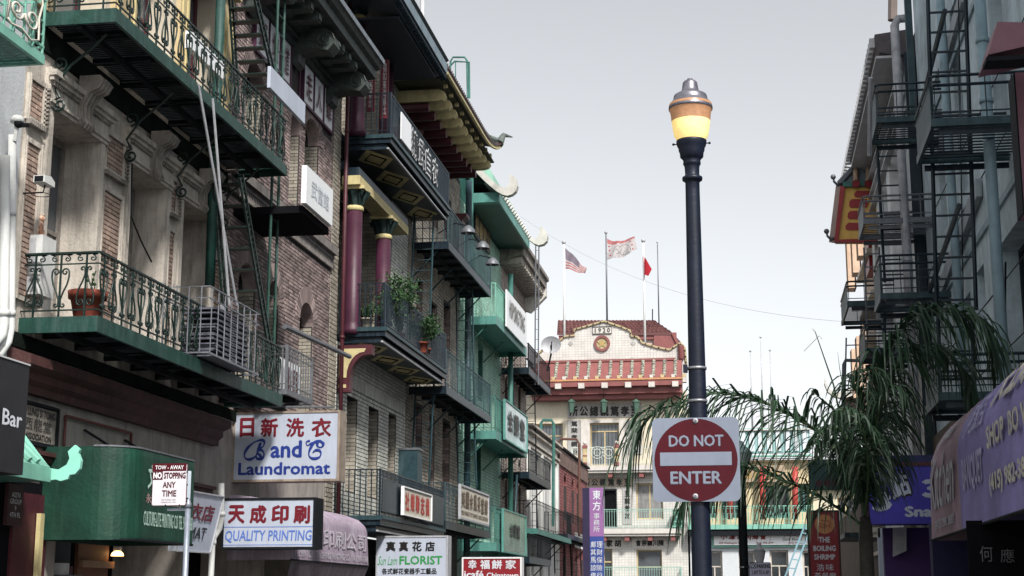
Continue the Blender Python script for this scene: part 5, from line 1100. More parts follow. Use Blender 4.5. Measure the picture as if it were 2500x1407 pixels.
for px in (1450, 1478): 
    for r in (.4, .22): p = fp(px+8, 1105, FY-1); m.tube([(p.x+r*math.cos(6.28*i/16), FY-1.0, p.z+r*math.sin(6.28*i/16)) for i in range(16)], .02, 4, True)
m.build('rosette', MATS['pale_green_white_iron'], tb1)
tb2, zb2 = hall_balc('lower balcony of the hall with pale green ironwork and green crate', 1292, 1455, 1662, 1.25, WTR, M('mint_iron', (.25,.42,.36), .5))
o = thing('green_crate', 'green plastic crate on the lower hall balcony', 'crate', (fp(1652, 1285, FY-.8).x, FY-.8, zb2)); h = HX(1643,1665,1245,1285, FY-.8); B('box', TEALD, o, (h[0], h[1], FY-.9, FY-.3, zb2, h[3])); 
for k in range(4): B('slat', TEAL, o, (h[0]-.02, h[1]+.02, FY-.93, FY-.905, zb2+.1+.3*k, zb2+.2+.3*k))
tb3, zb3 = hall_balc('lowest pale iron railing of the hall at the bottom edge', 1412, 1455, 1662, .7, WTR, MATS['mint_iron'])
# eave of the hall
ez0, ez1 = zz(925, FY-1.6), zz(885, FY-.2); x0_, x1_ = fp(1292, 940, FY-1.6).x, fp(1664, 940, FY-1.6).x
m = MB().prism([(FY-1.6, ez0-.12), (FY-1.6, ez0), (FY-.4, ez1), (FY, ez1), (FY, ez0-.12)], 'x', x0_, x1_); m.build('skirt_roof', RTER, h1)
B('roof_ridge', RTER, h1, (x0_+.5, x1_-.4, FY-.5, FY-.1, ez1+.002, ez1+.16)); B('gutter_line', M('orange_trim', (.5,.25,.12), .6), h1, (x0_-.1, x1_+.1, FY-1.72, FY-1.6, ez0-.13, ez0-.02))
m = MB(); m.box(x0_-.05, x1_+.05, FY-1.66, FY-1.3, ez0-.5, ez0-.14).box(x0_, x1_, FY-1.3, FY-.003, ez0-.95, ez0-.14).box(x0_+.1, x1_-.1, FY-1.0, FY-.003, ez0-1.25, ez0-.952); m.build('eave_beam', RTER, h1)
for i in range(7): x = x0_+.4+(x1_-x0_-.8)*i/6; B('eave_block', WTR, h1, (x-.2, x+.2, FY-1.8, FY-1.3, ez0-.62, ez0-.28))
rb_ = MB()
for k in range(7): t0 = k/7.; rb_.tube([(0, t0*1.12, t0*(ez1-ez0)), (0, (t0+.13)*1.12, (t0+.13)*(ez1-ez0))], [.13, .11], 8)
gt = rb_.mesh('tile_ridge', M('green_white_glazed_ridge', (.36,.36,.30), .4, 0, .9, 6, .3, .8, (.08,.06,.05)))
for i in range(12): inst('tile_ridge', gt, h1, (fp(1362+26.2*i, 905).x, FY-1.5, ez0+.06))
for i in range(13): B('ridge_end', OCHRE if i % 2 == 0 else HORN, h1, (fp(1358+26.2*i, 905).x-.12, fp(1358+26.2*i, 905).x+.12, FY-1.66, FY-1.602, ez0+.0, ez0+.2))
# stepped gable
gp_ = [(1292,893),(1298,880),(1330,850),(1360,838),(1372,828),(1380,822),(1402,820),(1402,806),(1440,795),(1475,785),(1510,797),(1538,808),(1542,822),(1556,823),(1568,838),(1600,848),(1634,855),(1650,845),(1662,838),(1672,850),(1676,893)]
P = [(fp(x, y).x, fp(x, y).z) for x, y in gp_]; MB().prism([(xl, ez0-.1)]+P+[(xr, ez0-.1)], 'y', FY, FY+.6).build('gable', TILEW, h1)
MB().tube([(p[0], FY-.05, p[1]) for p in P], .08, 6).build('gable_coping', SANDT, h1); 
m = MB()
for a_, b_ in zip(P[:-1], P[1:]):
    L = math.hypot(b_[0]-a_[0], b_[1]-a_[1]); k = max(1, int(L/.35))
    for i in range(k): f = (i+.5)/k; m.ball((a_[0]+(b_[0]-a_[0])*f, FY-.15, a_[1]+(b_[1]-a_[1])*f), .05, 5)
m.build('coping_studs', BLK, h1, kind='stuff')
dp_ = panelY('date_panel', 1447, 798, 1493, 816, WTR, .05); 
st(dp_, '1 9 2 0', BLACKL, 1452, 800.5, 1489, 813.5, FY-.051, bold=.035, name='numerals')
hh = HX(1447,1493,798,816); MB().tube([(hh[0],FY-.06,hh[2]),(hh[1],FY-.06,hh[2]),(hh[1],FY-.06,hh[3]),(hh[0],FY-.06,hh[3])], .03, 4, True).build('panel_frame', BLK, dp_)
c = fp(1470, 839); R_ = .52
def ringY(m, c, r0, r1, y0, y1, n=28):
    vs = []
    for r, y in ((r0,y1),(r0,y0),(r1,y0),(r1,y1)): vs += [(c.x+r*math.cos(6.2832*i/n), y, c.z+r*math.sin(6.2832*i/n)) for i in range(n)]
    return m.add(vs, [(k*n+i, k*n+(i+1) % n, (k+1)*n+(i+1) % n, (k+1)*n+i) for k in range(3) for i in range(n)])
m = MB(); ringY(m, c, .38, .54, FY-.14, FY); md = m.build('medallion_ring', RTER, h1)
MB().prism([(c.x+.38*math.cos(6.2832*i/24), c.z+.38*math.sin(6.2832*i/24)) for i in range(24)], 'y', FY-.06, FY-.003).build('medallion', SANDT, md)
MB().prism([(c.x+(.34 if i % 2 == 0 else .14)*math.sin(6.2832*i/10), c.z+(.34 if i % 2 == 0 else .14)*math.cos(6.2832*i/10)) for i in range(10)], 'y', FY-.10, FY-.062).build('star', GOLDL, md)
for px in (1393, 1546): p = fp(px, 839); MB().prism([(p.x-.18,p.z),(p.x,p.z-.18),(p.x+.18,p.z),(p.x,p.z+.18)], 'y', FY-.03, FY-.002).build('diamond_tile', GSL, h1)
p = fp(1543, 880); MB().prism([(p.x-.75,p.z-.3),(p.x+.75,p.z-.3),(p.x+.75,p.z-.2),(p.x+.35,p.z-.2),(p.x+.35,p.z-.05),(p.x+.15,p.z-.05),(p.x+.1,p.z+.2),(p.x-.1,p.z+.2),(p.x-.15,p.z-.05),(p.x-.35,p.z-.05),(p.x-.35,p.z-.2),(p.x-.75,p.z-.2)], 'y', FY-.03, FY-.002).build('stepped_tile', GSL, h1)
p = fp(1663, 855); MB().lathe([(.02,-.75),(.14,-.66),(.2,-.55),(.2,.2),(.22,.25),(.02,.3)], (p.x, FY-.12, p.z), 12).build('corner_finial', RTER, h1, True)
# penthouse with tiled roof
PY = FY+6; ph = thing('roof_penthouse', 'rooftop house with dark red tiled roof behind the 1920 gable', 'building', (-8, PY, 15))
A1, A2, A3, A4 = fp(1360,812,PY), fp(1362,783,PY+2.5), fp(1598,783,PY+2.5), fp(1641,812,PY)
m = MB(); th = Vector((0,0,-.2)); C5 = Vector((A4.x+.5, PY+5, A4.z)); m.add([A1,A4,A3,A2,A1+th,A4+th,A3+th,A2+th,C5,C5+th], [(0,1,2,3),(4,7,6,5),(0,4,5,1),(1,8,2),(1,5,9,8),(3,2,6,7),(0,3,7,4)]); m.build('roof', RROOF, ph)
tr_ = MB(); 
for j in range(5):
    f0, f1 = j/5, (j+1)/5
    a, b, c2, d2 = A1.lerp(A2, f0), A4.lerp(A3, f0), A1.lerp(A2, f1), A4.lerp(A3, f1); n = 27
    for i in range(n):
        u0, u1 = i/n, (i+.9)/n; p0, p1 = a.lerp(b, u0), a.lerp(b, u1); p2, p3 = c2.lerp(d2, u0), c2.lerp(d2, u1); up_ = Vector((0,-.06,.16)); mid_ = Vector((0,-.05,.05))
        pm, pm2 = (p0+p1)/2+up_, (p2+p3)/2+mid_
        tr_.add([p0, pm, p1, p2, pm2, p3], [(0,1,4,3),(1,2,5,4),(0,2,1)])
tr_.build('roof_tiles', RROOF, ph, kind='stuff')
B('wall', M('pinkish_wall', (.55,.42,.38), .8), ph, (A1.x+.2, A4.x-.1, PY+.3, PY+5, 15, A1.z-.2)); B('eave_board', RTER, ph, (A1.x+.1, A4.x, PY+.1, PY+.3, A1.z-.65, A1.z-.21))
B('lean_to', RTER, ph, (A4.x-1.3, A4.x+.3, PY+.02, PY+.25, 17.4, A1.z-.22)); MB().tube([fp(1593, 785, PY+2), fp(1593, 755, PY+2)], .04, 5).build('finial', BLK, ph)
MB().tube([fp(1642, 815, PY), fp(1664, 860, PY)], .12, 5).build('hip', RTER, ph)
# lanterns under the eave
for k, px in enumerate((1395, 1474, 1553)):
    p = fp(px, 990, FY-1.2); t = thing('eave_lantern', ['left green lantern hanging in front of the character panel','middle green lantern hanging in front of the character panel','right green lantern hanging in front of the character panel'][k], 'lantern', p, 'green lanterns under the hall eave')
    MB().lathe([(.05,.42),(.26,.26),(.28,.22),(.22,.18),(.14,-.42),(.17,-.46),(.05,-.5)], p, 6).build('body', M('lantern_green', (.07,.13,.10), .4, 0, .3, 5, .1), t); MB().tube([p+Vector((0,0,.4)), p+Vector((0,0,1.1))], .025, 5).build('rod', BLK, t)
# flags and poles
def pole(label, px, pytop, pybase, Y, r, mat, ball=True, name='flagpole'):
    a, b = fp(px, pybase, Y), fp(px, pytop, Y); a.x = b.x; t = thing(name, label, 'flagpole', a); MB().tube([a, b], [r, r*.7], 8).build('pole', mat, t, True)
    if ball: MB().ball(b+Vector((0,0,.12)), r*1.7, 8).build('ball', GREYL, t, True)
    return t, b
PW = M('white_pole', (.75,.75,.75), .5, 0, .05)
pole('left white flagpole of the hall flying the stars and stripes', 1376.5, 596, 850, 101.2, .09, PW); pole('tallest grey flagpole at the middle of the 1920 gable', 1479.5, 572, 800, 101.2, .07, GREYI); pole('right white flagpole of the hall with the small red flag', 1570.5, 592, 850, 101.2, .09, PW)
pole('slim bare dark pole right of the small red flag', 1605, 596, 790, 106, .05, GREYI)
def flag(name, label, outline, mat, Y, wav=.25):
    """outline: px points of a strip: top row then bottom row, same count"""
    top, bot = outline; n = len(top); K = 10; vs = []
    for j in range(K+1):
        for i in range(n):
            x = top[i][0]+(bot[i][0]-top[i][0])*j/K; y = top[i][1]+(bot[i][1]-top[i][1])*j/K; p = fp(x, y, Y); p.y += wav*math.sin(i*1.9+j*.3); vs.append(p)
    t = thing(name, label, 'flag', vs[0]); m = MB().add(vs, [(j*n+i, j*n+i+1, (j+1)*n+i+1, (j+1)*n+i) for j in range(K) for i in range(n-1)]); return t, m, vs, n, K
def flagmat(nm, c): return M(nm, c, .9, 0, .12, 3, .1, trans=.55)
def strip_flag(t, vs, n, K, fn):
    groups = {}
    for j in range(K):
        for i in range(n-1): groups.setdefault(fn(i/(n-1), j/K), []).append((j*n+i, j*n+i+1, (j+1)*n+i+1, (j+1)*n+i))
    for mt, fs in groups.items():
        m = MB().add(vs, fs); m.build('cloth', mt, t, True)
FW_, FR_, FB_, FR2 = flagmat('flag_white', (.80,.76,.76)), flagmat('flag_glare_red', (.70,.27,.27)), flagmat('flag_glare_blue', (.33,.28,.34)), flagmat('flag_red', (.62,.04,.06))  # pale red and blue: backlit sky glare is put into the colours
def dens(pts, k=4):
    out = []
    for a, b in zip(pts[:-1], pts[1:]): out += [(a[0]+(b[0]-a[0])*i/k, a[1]+(b[1]-a[1])*i/k) for i in range(k)]
    return out+[pts[-1]]
def flag2(name, label, top, bot, Y, K, fn, wav=.2):
    top, bot = dens(top), dens(bot); n = len(top); vs = []
    for j in range(K+1):
        for i in range(n):
            x = top[i][0]+(bot[i][0]-top[i][0])*j/K; y = top[i][1]+(bot[i][1]-top[i][1])*j/K; p = fp(x, y, Y); p.y += wav*math.sin(i*.7+j*.15); vs.append(p)
    t = thing(name, label, 'flag', vs[0]); strip_flag(t, vs, n, K, fn); return t
flag2('striped_flag', 'stars and stripes flag drooping from the left white pole', [(1380,606),(1395,618),(1408,632),(1420,648),(1434,657)], [(1380,655),(1392,659),(1406,663),(1420,668),(1428,667)], 101.2, 13, lambda u, v: FB_ if (v < .52 and u < .62) else (FR_ if int(v*13) % 2 == 0 else FW_))
fl2 = flag2('white_red_flag', 'white flag with red border and faint outline drawing on the tallest pole', [(1482,583),(1500,589),(1515,590),(1530,583),(1550,579)], [(1482,634),(1500,631),(1518,628),(1535,622),(1555,608)], 101.2, 14, lambda u, v: FR_ if (v < .1 or v > .93 or u > .94 or (u < .35 and v < .2)) else FW_)
m = MB()
for pts in ([(1497,618),(1500,606),(1506,600),(1514,602),(1518,610),(1512,618),(1503,620)], [(1514,602),(1525,597),(1535,600),(1540,608),(1538,617),(1530,620),(1520,622)], [(1522,622),(1524,612)], [(1534,619),(1533,610)]): m.tube([fp(x, y, 100.85) for x, y in pts], .018, 4)
m.build('outline_drawing', GREYI, fl2)
for px, py in ((1538,589),(1543,598),(1545,608),(1487,602),(1488,612),(1490,624)): p = fp(px, py, 100.8); MB().ball(p, .055, 6, 1, .3, 1).build('star', FR2, fl2)
flag2('small_red_flag', 'small plain red flag drooping from the right white pole', [(1570,622),(1574,628),(1580,638),(1591,656)], [(1570,672),(1575,673),(1580,673),(1584,672)], 101.0, 6, lambda u, v: FR2)
# ---------------- the teal and cream building right of the hall
t8 = thing('teal_trimmed_building', 'white building with teal striped parapet, red columns and a long white sign board', 'building', (1, FY, 0))
def BX(root, name, mat, px0, px1, py0, py1, y0=FY-.003, d=.1, Y=None): 
    Yf = y0-d; h = HX(px0, px1, py0, py1, Yf); return B(name, mat, root, (h[0], h[1], Yf, y0, h[2], h[3]))
Wd = [HX(a, b, c, d) for a, b, c, d in ((1726,1763,1345,1420), (1805,1843,1345,1420), (1881,1924,1343,1420), (1961,1985,1345,1420))]
xa, xb = fp(1679, 1300).x, fp(1986, 1300).x; zb_, zt_ = zz(1288), zz(1052)
wallY(FY, xa, xb, .13, zb_, Wd, .35).build('white_wall', M('white_render', (.54,.57,.60), .8, 0, .08, 1, .1, .4, (.45,.45,.45)), t8)
for h in Wd: winY(t8, FY, h, STONE, 2, tr=h[3]-1.0, fw=.12)
YW = M('cream_yellow_wall', (.60,.50,.32), .8, 0, .15, 1, .1, .4, (.35,.28,.18)); U8 = [HX(1950,1976,1180,1250), HX(1870,1925,1185,1265), HX(1765,1800,1190,1265), HX(1700,1745,1190,1265)]
wallY(FY+.2, xa, xb, zb_+.01, zz(1128), U8, .5).build('upper_wall', YW, t8)
for h in U8: winY(t8, FY+.2, h, TEALD, 2, fw=.1)
PTM = M('pale_teal_stripe', (.26,.42,.42), .7, 0, .1, 1, .1, .3)
wallY(FY, xa, xb, zz(1112), zt_, [], .1).build('parapet', PTM, t8)
for i in range(14):
    x = xa+.3+(xb-xa-.6)*i/13; B('parapet_rib', M('white_blue_rib', (.60,.66,.70), .7), t8, (x-.16, x+.16, FY-.08, FY-.003, zz(1108), zz(1060)))
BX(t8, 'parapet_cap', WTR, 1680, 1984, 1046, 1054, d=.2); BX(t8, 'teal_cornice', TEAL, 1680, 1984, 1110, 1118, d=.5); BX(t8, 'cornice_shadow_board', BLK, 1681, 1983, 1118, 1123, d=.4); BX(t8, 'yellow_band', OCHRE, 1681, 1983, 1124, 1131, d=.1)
nb = BX(t8, 'name_board', M('faded_tan_board', (.36,.28,.20), .7), 1780, 1915, 1136, 1178, d=.15)
for i, ch in enumerate('中華總商會'): st(nb, ch, GOLDL, 1796+22*i, 1146, 1813+22*i, 1172, FY-.16, bold=.03, name='character')
for px in (1941, 1862, 1782, 1700): 
    a, b = fp(px, 1268, FY-.6), fp(px, 1140, FY-.6); MB().tube([a, b], .19, 10).build('column', M('coral_red_column', (.42,.06,.05), .5, 0, .15, 2, .1), t8, True)
e8 = thing('balcony', 'pale teal lattice balcony across the teal trimmed building', 'balcony', (0, FY-1, zz(1283))); za_ = zz(1283, FY-1); h = HX(1681, 1984, 1200, 1283, FY-1)
B('deck', TEAL, e8, (h[0], h[1], FY-1, FY-.003, za_-.3, za_)); B('soffit', BLK, e8, (h[0], h[1], FY-.9, FY-.004, za_-.7, za_-.302))
plain_rail(e8, [(h[0], FY-.95), (h[1], FY-.95)], za_, 1.15, TEAL, step=.28, t=.02, top=.04)
m = MB()
for i in range(30): x = h[0]+.15+i*(h[1]-h[0]-.3)/29; m.tube([(x, FY-.98, za_+.3), (x+.22, FY-.98, za_+.3), (x+.22, FY-.98, za_+.7), (x, FY-.98, za_+.7)], .016, 4, True)
m.build('lattice', TEAL, e8, kind='stuff')
lb = thing('long_white_sign', 'long white sign board with red characters and 829 Washington St. in teal frame', 'sign', (0, FY-.5, 5)); h = HX(1743, 1973, 1296, 1331, FY-.4)
B('board', SIGNW2, lb, (h[0], h[1], FY-.4, FY-.25, h[2], h[3])); B('frame', TEAL, lb, (h[0]-.15, h[1]+.15, FY-.24, FY-.1, h[2]-.15, h[3]+.15))
for ch, px in (('小',1768), ('濠',1788), ('涌',1808), ('同',1826), ('鄉',1845), ('會',1864)): st(lb, ch, RED, px-9, 1300, px+7, 1318, FY-.4, bold=.04, name='character')
st(lb, '(二樓)', RED, 1913, 1298, 1951, 1312, FY-.4); st(lb, '(2nd  Floor)', BLACKL, 1911, 1314, 1957, 1322, FY-.4, bold=.02); st(lb, '829 Washington St.', RED, 1756, 1323, 1808, 1330, FY-.4, bold=.02); st(lb, '(415) 398-1299', RED, 1846, 1323, 1888, 1330, FY-.4, bold=.02); st(lb, '(415) 398-1299', RED, 1925, 1323, 1966, 1330, FY-.4, bold=.02)
cbd = thing('cream_corner_building', 'cream and yellow building behind the red restaurant sign', 'building', (6, FY, 0)); x0, x1 = fp(1987, 1300).x, fp(2200, 1300).x
wallY(FY+.5, x0, x1, .13, zz(1185), [HX(2050,2064,1215,1330), HX(2070,2090,1215,1330)], .4).build('wall', M('cream_wall', (.66,.60,.46), .8, 0, .12, 1, .1, .4, (.4,.33,.2)), cbd)
for h in (HX(2050,2064,1215,1330), HX(2070,2090,1215,1330)): winY(cbd, FY+.5, h, OCHRE, 1)
BX(cbd, 'cornice', TEALD, 1990, 2120, 1186, 1196, y0=FY+.49, d=.5)
for k, (px, py) in enumerate(((1832,862), (1857,828), (1880,860))): pole(['left','tallest middle','right'][k]+' distant thin pole above the teal striped parapet', px, py, 1050, 103, .05, GREYL, name='thin_pole')
p = fp(1857, 1030, 101); o = MB(); ringY(o, p, .38, .46, 100.9, 101.1, 20); tag(o.build('ring_ornament', WHITE_D), 'white ring ornament on top of the teal striped parapet', 'ornament')
lad8 = thing('pale_blue_ladder', 'pale blue slanted ladder in front of the white building', 'ladder', fp(1925, 1407, 60)); LB = M('pale_blue_paint', (.26,.46,.55), .5)
for (a, b) in (((1912,1420),(1962,1290)), ((1932,1420),(1976,1294))): MB().tube([fp(*a, 60), fp(*b, 60)], .045, 4).build('side_rail', LB, lad8)
for i in range(6): f = (i+.5)/6; a = fp(1912+50*f, 1420-130*f, 60); b = fp(1932+44*f, 1420-126*f, 60); MB().tube([a, b], .03, 4).build('rung', LB, lad8)
MB().tube([fp(1962,1290,60), fp(1965,1278,60)], .03, 4).tube([fp(1962,1290,60), fp(1976,1294,60)], .03, 4).build('hook', LB, lad8)
# ================================================================ RIGHT SIDE
YR = lambda px, py=600, X=XR: onX(px, py, X).y
r2 = thing('blue_grey_building', 'blue grey rendered building with fire escapes and fat drainpipes on the right', 'building', (XR, 25, 0))
yf = YR(2262); HR = [(YR(2520,700), YR(2437,700), 5.0, 7.35), (YR(2405,700), YR(2385,700), 6.2, 7.45), (YR(2455,150), YR(2420,150), 8.7, 12.6), (YR(2345,150), YR(2325,150), 9.2, 13), (YR(2368,700), YR(2345,700), 5.6, 7.3), (YR(2300,300), YR(2285,300), 9.2, 12.6)]
wallX(XR, 12, yf, 0.13, 17.5, HR, .4, s=-1).build('wall', STUCCO, r2)
for h in HR: window(r2, XR, *h, .36, -1, fm=M('dark_blue_frame', (.02,.03,.04)), gl=GLASS)
for z in (7.9, 11.9, 15.8): B('band', PIPEB, r2, (XR-.05, XR, 12, yf, z, z+.12))
m = MB()
for z in (5.6, 6.7, 8.9, 10): m.box(XR-.012, XR-.002, 18, yf-.02, z, z+.02)
m.build('joint', MORT_D, r2, kind='stuff')
for (a, b) in (((2347,5),(2298,190)), ((2384,480),(2290,735))):
    A_, B_ = onX(*a, XR-.12), onX(*b, XR-.12); bd_ = Vector((0, 0, .32)); m = MB()
    m.add([A_, B_, B_+bd_, A_+bd_, A_+Vector((.1,0,0)), B_+Vector((.1,0,0)), B_+bd_+Vector((.1,0,0)), A_+bd_+Vector((.1,0,0))], [(0,1,2,3),(7,6,5,4),(0,4,5,1),(1,5,6,2),(2,6,7,3),(3,7,4,0)]); m.build('sloping_band', M('pale_band', (.36,.40,.43), .7, 0, .2, 2, .1, .4), r2)
    MB().tube([A_+Vector((-.3,0,-.15)), B_+Vector((-.3,0,-.15))], .05, 5).build('stay_bar', NAVY, r2)
# R3 brick and white pilasters
r3 = thing('white_pilaster_building', 'grey brick building with tall white pilasters and dentil cornice on the right', 'building', (XR, 45, 0))
ztop = onY(2200, 70, yf).z; ytop = YR(2150, 420)
wallX(XR, yf+.01, YR(2140), .13, ztop-.1, [(YR(2222), YR(2208), z0_, z0_+2.4) for z0_ in (4.9, 8.8, 12.5)], .35, s=-1).build('wall', MORT_D, r3)
for z0_ in (4.9, 8.8, 12.5): window(r3, XR, YR(2222), YR(2208), z0_, z0_+2.4, .3, -1, fm=WHITE_D)
bricks(r3, XR, YR(2240), YR(2140)-.05, 4, ztop-.6, [(YR(2222), YR(2208), z0_, z0_+2.4) for z0_ in (4.9, 8.8, 12.5)], .36, .13, BR_GREY, -1, 120, .025, .02)
for a, b in ((2262,2256), (2250,2238), (2206,2198), (2180,2168), (2158,2152)):
    B('pilaster', M('white_fluted_render', (.82,.84,.86), .7, 0, .2, 3, .2, .45, (.5,.5,.5)) if a != 2262 else NAVY, r3, (XR-.28, XR-.03, YR(a), YR(b), 3.5, ztop-.6))
m = MB().prism([(XR, ztop-1.1), (XR-.3, ztop-1.0), (XR-.35, ztop-.6), (XR-.8, ztop-.45), (XR-.9, ztop-.3), (XR-.9, ztop), (XR, ztop+.1)], 'y', yf+.3, ytop); m.build('cornice', M('dark_brown_cornice', (.10,.085,.09), .7, 0, .3, 4, .3), r3)
dn = MB().box(-.09, .09, -.09, .09, -.12, .12).mesh('dentil', WHITE_D)
for i in range(46): inst('dentil', dn, r3, (XR-.93, yf+.5+.36*i, ztop-.17))
for z_ in (-.55, -.95, -1.5, -1.9): B('cornice_moulding', WHITE_D, r3, (XR-(.9 if z_ > -.6 else .42), XR-.25, yf+.3, ytop, ztop+z_-.06, ztop+z_))
r4 = thing('peach_facade_building', 'sunlit peach and cream facade behind the fire escapes', 'building', (XR, 60, 0)); PCH = M('peach_terracotta', (.62,.44,.32), .7, 0, .2, 3, .2, .4, (.3,.16,.1))
y4, y5 = YR(2139), YR(2108); z4 = onX(2138, 345, XR).z
wallX(XR, y4, y5, .13, z4, [(y4+1.5+3*i, y4+2.4+3*i, z, z+2) for i in range(5) for z in (5, 9.5, 14)], .3, s=-1).build('wall', PCH, r4)
for i in range(5):
    for z in (5, 9.5, 14): window(r4, XR, y4+1.5+3*i, y4+2.4+3*i, z, z+2, .26, -1, fm=MAROON)
for k in range(int((z4-3.6)/1.35)): B('string_moulding', M('cream_terracotta', (.7,.62,.52), .6), r4, (XR-.25-.05*(k % 3), XR, y4, y5, 3+1.35*k, 3.12+1.35*k))
B('red_panel', RED, r4, (XR-.2, XR, y4+.5, y4+2, 12, 12.9), (XR-.2, XR, y4+.5, y4+2, 8.2, 8.8), (XR-.2, XR, y4+.5, y4+2, 6.2, 6.7))
# pagoda canopy with red octagons
ZS = onX(2058, 457, 3.05).z
def onZ(x, y, Z): d = ray(x, y); t = (Z-HC)/d.z; return Vector((d.x*t, d.y*t, Z))
pc = thing('yellow_pagoda_canopy', 'yellow upright panel in place of a soffit, with red octagons under a small blue grey tiled gable', 'canopy', onZ(2058, 457, ZS))
YP = onZ(2058,457,ZS).y
N1, F1, F2, N2 = (onY(x, y, YP) for x, y in ((2057,457),(2041,590),(2142,590),(2160,457))); upv = Vector((0,0,.1)); bk_ = Vector((0,.35,0))
OCS = M('canopy_yellow', (.80,.50,.13), .6, 0, .1, 2, .1, .35, (.4,.2,.06)); RCO = M('canopy_red', (.36,.045,.05), .6)
MB().add([N1,F1,F2,N2,N1+bk_,F1+bk_,F2+bk_,N2+bk_], [(0,1,2,3),(7,6,5,4),(0,4,5,1),(1,5,6,2),(2,6,7,3),(3,7,4,0)]).build('panel', OCS, pc)  # upright panel in place of a soffit, turned to catch more light
fr_ = Vector((0,-.05,0)); MB().tube([N1+fr_, F1+fr_, F2+fr_], .10, 4).build('red_border', RCO, pc)
for (x0, y0, x1, y1) in ((2086,466,2150,482), (2074,486,2120,507), (2070,515,2114,535), (2065,544,2110,562)):
    P = [onY(x, y, YP-.03) for x, y in ((x0+6,y0),(x1-4,y0),(x1,(y0+y1)/2),(x1-4,y1),(x0+3,y1),(x0-1,y1-5),(x0,y0+6))]
    MB().add(P+[p+Vector((0,.028,0)) for p in P], [tuple(range(7)), tuple(range(7,14))[::-1]]+[(i,(i+1)%7,7+(i+1)%7,7+i) for i in range(7)]).build('octagon_panel', RCO, pc)
a, b, c3 = N1+upv, onY(2125, 372, N1.y), onY(2165, 372, N1.y)
BG = M('blue_grey_gable', (.22,.27,.30), .8, 0, .3, 4, .3); G2 = Vector((0, .4, 0))
w2 = Vector((XR, N1.y, a.z)); t2 = Vector((XR, N1.y, onY(2150, 345, N1.y).z)); MB().add([a, w2, t2, a+G2*8, w2+G2*8, t2+G2*8], [(0,1,2),(5,4,3),(0,3,4,1),(1,4,5,2),(2,5,3,0)]).build('gable', BG, pc)
MB().tube([a+Vector((-.1,-.05,.0)), t2+Vector((0,-.05,.05))], .09, 6).build('hip_rib', GREYI, pc); MB().tube([a+Vector((0,-.06,-.05)), w2+Vector((0,-.06,-.05))], .11, 4).build('tie_beam', TEALD, pc)
for px in (2089, 2120): 
    u = onY(px, 447, N1.y-.1); f = (u.x-a.x)/(XR-a.x); v = Vector((u.x+.02, u.y, a.z+(t2.z-a.z)*f)); r_ = MB().tube([u, v], .08, 8).build('tile_roll', PCH, pc, True); MB().tube([u+Vector((0,-.02,-.05)), u+Vector((0,-.1,-.05))], .12, 10).build('roll_end', RED, r_)
d = (F1-N1); tm_ = MB().tube([(-.12,0,.03), (.10,0,-.02)], .045, 6).mesh('tile_end', M('pale_tile_end', (.45,.36,.32), .7))
tm_.transform(__import__('mathutils').Matrix.Identity(4))
for i in range(36): inst('tile_end', tm_, pc, N1+d*(i/35)+Vector((-.08,0,.0)))
for c_ in (N1, F1):
    P = [c_+Vector((0,0,.1)), c_+Vector((-.15,-.05,.06)), c_+Vector((-.25,-.08,.16)), c_+Vector((-.27,-.1,.30))]; hn = MB().tube(P, [.06,.05,.04,.03], 6).build('corner_hook', GREYI, pc, True); MB().ball(P[-1], .085, 8).build('ball', GREYI, hn, True)
# second, lower pagoda corner far down the right side
pc2 = thing('far_pagoda_corner', 'white curled eave corner of a far pagoda roof beside the palm fronds', 'roof', onY(2040, 960, 62))
g_ = [onY(x, y, 62) for x, y in [(2014,925),(2018,940),(2028,955),(2045,960),(2100,940),(2130,900),(2130,915),(2105,958),(2060,975),(2036,970),(2020,958),(2012,938)]]
MB().prism([(p.x, p.z) for p in g_], 'y', 61.8, 62.2).build('curl', HORN, pc2)
g_ = [onY(x, y, 62.4) for x, y in [(2060,972),(2130,925),(2140,1000),(2080,1010)]]; MB().prism([(p.x, p.z) for p in g_], 'y', 62.3, 70).build('roof', M('brown_far_roof', (.18,.12,.10), .8), pc2)
# fire escapes
def rfe(label, near, far, rail_py, xo=XRB, panel=True, grey=False, **k):
    a, b = onX(*near, xo), onX(*far, xo); ht = onX(near[0], rail_py, xo).z-a.z; y0, y1, z = a.y, max(b.y, a.y+1.6), a.z; mf = GREYI if grey else NAVY2; mr = GREYI if grey else NAVY
    t = thing('fire_escape', label, 'fire escape', (XR, (y0+y1)/2, z-.15))
    for yy_ in (y0, y1-.06): B('end_beam', mf, t, (xo, XR, yy_, yy_+.06, z-.12, z)); B('lower_beam', mr, t, (xo+.12, XR, yy_+.1, yy_+.14, z-.22, z-.13))
    B('side_beam', mf, t, (xo, xo+.05, y0+.061, y1-.061, z-.14, z-.005)); slats(t, xo+.06, XR, y0+.07, y1-.07, z-.07, mr, .16, sw=.4)
    for nm, z_ in (('top_rail', ht), ('second_rail', ht*.78)): MB().tube([(XR, y0+.03, z+z_), (xo+.1, y0+.03, z+z_), (xo+.02, y0+.09, z+z_), (xo+.02, y1-.03, z+z_), (XR, y1-.03, z+z_)], .026, 5).build(nm, mr, t)
    MB().tube([(XR, y0+.03, z+.1), (xo+.02, y0+.03, z+.1)], .014, 4).build('toe_rail', mr, t)
    bm__ = MB().tube([(0,0,0), (0,0,ht)], .013, 4).mesh('baluster', mr); n = 4
    for yy_ in (y0+.03, y1-.03):
        for i in range(n): inst('baluster', bm__, t, (xo+.05+(XR-xo-.1)*i/(n-.5), yy_, z))
    sm_ = MB().box(-.008, .008, -.05, .05, 0, ht*.78).mesh('side_strap', mf); k_ = int((y1-y0-.1)/.125)
    for i in range(k_): inst('side_strap', sm_, t, (xo+.02, y0+.12+.125*i, z))
    return t
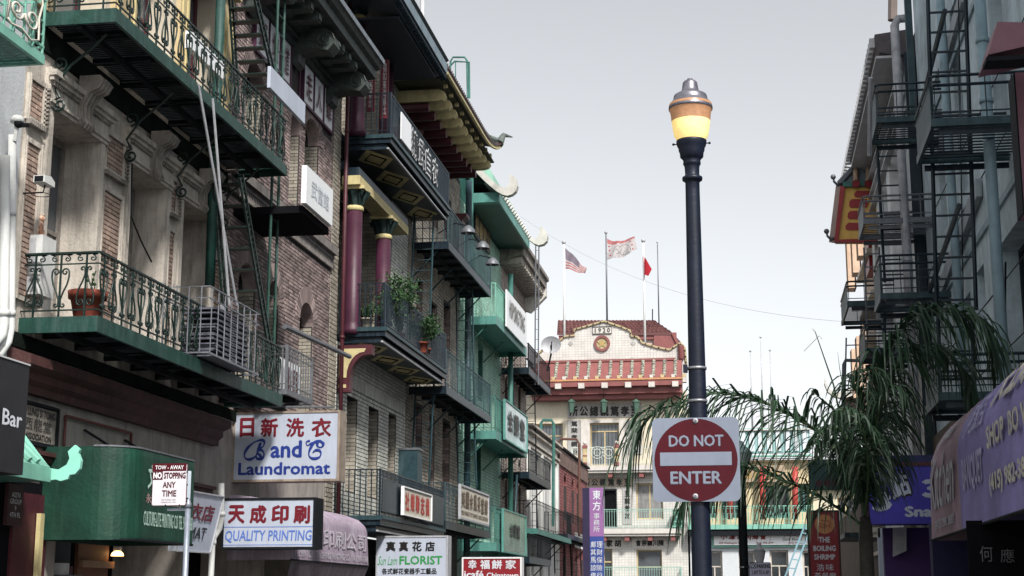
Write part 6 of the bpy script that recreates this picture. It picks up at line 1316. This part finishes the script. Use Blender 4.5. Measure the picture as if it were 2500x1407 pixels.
rfe('near upper fire escape platform crossing behind the fat drainpipe', (2272,290), (2238,400), 168)
rfe('near lower fire escape platform just above the snack sign', (2290,958), (2258,1000), 860)
rfe('middle fire escape platform above the hanging palm fronds', (2149,716), (2138,760), 612)
rfe('far upper fire escape platform left of the near one', (2139,286), (2130,350), 190)
rfe('grey fire escape platform in front of the yellow pagoda canopy', (2107,535), (2099,575), 470, xo=XRB-.1, grey=True)
rfe('farthest fire escape platform against the sky', (2068,738), (2054,805), 680, xo=XRB-.1)
rfe('small far fire escape platform below the farthest one', (2112,850), (2100,885), 785, xo=XRB-.1)
def rlad(label, l0, l1, w0, w1, Y, mat=NAVY, step=.42, r=.035):
    a, b = onY(l0[0], l0[1], Y), onY(l1[0], l1[1], Y); w = (onY(l0[0]+w0, l0[1], Y).x-a.x); a.x += w/2; b.x += w/2
    return ladder(label, a, b, w, 'x', mat, step, r, .022)
pp_ = onY(2232, 290, 33.2); o = MB().box(pp_.x-.07, pp_.x+.08, 33.2, 33.34, pp_.z, 17).build('steel_post', NAVY2); tag(o, 'flat blue green steel post rising from the far upper platform', 'post')
rlad('big steep fire ladder rising from the palm fronds out of the picture', (2287,760), (2264,-40), 96, 90, 24, NAVY, .33)
rlad('big ladder continuing down behind the palm fronds', (2296,1010), (2290,770), 84, 84, 24.5, NAVY, .33)
rlad('second fire ladder in front of the white pilasters', (2160,690), (2140,330), 66, 66, 34, NAVY, .33)
rlad('second fire ladder lower run behind the palm', (2162,1000), (2160,760), 60, 60, 36, NAVY, .33)
rlad('slim far ladder below the yellow pagoda canopy', (2118,830), (2109,605), 38, 38, 40, GREYI, .33, .025)
rlad('lowest far ladder against the bright sky', (2062,1010), (2066,825), 34, 34, 46, GREYI, .4, .025)
tag(MB().tube([onY(x, y, 44) for x, y in [(2058,1000),(2060,890),(2064,880),(2098,881)]], .05, 6).build('hooped_pipe', GREYI), 'thin hooped handrail pipe at the far end of the right fire escapes', 'pipe')
# pipes
def vpipe(label, px, pt, pb, X, rpx, mat, cols=()):
    a = onX(px[0], pt, X); b = onX(px[1], pb, X); b.y = a.y; r = rpx/3777*a.y
    return pipe(label, [a, b], r, mat, [(X, a.y, onX(px[0], c, X).z) for c in cols], 12)
vpipe('fattest blue grey drainpipe with collars beside the maroon box gutter', (2388,2412), -60, 1100, XR-.45, 14.5, PIPEB, (125, 290))
vpipe('second blue grey drainpipe behind the big steep ladder', (2292,2310), -60, 1100, XR-.2, 11, PIPEB)
pipe('grey standpipe with an elbow at the roof of the pilaster building', [onX(2215,45,XR-.3), onX(2192,47,XR-.5), onX(2184,62,XR-.6), (XR-.6, onX(2184,62,XR-.6).y, 3)], .10, M('worn_grey_pipe', (.45,.45,.48), .6, .1, .3, 5, .1, .5), [(XR-.6, onX(2184,62,XR-.6).y, 9)])
tag(MB().tube([onY(2180,-20,40), onY(2179,50,40)], .13, 8).build('vent_stack', M('rusty_stack', (.16,.13,.12), .9)), 'rusty vent stack at the very top above the grey standpipe', 'pipe')
tag(MB().tube([onX(2125,190,XRB-.1), onX(2123,380,XRB-.1)], .05, 6).build('conduit', GREYL), 'thin grey conduit down the outer edge of the far upper platform', 'pipe')
m = MB().tube([onX(2455,640,XR-.1), onX(2452,1000,XR-.1)], .02, 4); tag(m.build('cable', BLK), 'black cable running down beside the tall dark window on the right', 'cable')
m = MB().tube([onX(2340,-10,XR-.15), onX(2352,760,XR-.15)], .014, 4); tag(m.build('cable', BLK), 'thin black cable down the blue grey wall behind the big ladder', 'cable')
# maroon box gutter and wall at the right edge
mg = thing('maroon_box_gutter', 'maroon metal box canopy poking in at the upper right edge', 'canopy', onY(2440, 160, 18)); MG = M('dusty_maroon_metal', (.24,.11,.135), .6, 0, .2, 2, .1, .4, (.2,.13,.14))
g_ = [onY(x, y, 18) for x, y in [(2388,190),(2410,113),(2600,118),(2600,170),(2500,165)]]
MB().prism([(p.x, p.z) for p in g_], 'y', 17.2, 18).build('box', MG, mg); a = onY(2385, 192, 17.9); B('lip', BLK, mg, (a.x, a.x+1.2, 17.15, 17.45, a.z-.05, a.z-.0))
mw = thing('maroon_wall', 'maroon painted wall strip at the right edge under the box canopy', 'wall', (XR, 17, 0)); a = onY(2481, 330, 18.6); B('wall', MG, mw, (a.x, a.x+1.5, 18.4, 18.8, onY(2490, 530, 18.6).z, onY(2490, 190, 18.6).z)); B('edge', BLK, mw, (a.x-.02, a.x-.001, 18.4, 18.8, onY(2490, 530, 18.6).z, onY(2490, 190, 18.6).z))
# purple barrel awning
XA = 2.3; e_ = onX(2275, 1320, XA); yE = e_.y; zB = e_.z; zS_ = zB+.85; zT = 4.35; yM = onX(2348, 1290, XA).y; WA = XR-XA
PNK = M('faded_pink_canvas', (.44,.31,.36), .8, 0, .25, 2, .3, .5, (.2,.14,.19)); PUR = M('faded_purple_canvas', (.27,.235,.48), .85, 0, .35, 1.0, .3, .9, (.22,.19,.36))
aw1 = barrel('faded pink end section of the kitchen awning with white script', XA, yM, yE, zB, zS_, zT, PNK, XR, s=-1)
aw2 = barrel('large faded purple barrel awning with yellow letters at the right edge', XA, 8.5, yM-.01, zB, zS_, zT, PUR, XR, s=-1)
PAT = M('faded_blue_patch', (.26,.27,.42), .8, 0, .3, 2, .3, .6, (.35,.35,.5))
def on_barrel(s, parent, mat, ya, yb, v0, v1, lift0=.012, **k):
    """letters wrapped on the barrel; v is distance up the canvas from its lower edge"""
    o = text(s, parent, mat, (0, ya, 0), (0, yb-ya, 0), (0, 0, v1-v0), **k); off = worldloc(parent); H = zS_-zB; R = (WA+zT-zS_)/2
    for v in o.data.vertices:
        w = v.co+off; s_ = v0+w.z; lift = lift0-w.x
        if s_ < H: x, z = XA-lift, zB+s_
        else: a = min(1.5, (s_-H)/R); x, z = XR-(WA+lift)*math.cos(a), zS_+(zT-zS_+lift)*math.sin(a)
        v.co = Vector((x, w.y, z))-off
    return o
on_barrel('Kitchen', aw1, WHITEL, yE-.25, yM+.35, .35, 1.05, bold=.012, shear=.35); on_barrel('Jewell', aw1, WHITEL, yE-.9, yM+.9, 1.15, 1.55, bold=.01, shear=.35); on_barrel('(415) 398 3883', aw1, WHITEL, yE-.6, yM+.5, .08, .22, bold=.03)
YLT = M('faded_yellow_lettering', (.60,.56,.46), .8, 0, .4, 6, .1, .7, (.34,.31,.50)); PLT = M('ghost_purple_lettering', (.45,.42,.60), .8)
y2 = YR(2418, 1200, XA); y3 = YR(2500, 1200, XA)
on_barrel('小吃飯店', aw2, PLT, yM-.4, y2+.3, 1.0, 1.5); on_barrel('BANQUET', aw2, PLT, yM-.4, y2+.3, .35, .75, bold=.03)
on_barrel('大上海麵家', aw2, YLT, y2-.1, y3-1.6, 1.15, 1.75, bold=.05); on_barrel('SHOP  BO WIN SMILE', aw2, YLT, y2-.05, y3-2.2, .68, .92, bold=.04); on_barrel('(415) 982-3883', aw2, YLT, y2-.05, y3-.6, .22, .45, bold=.05)
# dark shop front under it
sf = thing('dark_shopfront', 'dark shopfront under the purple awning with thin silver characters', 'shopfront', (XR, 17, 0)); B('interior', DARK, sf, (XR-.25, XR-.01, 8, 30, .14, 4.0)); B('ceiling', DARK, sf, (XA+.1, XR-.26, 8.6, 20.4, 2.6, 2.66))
B('red_pillar', MAROON, sf, (3.1, 3.3, 18.7, 19.0, .14, 2.6)); a, b = onY(2392, 1392, 16.0), onY(2480, 1332, 16.0); B('sign_board', DARK, sf, (a.x-.1, b.x+.8, 16.0, 16.06, 1.6, b.z+.25))
st(sf, '何', M('dim_silver', (.14,.14,.15)), 2393, 1333, 2422, 1372, 15.99); st(sf, '應', MATS['dim_silver'], 2443, 1340, 2475, 1374, 15.99)
B('deep_fascia', M('deep_blue_fascia', (.012,.012,.06), .6), sf, (2.35, XR-.26, 20.9, 21.2, .14, 2.62))
# snack sign
sn = thing('snack_sign', 'blue violet sign with big 3, tilted character and Sna behind the purple awning', 'sign', onY(2125, 1283, 23.)); Y = 23.
BV = M('blue_violet_face', (.05,.04,.36), .5, 0, .25, 1.5, .05, .3, (.04,.03,.12)); h = HX(2125, 2330, 1137, 1280, Y); B('face', BV, sn, (h[0], h[1], Y, Y+.5, h[2], h[3])); h2_ = HX(2125, 2330, 1110, 1130, Y); B('top_band', M('navy_band', (.012,.016,.09), .5), sn, (h2_[0], h2_[1], Y+.02, Y+.5, h2_[2], h2_[3])); B('line', MAROON, sn, (h[0], h[1], Y-.02, Y+.5, h[3]+.001, h2_[2]-.001)); B('side', M('dark_plum_side', (.03,.008,.03)), sn, (h[0]-.03, h[0]-.001, Y, Y+1.4, h[2]-.05, h2_[3]))
st(sn, '3', SIGNW, 2130, 1200, 2176, 1249, Y, bold=.05)
a, b = onY(2182, 1222, Y), onY(2232, 1158, Y); W_, H_ = b.x-a.x, b.z-a.z; text('點', sn, BLACKL, (a.x-.03, Y-.003, a.z-.03), (W_+.02, 0, .10), (-.09, 0, H_+.04), bold=.09, name='character'); text('點', sn, SIGNW, (a.x, Y-.012, a.z), (W_-.04, 0, .10), (-.09, 0, H_-.02), bold=.04, name='character')
st(sn, '3', SIGNW, 2252, 1170, 2298, 1216, Y, bold=.05); st(sn, 'Snack', SIGNW, 2209, 1235, 2322, 1263, Y, bold=.05)
pw = thing('purple_side_wall', 'purple shop wall with a hanging pale banner under the snack sign', 'wall', (2.2, 24, 0)); h = HX(2166, 2330, 1288, 1500, 24); B('wall', M('deep_purple_wall', (.05,.015,.11), .6, 0, .3, 1, .1), pw, (h[0], h[1], 24, 24.2, .14, h[3]))
hb = thing('pale_banner', 'pale grey vertical banner hanging on the purple wall', 'banner', onY(2196, 1290, 23.8)); P = [onY(x, y, 23.8) for x, y in ((2180,1288),(2213,1288),(2213,1345),(2180,1360))]; MB().prism([(p.x, p.z) for p in P], 'y', 23.8, 23.83).build('cloth', WHITE_D, hb); st(hb, '餐', GREYL, 2187, 1293, 2205, 1311, 23.79); st(hb, '廳', GREYL, 2187, 1325, 2207, 1345, 23.79)
ws = thing('white_vertical_sign', 'white column with small signs reading 415 left of the purple wall', 'sign', onY(2150, 1300, 26)); h = HX(2149, 2166, 1290, 1420, 26); B('board', SIGNW, ws, (h[0], h[1], 26, 26.2, .5, h[3])); h = HX(2126, 2148, 1288, 1312, 26); B('small_board', CRS, ws, (h[0], h[1], 26, 26.1, h[2], h[3])); st(ws, '(415', BLACKL, 2131, 1298, 2148, 1309, 25.99)
# green hanging sign and boiling shrimp sign
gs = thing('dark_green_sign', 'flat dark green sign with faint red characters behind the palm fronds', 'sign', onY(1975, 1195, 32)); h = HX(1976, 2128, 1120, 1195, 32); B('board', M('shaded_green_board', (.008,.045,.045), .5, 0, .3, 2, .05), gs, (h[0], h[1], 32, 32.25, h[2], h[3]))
st(gs, '金龍酒家', M('faint_red_lettering', (.13,.01,.03)), 1990, 1170, 2070, 1188, 31.99); B('arm', BLK, gs, (h[1], XR, 32.1, 32.2, h[3]-.2, h[3]-.1))
t = box_sign('boiling_shrimp_sign', 'tall red sign reading THE BOILING SHRIMP with an orange disc', 1983, 1250, 2044, 1480, 44., RED, M('dark_brown_frame', (.05,.025,.025)), .4, .05); Y = 44.
c = onY(2013, 1280, Y); MB().prism([(c.x+.27*math.cos(6.2832*i/24), c.z+.27*math.sin(6.2832*i/24)) for i in range(24)], 'y', Y-.006, Y-.001).build('disc', M('orange_disc', (.55,.24,.10), .5), t)
m = MB()
for pts in ([(1996,1276),(2003,1280),(2012,1281),(2022,1284),(2030,1289)], [(2004,1270),(2012,1272),(2022,1271),(2028,1278),(2024,1284)], [(1998,1284),(2008,1288),(2018,1286)]): m.tube([onY(x, y, Y-.012) for x, y in pts], .012, 4)
m.build('shrimp_drawing', RED, t)
for i, wd in enumerate(('THE', 'BOILING', 'SHRIMP')): st(t, wd, WHITEL, (1999, 1986, 1988)[i], 1311+21*i, (2026, 2040, 2039)[i], 1325+21*i, Y, bold=.035)
for i, ch in enumerate('浩味'): st(t, ch, WHITEL, 1994+23*i, 1377, 2012+23*i, 1394, Y)
for i, ch in enumerate('茶餐廳'): st(t, ch, WHITEL, 1989+18*i, 1398, 2005+18*i, 1414, Y)
sw = thing('side_street_wall', 'dim lower shop walls behind the palm trunk on the right', 'wall', (XR, 60, 0)); B('wall', M('dim_brown_wall', (.10,.075,.06), .8, 0, .4, 1.5, .2), sw, (XR-.1, XR-.005, 30, 91, .14, 5.2))
pe = thing('small_dark_canopy', 'small dark canopy beside the palm trunk above street level', 'canopy', onY(2085, 1330, 46)); h = HX(2062, 2120, 1300, 1312, 46); B('roof', NAVY, pe, (h[0], h[1]+1, 46, 50, h[2], h[3])); B('bracket', NAVY, pe, (h[0]+.4, h[0]+.5, 46, 46.1, h[2]-.6, h[2]-.002))
# ================================================================ STREET FURNITURE
LY = 13.75; lx = lambda y: onY(1697, y, LY); L0 = Vector((-.445, LY, 0))
lamp = thing('street_lamp', 'tall dark blue street lamp lit yellow with a do not enter sign on its post', 'street lamp', L0)
PXM = .365/103*1.0
def zl(y): return onY(1697, y, LY).z
def prof(L): return [(hw*.00372, zl(y)) for y, hw in L]
cx = L0.copy()
MB().lathe([(.20,.13),(.20,.5),(.15,.62),(.13,1.0),(.105,1.15)]+prof([(1600,26),(1407,24),(1150,22.5),(1000,21.5),(700,19.4),(470,17.8),(447,17.8),(443,20),(441,24.5),(437,25.5),(433,25),(430,19),(426,17.8),(410,18.5),(404,20),(402,22),(398,22),(392,21.5),(388,24.5),(384,29),(374,30),(368,32.5),(362,33),(356,36.5),(348,38),(344,38)]), cx, 28).build('post', POLEM, lamp, True)
gb = MB().lathe(prof([(344,36),(340,38),(332,42.5),(318,45.5),(304,47.5),(297,48.6)]), cx, 36, False).build('lower_globe', M('lit_globe_yellow', (.85,.75,.35), .25, 0, .2, 14, .1, em=.42, emc=(1,.66,.20)), lamp, True)
MB().lathe(prof([(297,48.7),(290,49.4),(280,50.5),(272,52.4),(266,54.6),(258,54.8),(254,53)]), cx, 36, False).build('upper_band', M('amber_globe_band', (.38,.20,.11), .3, 0, .3, 22, .15, em=.1, emc=(1,.5,.22)), lamp, True)
MB().lathe(prof([(268,55.4),(263,55.6),(258,54),(250,49),(246,45),(243,43.5),(238,42.6),(233,41),(230,36),(227,27),(222,22.5),(216,20.6),(208,19.2),(202,18.2),(198,14.5),(196,8),(195,7.2),(192.5,7)]), cx, 36).build('cap', LAMPM, lamp, True)
MB().lathe(prof([(340,1),(330,14),(300,16),(285,10),(280,1)]), cx, 12).build('bulb', M('lamp_bulb', (1,.9,.6), .4, em=4, emc=(1,.85,.5)), lamp, True)
for sx in (-1, 1): b_ = MB(); z = zl(351); b_.tube([cx+Vector((sx*.13,0,z)), cx+Vector((sx*.165,0,z))], .006, 5).ball(cx+Vector((sx*.168,0,z)), .013, 6).build('thumb_screw', BLK, lamp)
for y in (900, 980): z = zl(y); r = .00372*22; MB().lathe([(r,z-.012),(r+.006,z-.012),(r+.006,z+.012),(r,z+.012)], cx, 24, False).build('steel_strap', M('dull_steel', (.30,.31,.33), .4, .6), lamp, True)
z = zl(900); B('strap_clamp', POLEM, lamp, (cx.x-.125, cx.x-.085, LY-.03, LY+.03, z-.035, z+.035))
ds = thing('do_not_enter_sign', 'square white sign with red disc reading DO NOT ENTER on the lamp post', 'sign', (cx.x, LY-.1, 2.9)); SY = LY-.115
def rrect(x0, x1, z0, z1, r, n=5):
    P = []
    for (cx_, cz_, a0) in ((x1-r, z1-r, 0), (x0+r, z1-r, 1), (x0+r, z0+r, 2), (x1-r, z0+r, 3)):
        P += [(cx_+r*math.cos(math.pi/2*(a0+i/n)), cz_+r*math.sin(math.pi/2*(a0+i/n))) for i in range(n+1)]
    return P
a, b = onY(1595, 1226, SY), onY(1803, 1018, SY)
SWM = M('retroreflective_white', (.205,.235,.30), .3, 0, .14, 1.5, .03, .4, (.15,.17,.22)); SRM = M('retroreflective_red', (.062,.0015,.007), .35, 0, .25, 1.5, .03, .3, (.085,.006,.013), spec=.25)
MB().prism(rrect(a.x, b.x, a.z, b.z, .055), 'y', SY, SY+.004).build('plate', SWM, ds)
c = onY(1699, 1123, SY); R = onY(1801, 1123, SY).x-c.x
disc = MB().prism([(c.x+R*math.cos(6.28318*i/48), c.z+R*math.sin(6.28318*i/48)) for i in range(48)], 'y', SY-.003, SY-.0005).build('red_disc', SRM, ds)
a2, b2x = onY(1612, 1138, SY), onY(1786, 1103, SY); B('white_bar', SWM, ds, (a2.x, b2x.x, SY-.006, SY-.0035, a2.z, b2x.z))
st(ds, 'DO NOT', SWM, 1633, 1061, 1766, 1092, SY-.004, bold=.03, ext=.002); st(ds, 'ENTER', SWM, 1637, 1150, 1762, 1183, SY-.004, bold=.03, ext=.002)
for y in (1028, 1212): p = onY(1698, y, SY); bo = MB().tube([p, p+Vector((0,-.012,0))], .024, 14).build('washer', GREYL, ds, True); MB().tube([p+Vector((0,-.012,0)), p+Vector((0,-.022,0))], .012, 6).build('bolt', GREYI, bo)
B('rear_bracket', GREYI, ds, (c.x-.04, c.x+.04, SY+.005, SY+.035, a.z+.03, b.z-.03))
# tow away sign and its pole
NY = 15.; np_ = thing('sign_pole', 'thin galvanised pole carrying the tow away sign at the left kerb', 'pole', (-5.7, NY, .13)); p = onY(459, 1240, NY); GP = M('galvanised_pole', (.27,.30,.36), .45, .4, .2, 6, .1, .3)
MB().tube([(p.x, NY, .13), (p.x, NY, p.z)], .029, 12).build('pole', GP, np_, True); q_ = onY(462, 1200, NY); MB().lathe([(.038,0),(.034,.04),(.02,.08),(.006,.1)], (p.x, NY, p.z), 12).build('cap', GP, np_, True)
B('lower_arm', GP, np_, (p.x-.22, p.x+.01, NY-.012, NY+.012, p.z-.03, p.z-.005)); 
ts = thing('tow_away_sign', 'small white sign with red TOW-AWAY NO STOPPING ANY TIME on thin pole', 'sign', (p.x-.15, NY-.03, p.z)); TY = NY-.05; a, b = onY(369, 1236, TY), onY(459, 1131, TY)
MB().prism(rrect(a.x, b.x, a.z, b.z, .022), 'y', TY, TY+.004).build('plate', SRM, ts); MB().prism(rrect(a.x+.007, b.x-.007, a.z+.007, b.z-.007, .018), 'y', TY-.002, TY-.0005).build('white_face', M('tow_sign_white', (.62,.60,.64), .4, 0, .1, 2, .02), ts)
a3, b3_ = onY(371, 1151, TY), onY(457, 1132, TY); B('red_header', SRM, ts, (a3.x+.004, b3_.x-.004, TY-.004, TY-.0022, a3.z, b3_.z-.003)); a4, b4_ = onY(372, 1172, TY), onY(398, 1151, TY); B('red_box', SRM, ts, (a4.x, b4_.x, TY-.0045, TY-.0022, a4.z, b4_.z))
st(ts, 'TOW - AWAY', WHITE, 379, 1136, 449, 1147, TY-.004, bold=.02, ext=.002); st(ts, 'NO', WHITE, 374, 1153, 396, 1170, TY-.004, bold=.06, ext=.002)
for s_, x0, y0, x1, y1, bo in (('STOPPING',400,1153,454,1170,.05), ('ANY',397,1176,429,1192,.03), ('TIME',395,1197,431,1213,.03), ('FOR TOWED CARS',394,1219,429,1222,.0), ('PHONE 553-1235',394,1225,429,1228,0)): st(ts, s_, SRM, x0, y0, x1, y1, TY-.002, bold=bo, ext=.002)
for px, py in ((457,1153),(457,1184),(457,1217),(404,1234),(438,1234)): pp = onY(px, py, TY); MB().ball(pp, .01, 6).build('rivet', BLK, ts)
bp_ = thing('paper_notice', 'pale edge of a second sign plate behind the tow away sign', 'sign', onY(463, 1190, NY+.08)); a, b = onY(455, 1226, NY+.08), onY(467, 1150, NY+.08); MB().prism(rrect(a.x, b.x, a.z, b.z, .01), 'y', NY+.08, NY+.084).build('plate', M('pale_blue_plate', (.5,.58,.66)), bp_)
# second lamp post with palm debris, and the no parking sign
P2 = 27.; l2 = thing('street_lamp', 'second dark street lamp post half hidden by palm fronds', 'street lamp', (onY(1817,1407,P2).x, P2, .13)); cx2 = Vector((onY(1817,1407,P2).x, P2, 0)); zt2 = onY(1817, 1165, P2).z
MB().lathe([(.2,.13),(.18,.6),(.1,1.0),(.082,1.2),(.072,zt2),(.1,zt2+.05),(.12,zt2+.15)], cx2, 16).build('post', BLK, l2, True); MB().lathe([(.11,zt2+.15),(.17,zt2+.3),(.2,zt2+.4)], cx2, 16, False).build('globe', M('unlit_globe', (.35,.42,.40), .3), l2, True); MB().lathe([(.21,zt2+.4),(.17,zt2+.47),(.08,zt2+.55),(.05,zt2+.62),(.01,zt2+.64)], cx2, 16).build('cap', M('pale_green_cap', (.30,.42,.40), .5), l2, True)
z = onY(1817, 1385, P2).z; MB().lathe([(.076,z-.012),(.085,z-.012),(.085,z+.012),(.076,z+.012)], cx2, 16, False).build('steel_strap', MATS['dull_steel'], l2)
pk_ = thing('no_parking_sign', 'small pale NO PARKING 2 AM TO 6 AM sign beside the second lamp post', 'sign', onY(1856, 1400, P2-.1)); TY = P2-.1; a, b = onY(1831, 1445, TY), onY(1882, 1373, TY)
MB().prism(rrect(a.x, b.x, a.z, b.z, .03), 'y', TY, TY+.005).build('plate', BLACKL, pk_); MB().prism(rrect(a.x+.008, b.x-.008, a.z+.008, b.z-.008, .025), 'y', TY-.002, TY-.0005).build('pale_face', M('lilac_white_face', (.40,.38,.50), .4), pk_)
a4, b4_ = onY(1832, 1388, TY), onY(1846, 1374, TY); B('dark_box', BLACKL, pk_, (a4.x, b4_.x, TY-.0045, TY-.0022, a4.z, b4_.z)); st(pk_, 'NO', SIGNW, 1833, 1375, 1845, 1387, TY-.004, bold=.05, ext=.002); st(pk_, 'PARKING', BLACKL, 1848, 1377, 1880, 1388, TY-.002, bold=.05, ext=.002); st(pk_, '2 AM TO 6 AM', BLACKL, 1835, 1392, 1878, 1403, TY-.002, bold=.03, ext=.002)
B('arm', BLK, pk_, (cx2.x, a.x+.05, TY+.006, TY+.03, b.z-.1, b.z-.06))
fl_ = Vector((onY(1856,1407,52).x, 52, 0)); l3 = thing('street_lamp', 'small far street lamp with a pale globe behind the no parking sign', 'street lamp', fl_); zc = onY(1856, 1378, 52).z
MB().lathe([(.15,.13),(.09,1),(.08,zc)], fl_, 12).build('post', BLK, l3, True); MB().lathe([(.1,zc),(.16,zc+.2),(.2,zc+.42)], fl_, 14, False).build('globe', M('pale_globe', (.55,.55,.58), .3), l3, True); MB().lathe([(.21,zc+.42),(.16,zc+.5),(.07,zc+.58),(.06,zc+.68),(.01,zc+.7)], fl_, 14).build('cap', GREYL, l3, True)
# ================================================================ PALM
PY_ = 18.
def P_(x, y, dy=0): return onY(x, y, PY_+dy)
palm = thing('palm_tree', 'palm with long drooping fronds between the lamp post and the right fire escapes', 'palm tree', (onY(2117,1407,PY_).x, PY_, .13))
c0 = P_(2117,1407); MB().tube([(c0.x,PY_,.1),(c0.x,PY_,1.2),P_(2115,1340),P_(2114,1290),P_(2112,1262)], [.11,.09,.08,.075,.055], 12).build('trunk', TRUNK, palm, True)
def frond(pts, L, dens_=26, droop=1.0, seed=0, side=None, w=.016, r=.018):
    """pts: list of (px,py,dy) along the midrib from base to tip"""
    rnd = random.Random(seed); P = [P_(*p) for p in pts]; seg = []
    for i in range(len(P)-1):                                # smooth
        p0, p1, p2, p3 = P[max(i-1,0)], P[i], P[i+1], P[min(i+2,len(P)-1)]
        for k in range(6):
            t = k/6; seg.append(.5*((2*p1)+(p2-p0)*t+(2*p0-5*p1+4*p2-p3)*t*t+(3*p1-p0-3*p2+p3)*t**3))
    seg.append(P[-1]); n = len(seg); st_ = MB().tube(seg, [r*(1-.75*i/n) for i in range(n)], 6); f = st_.build('frond', PALMST, palm, True)
    m = MB(); tot = sum((seg[i+1]-seg[i]).length for i in range(n-1)); N = int(tot*dens_); acc = 0; i = 0
    for k in range(N):
        s = tot*(k+.5)/N
        while i < n-2 and acc+(seg[i+1]-seg[i]).length < s: acc += (seg[i+1]-seg[i]).length; i += 1
        d = (seg[i+1]-seg[i]); p = seg[i]+d*((s-acc)/max(d.length, 1e-6)); d.normalize(); u = k/N
        if u < .12: continue
        ln = L*(.55+.6*math.sin(min(1, u*1.15)*math.pi*.85))*rnd.uniform(.7, 1.12)
        for sg in (-1, 1):
            h = d.cross(Vector((0,0,1))); h = h.normalized() if h.length > .05 else Vector((1,0,0))
            out = (h*sg*rnd.uniform(.3, .8)+d*rnd.uniform(.25, .6)+Vector((rnd.uniform(-.15,.15), rnd.uniform(-.2,.2), rnd.uniform(-.1, .35)))).normalized()
            a = p; v = out; pv = []; k_ = 5; ww = w*rnd.uniform(.7, 1.25); ax = Vector((rnd.uniform(-1,1), rnd.uniform(-.4,.4), rnd.uniform(-.2,.2))).normalized()
            for j in range(k_+1):
                wj = ww*(1-(j/k_)**1.6)+.0012; pv += [a+ax*wj, a-ax*wj]; a = a+v*(ln/k_); v = (v+Vector((0,0,-.55*droop))).normalized()
            m.add(pv, [(2*j, 2*j+1, 2*j+3, 2*j+2) for j in range(k_)])
    m.build('leaflets', PALM, f, kind='stuff')
frond([(2112,1262,0),(2085,1165,0),(2040,1090,-.3),(1985,1045,-.5),(1910,1005,-.7),(1830,972,-.9),(1740,962,-1.0),(1660,985,-1.1),(1590,1015,-1.2),(1550,1070,-1.2)], 1.2, 33, 1.25, 1, w=.012)
frond([(2114,1290,0),(2060,1250,-.2),(1985,1205,-.4),(1905,1170,-.5),(1830,1145,-.6),(1775,1160,-.6),(1700,1185,-.5),(1670,1230,-.5)], .9, 32, 1.2, 2, w=.012)
frond([(2112,1262,0),(2125,1130,-.1),(2140,990,-.2),(2170,860,-.3),(2230,775,-.4),(2310,755,-.5),(2390,790,-.5),(2430,860,-.5)], 1.05, 40, 1.3, 3, w=.016)
frond([(2112,1262,0),(2118,1120,.3),(2140,1000,.5),(2200,880,.6),(2275,850,.7),(2345,890,.8),(2370,960,.8)], .85, 34, 1.3, 4, w=.015)
frond([(2112,1262,0),(2095,1140,.3),(2060,1030,.4),(2005,975,.5),(1985,960,.5),(1968,1000,.5)], .45, 22, 1.2, 5)
frond([(2112,1262,0),(2112,1120,-.4),(2105,1000,-.6),(2085,930,-.7),(2110,905,-.8),(2145,920,-.8),(2165,975,-.8)], .5, 50, 1.4, 6, w=.013)
frond([(2112,1262,0),(2130,1130,-.5),(2145,1010,-.9),(2170,950,-1.1),(2200,950,-1.2),(2220,990,-1.2)], .42, 34, 1.4, 7, w=.014)
frond([(2112,1262,0),(2090,1130,-.6),(2050,1050,-.9),(2010,1050,-1.0),(1985,1090,-1.1)], .42, 34, 1.3, 8, w=.013)
frond([(2112,1262,0),(2130,1120,.6),(2175,1010,1.0),(2195,1030,1.0)], .36, 34, 1.4, 9, w=.014)
frond([(1850,1150,-.6),(1800,1135,-.6),(1750,1150,-.5),(1715,1190,-.5)], .4, 40, 1.2, 11, w=.014)
frond([(2112,1262,0),(2120,1150,-.7),(2110,1060,-1.2),(2075,1000,-1.5),(2035,1010,-1.6)], .42, 40, 1.4, 12, w=.013)
frond([(2112,1262,0),(2095,1150,-.2),(2060,1080,-.3),(2030,1050,-.3),(2000,1090,-.3)], .42, 40, 1.4, 13, w=.013)
MB().tube([P_(2060,1060), P_(2035,940), P_(1990,810), P_(1983,803)], [.014,.010,.005,.002], 5).build('spear_leaf', PALMST, palm); MB().tube([P_(1963,858), P_(2000,820), P_(2006,828)], .004, 4).build('spear_leaf', PALMST, palm); MB().tube([P_(2065,985), P_(2050,900), P_(2045,860)], [.009,.005,.002], 4).build('spear_leaf', PALMST, palm)
MB().tube([P_(1945,1150,-.8), P_(2030,1095,-.6), P_(2110,1040,-.3)], [.006,.016,.02], 5).build('bent_stalk', M('pale_stalk', (.12,.17,.10), .6), palm)
# overhead cable
m = MB(); a, b = onY(1270, 528, 70), onY(2050, 785, 50); m.tube([a.lerp(b, i/16)+Vector((0,0,-1.0*4*(i/16)*(1-i/16)+1.0*0)) for i in range(17)], .006, 4); tag(m.build('overhead_cable', GREYL), 'thin cable strung across the street in front of the flags', 'cable')
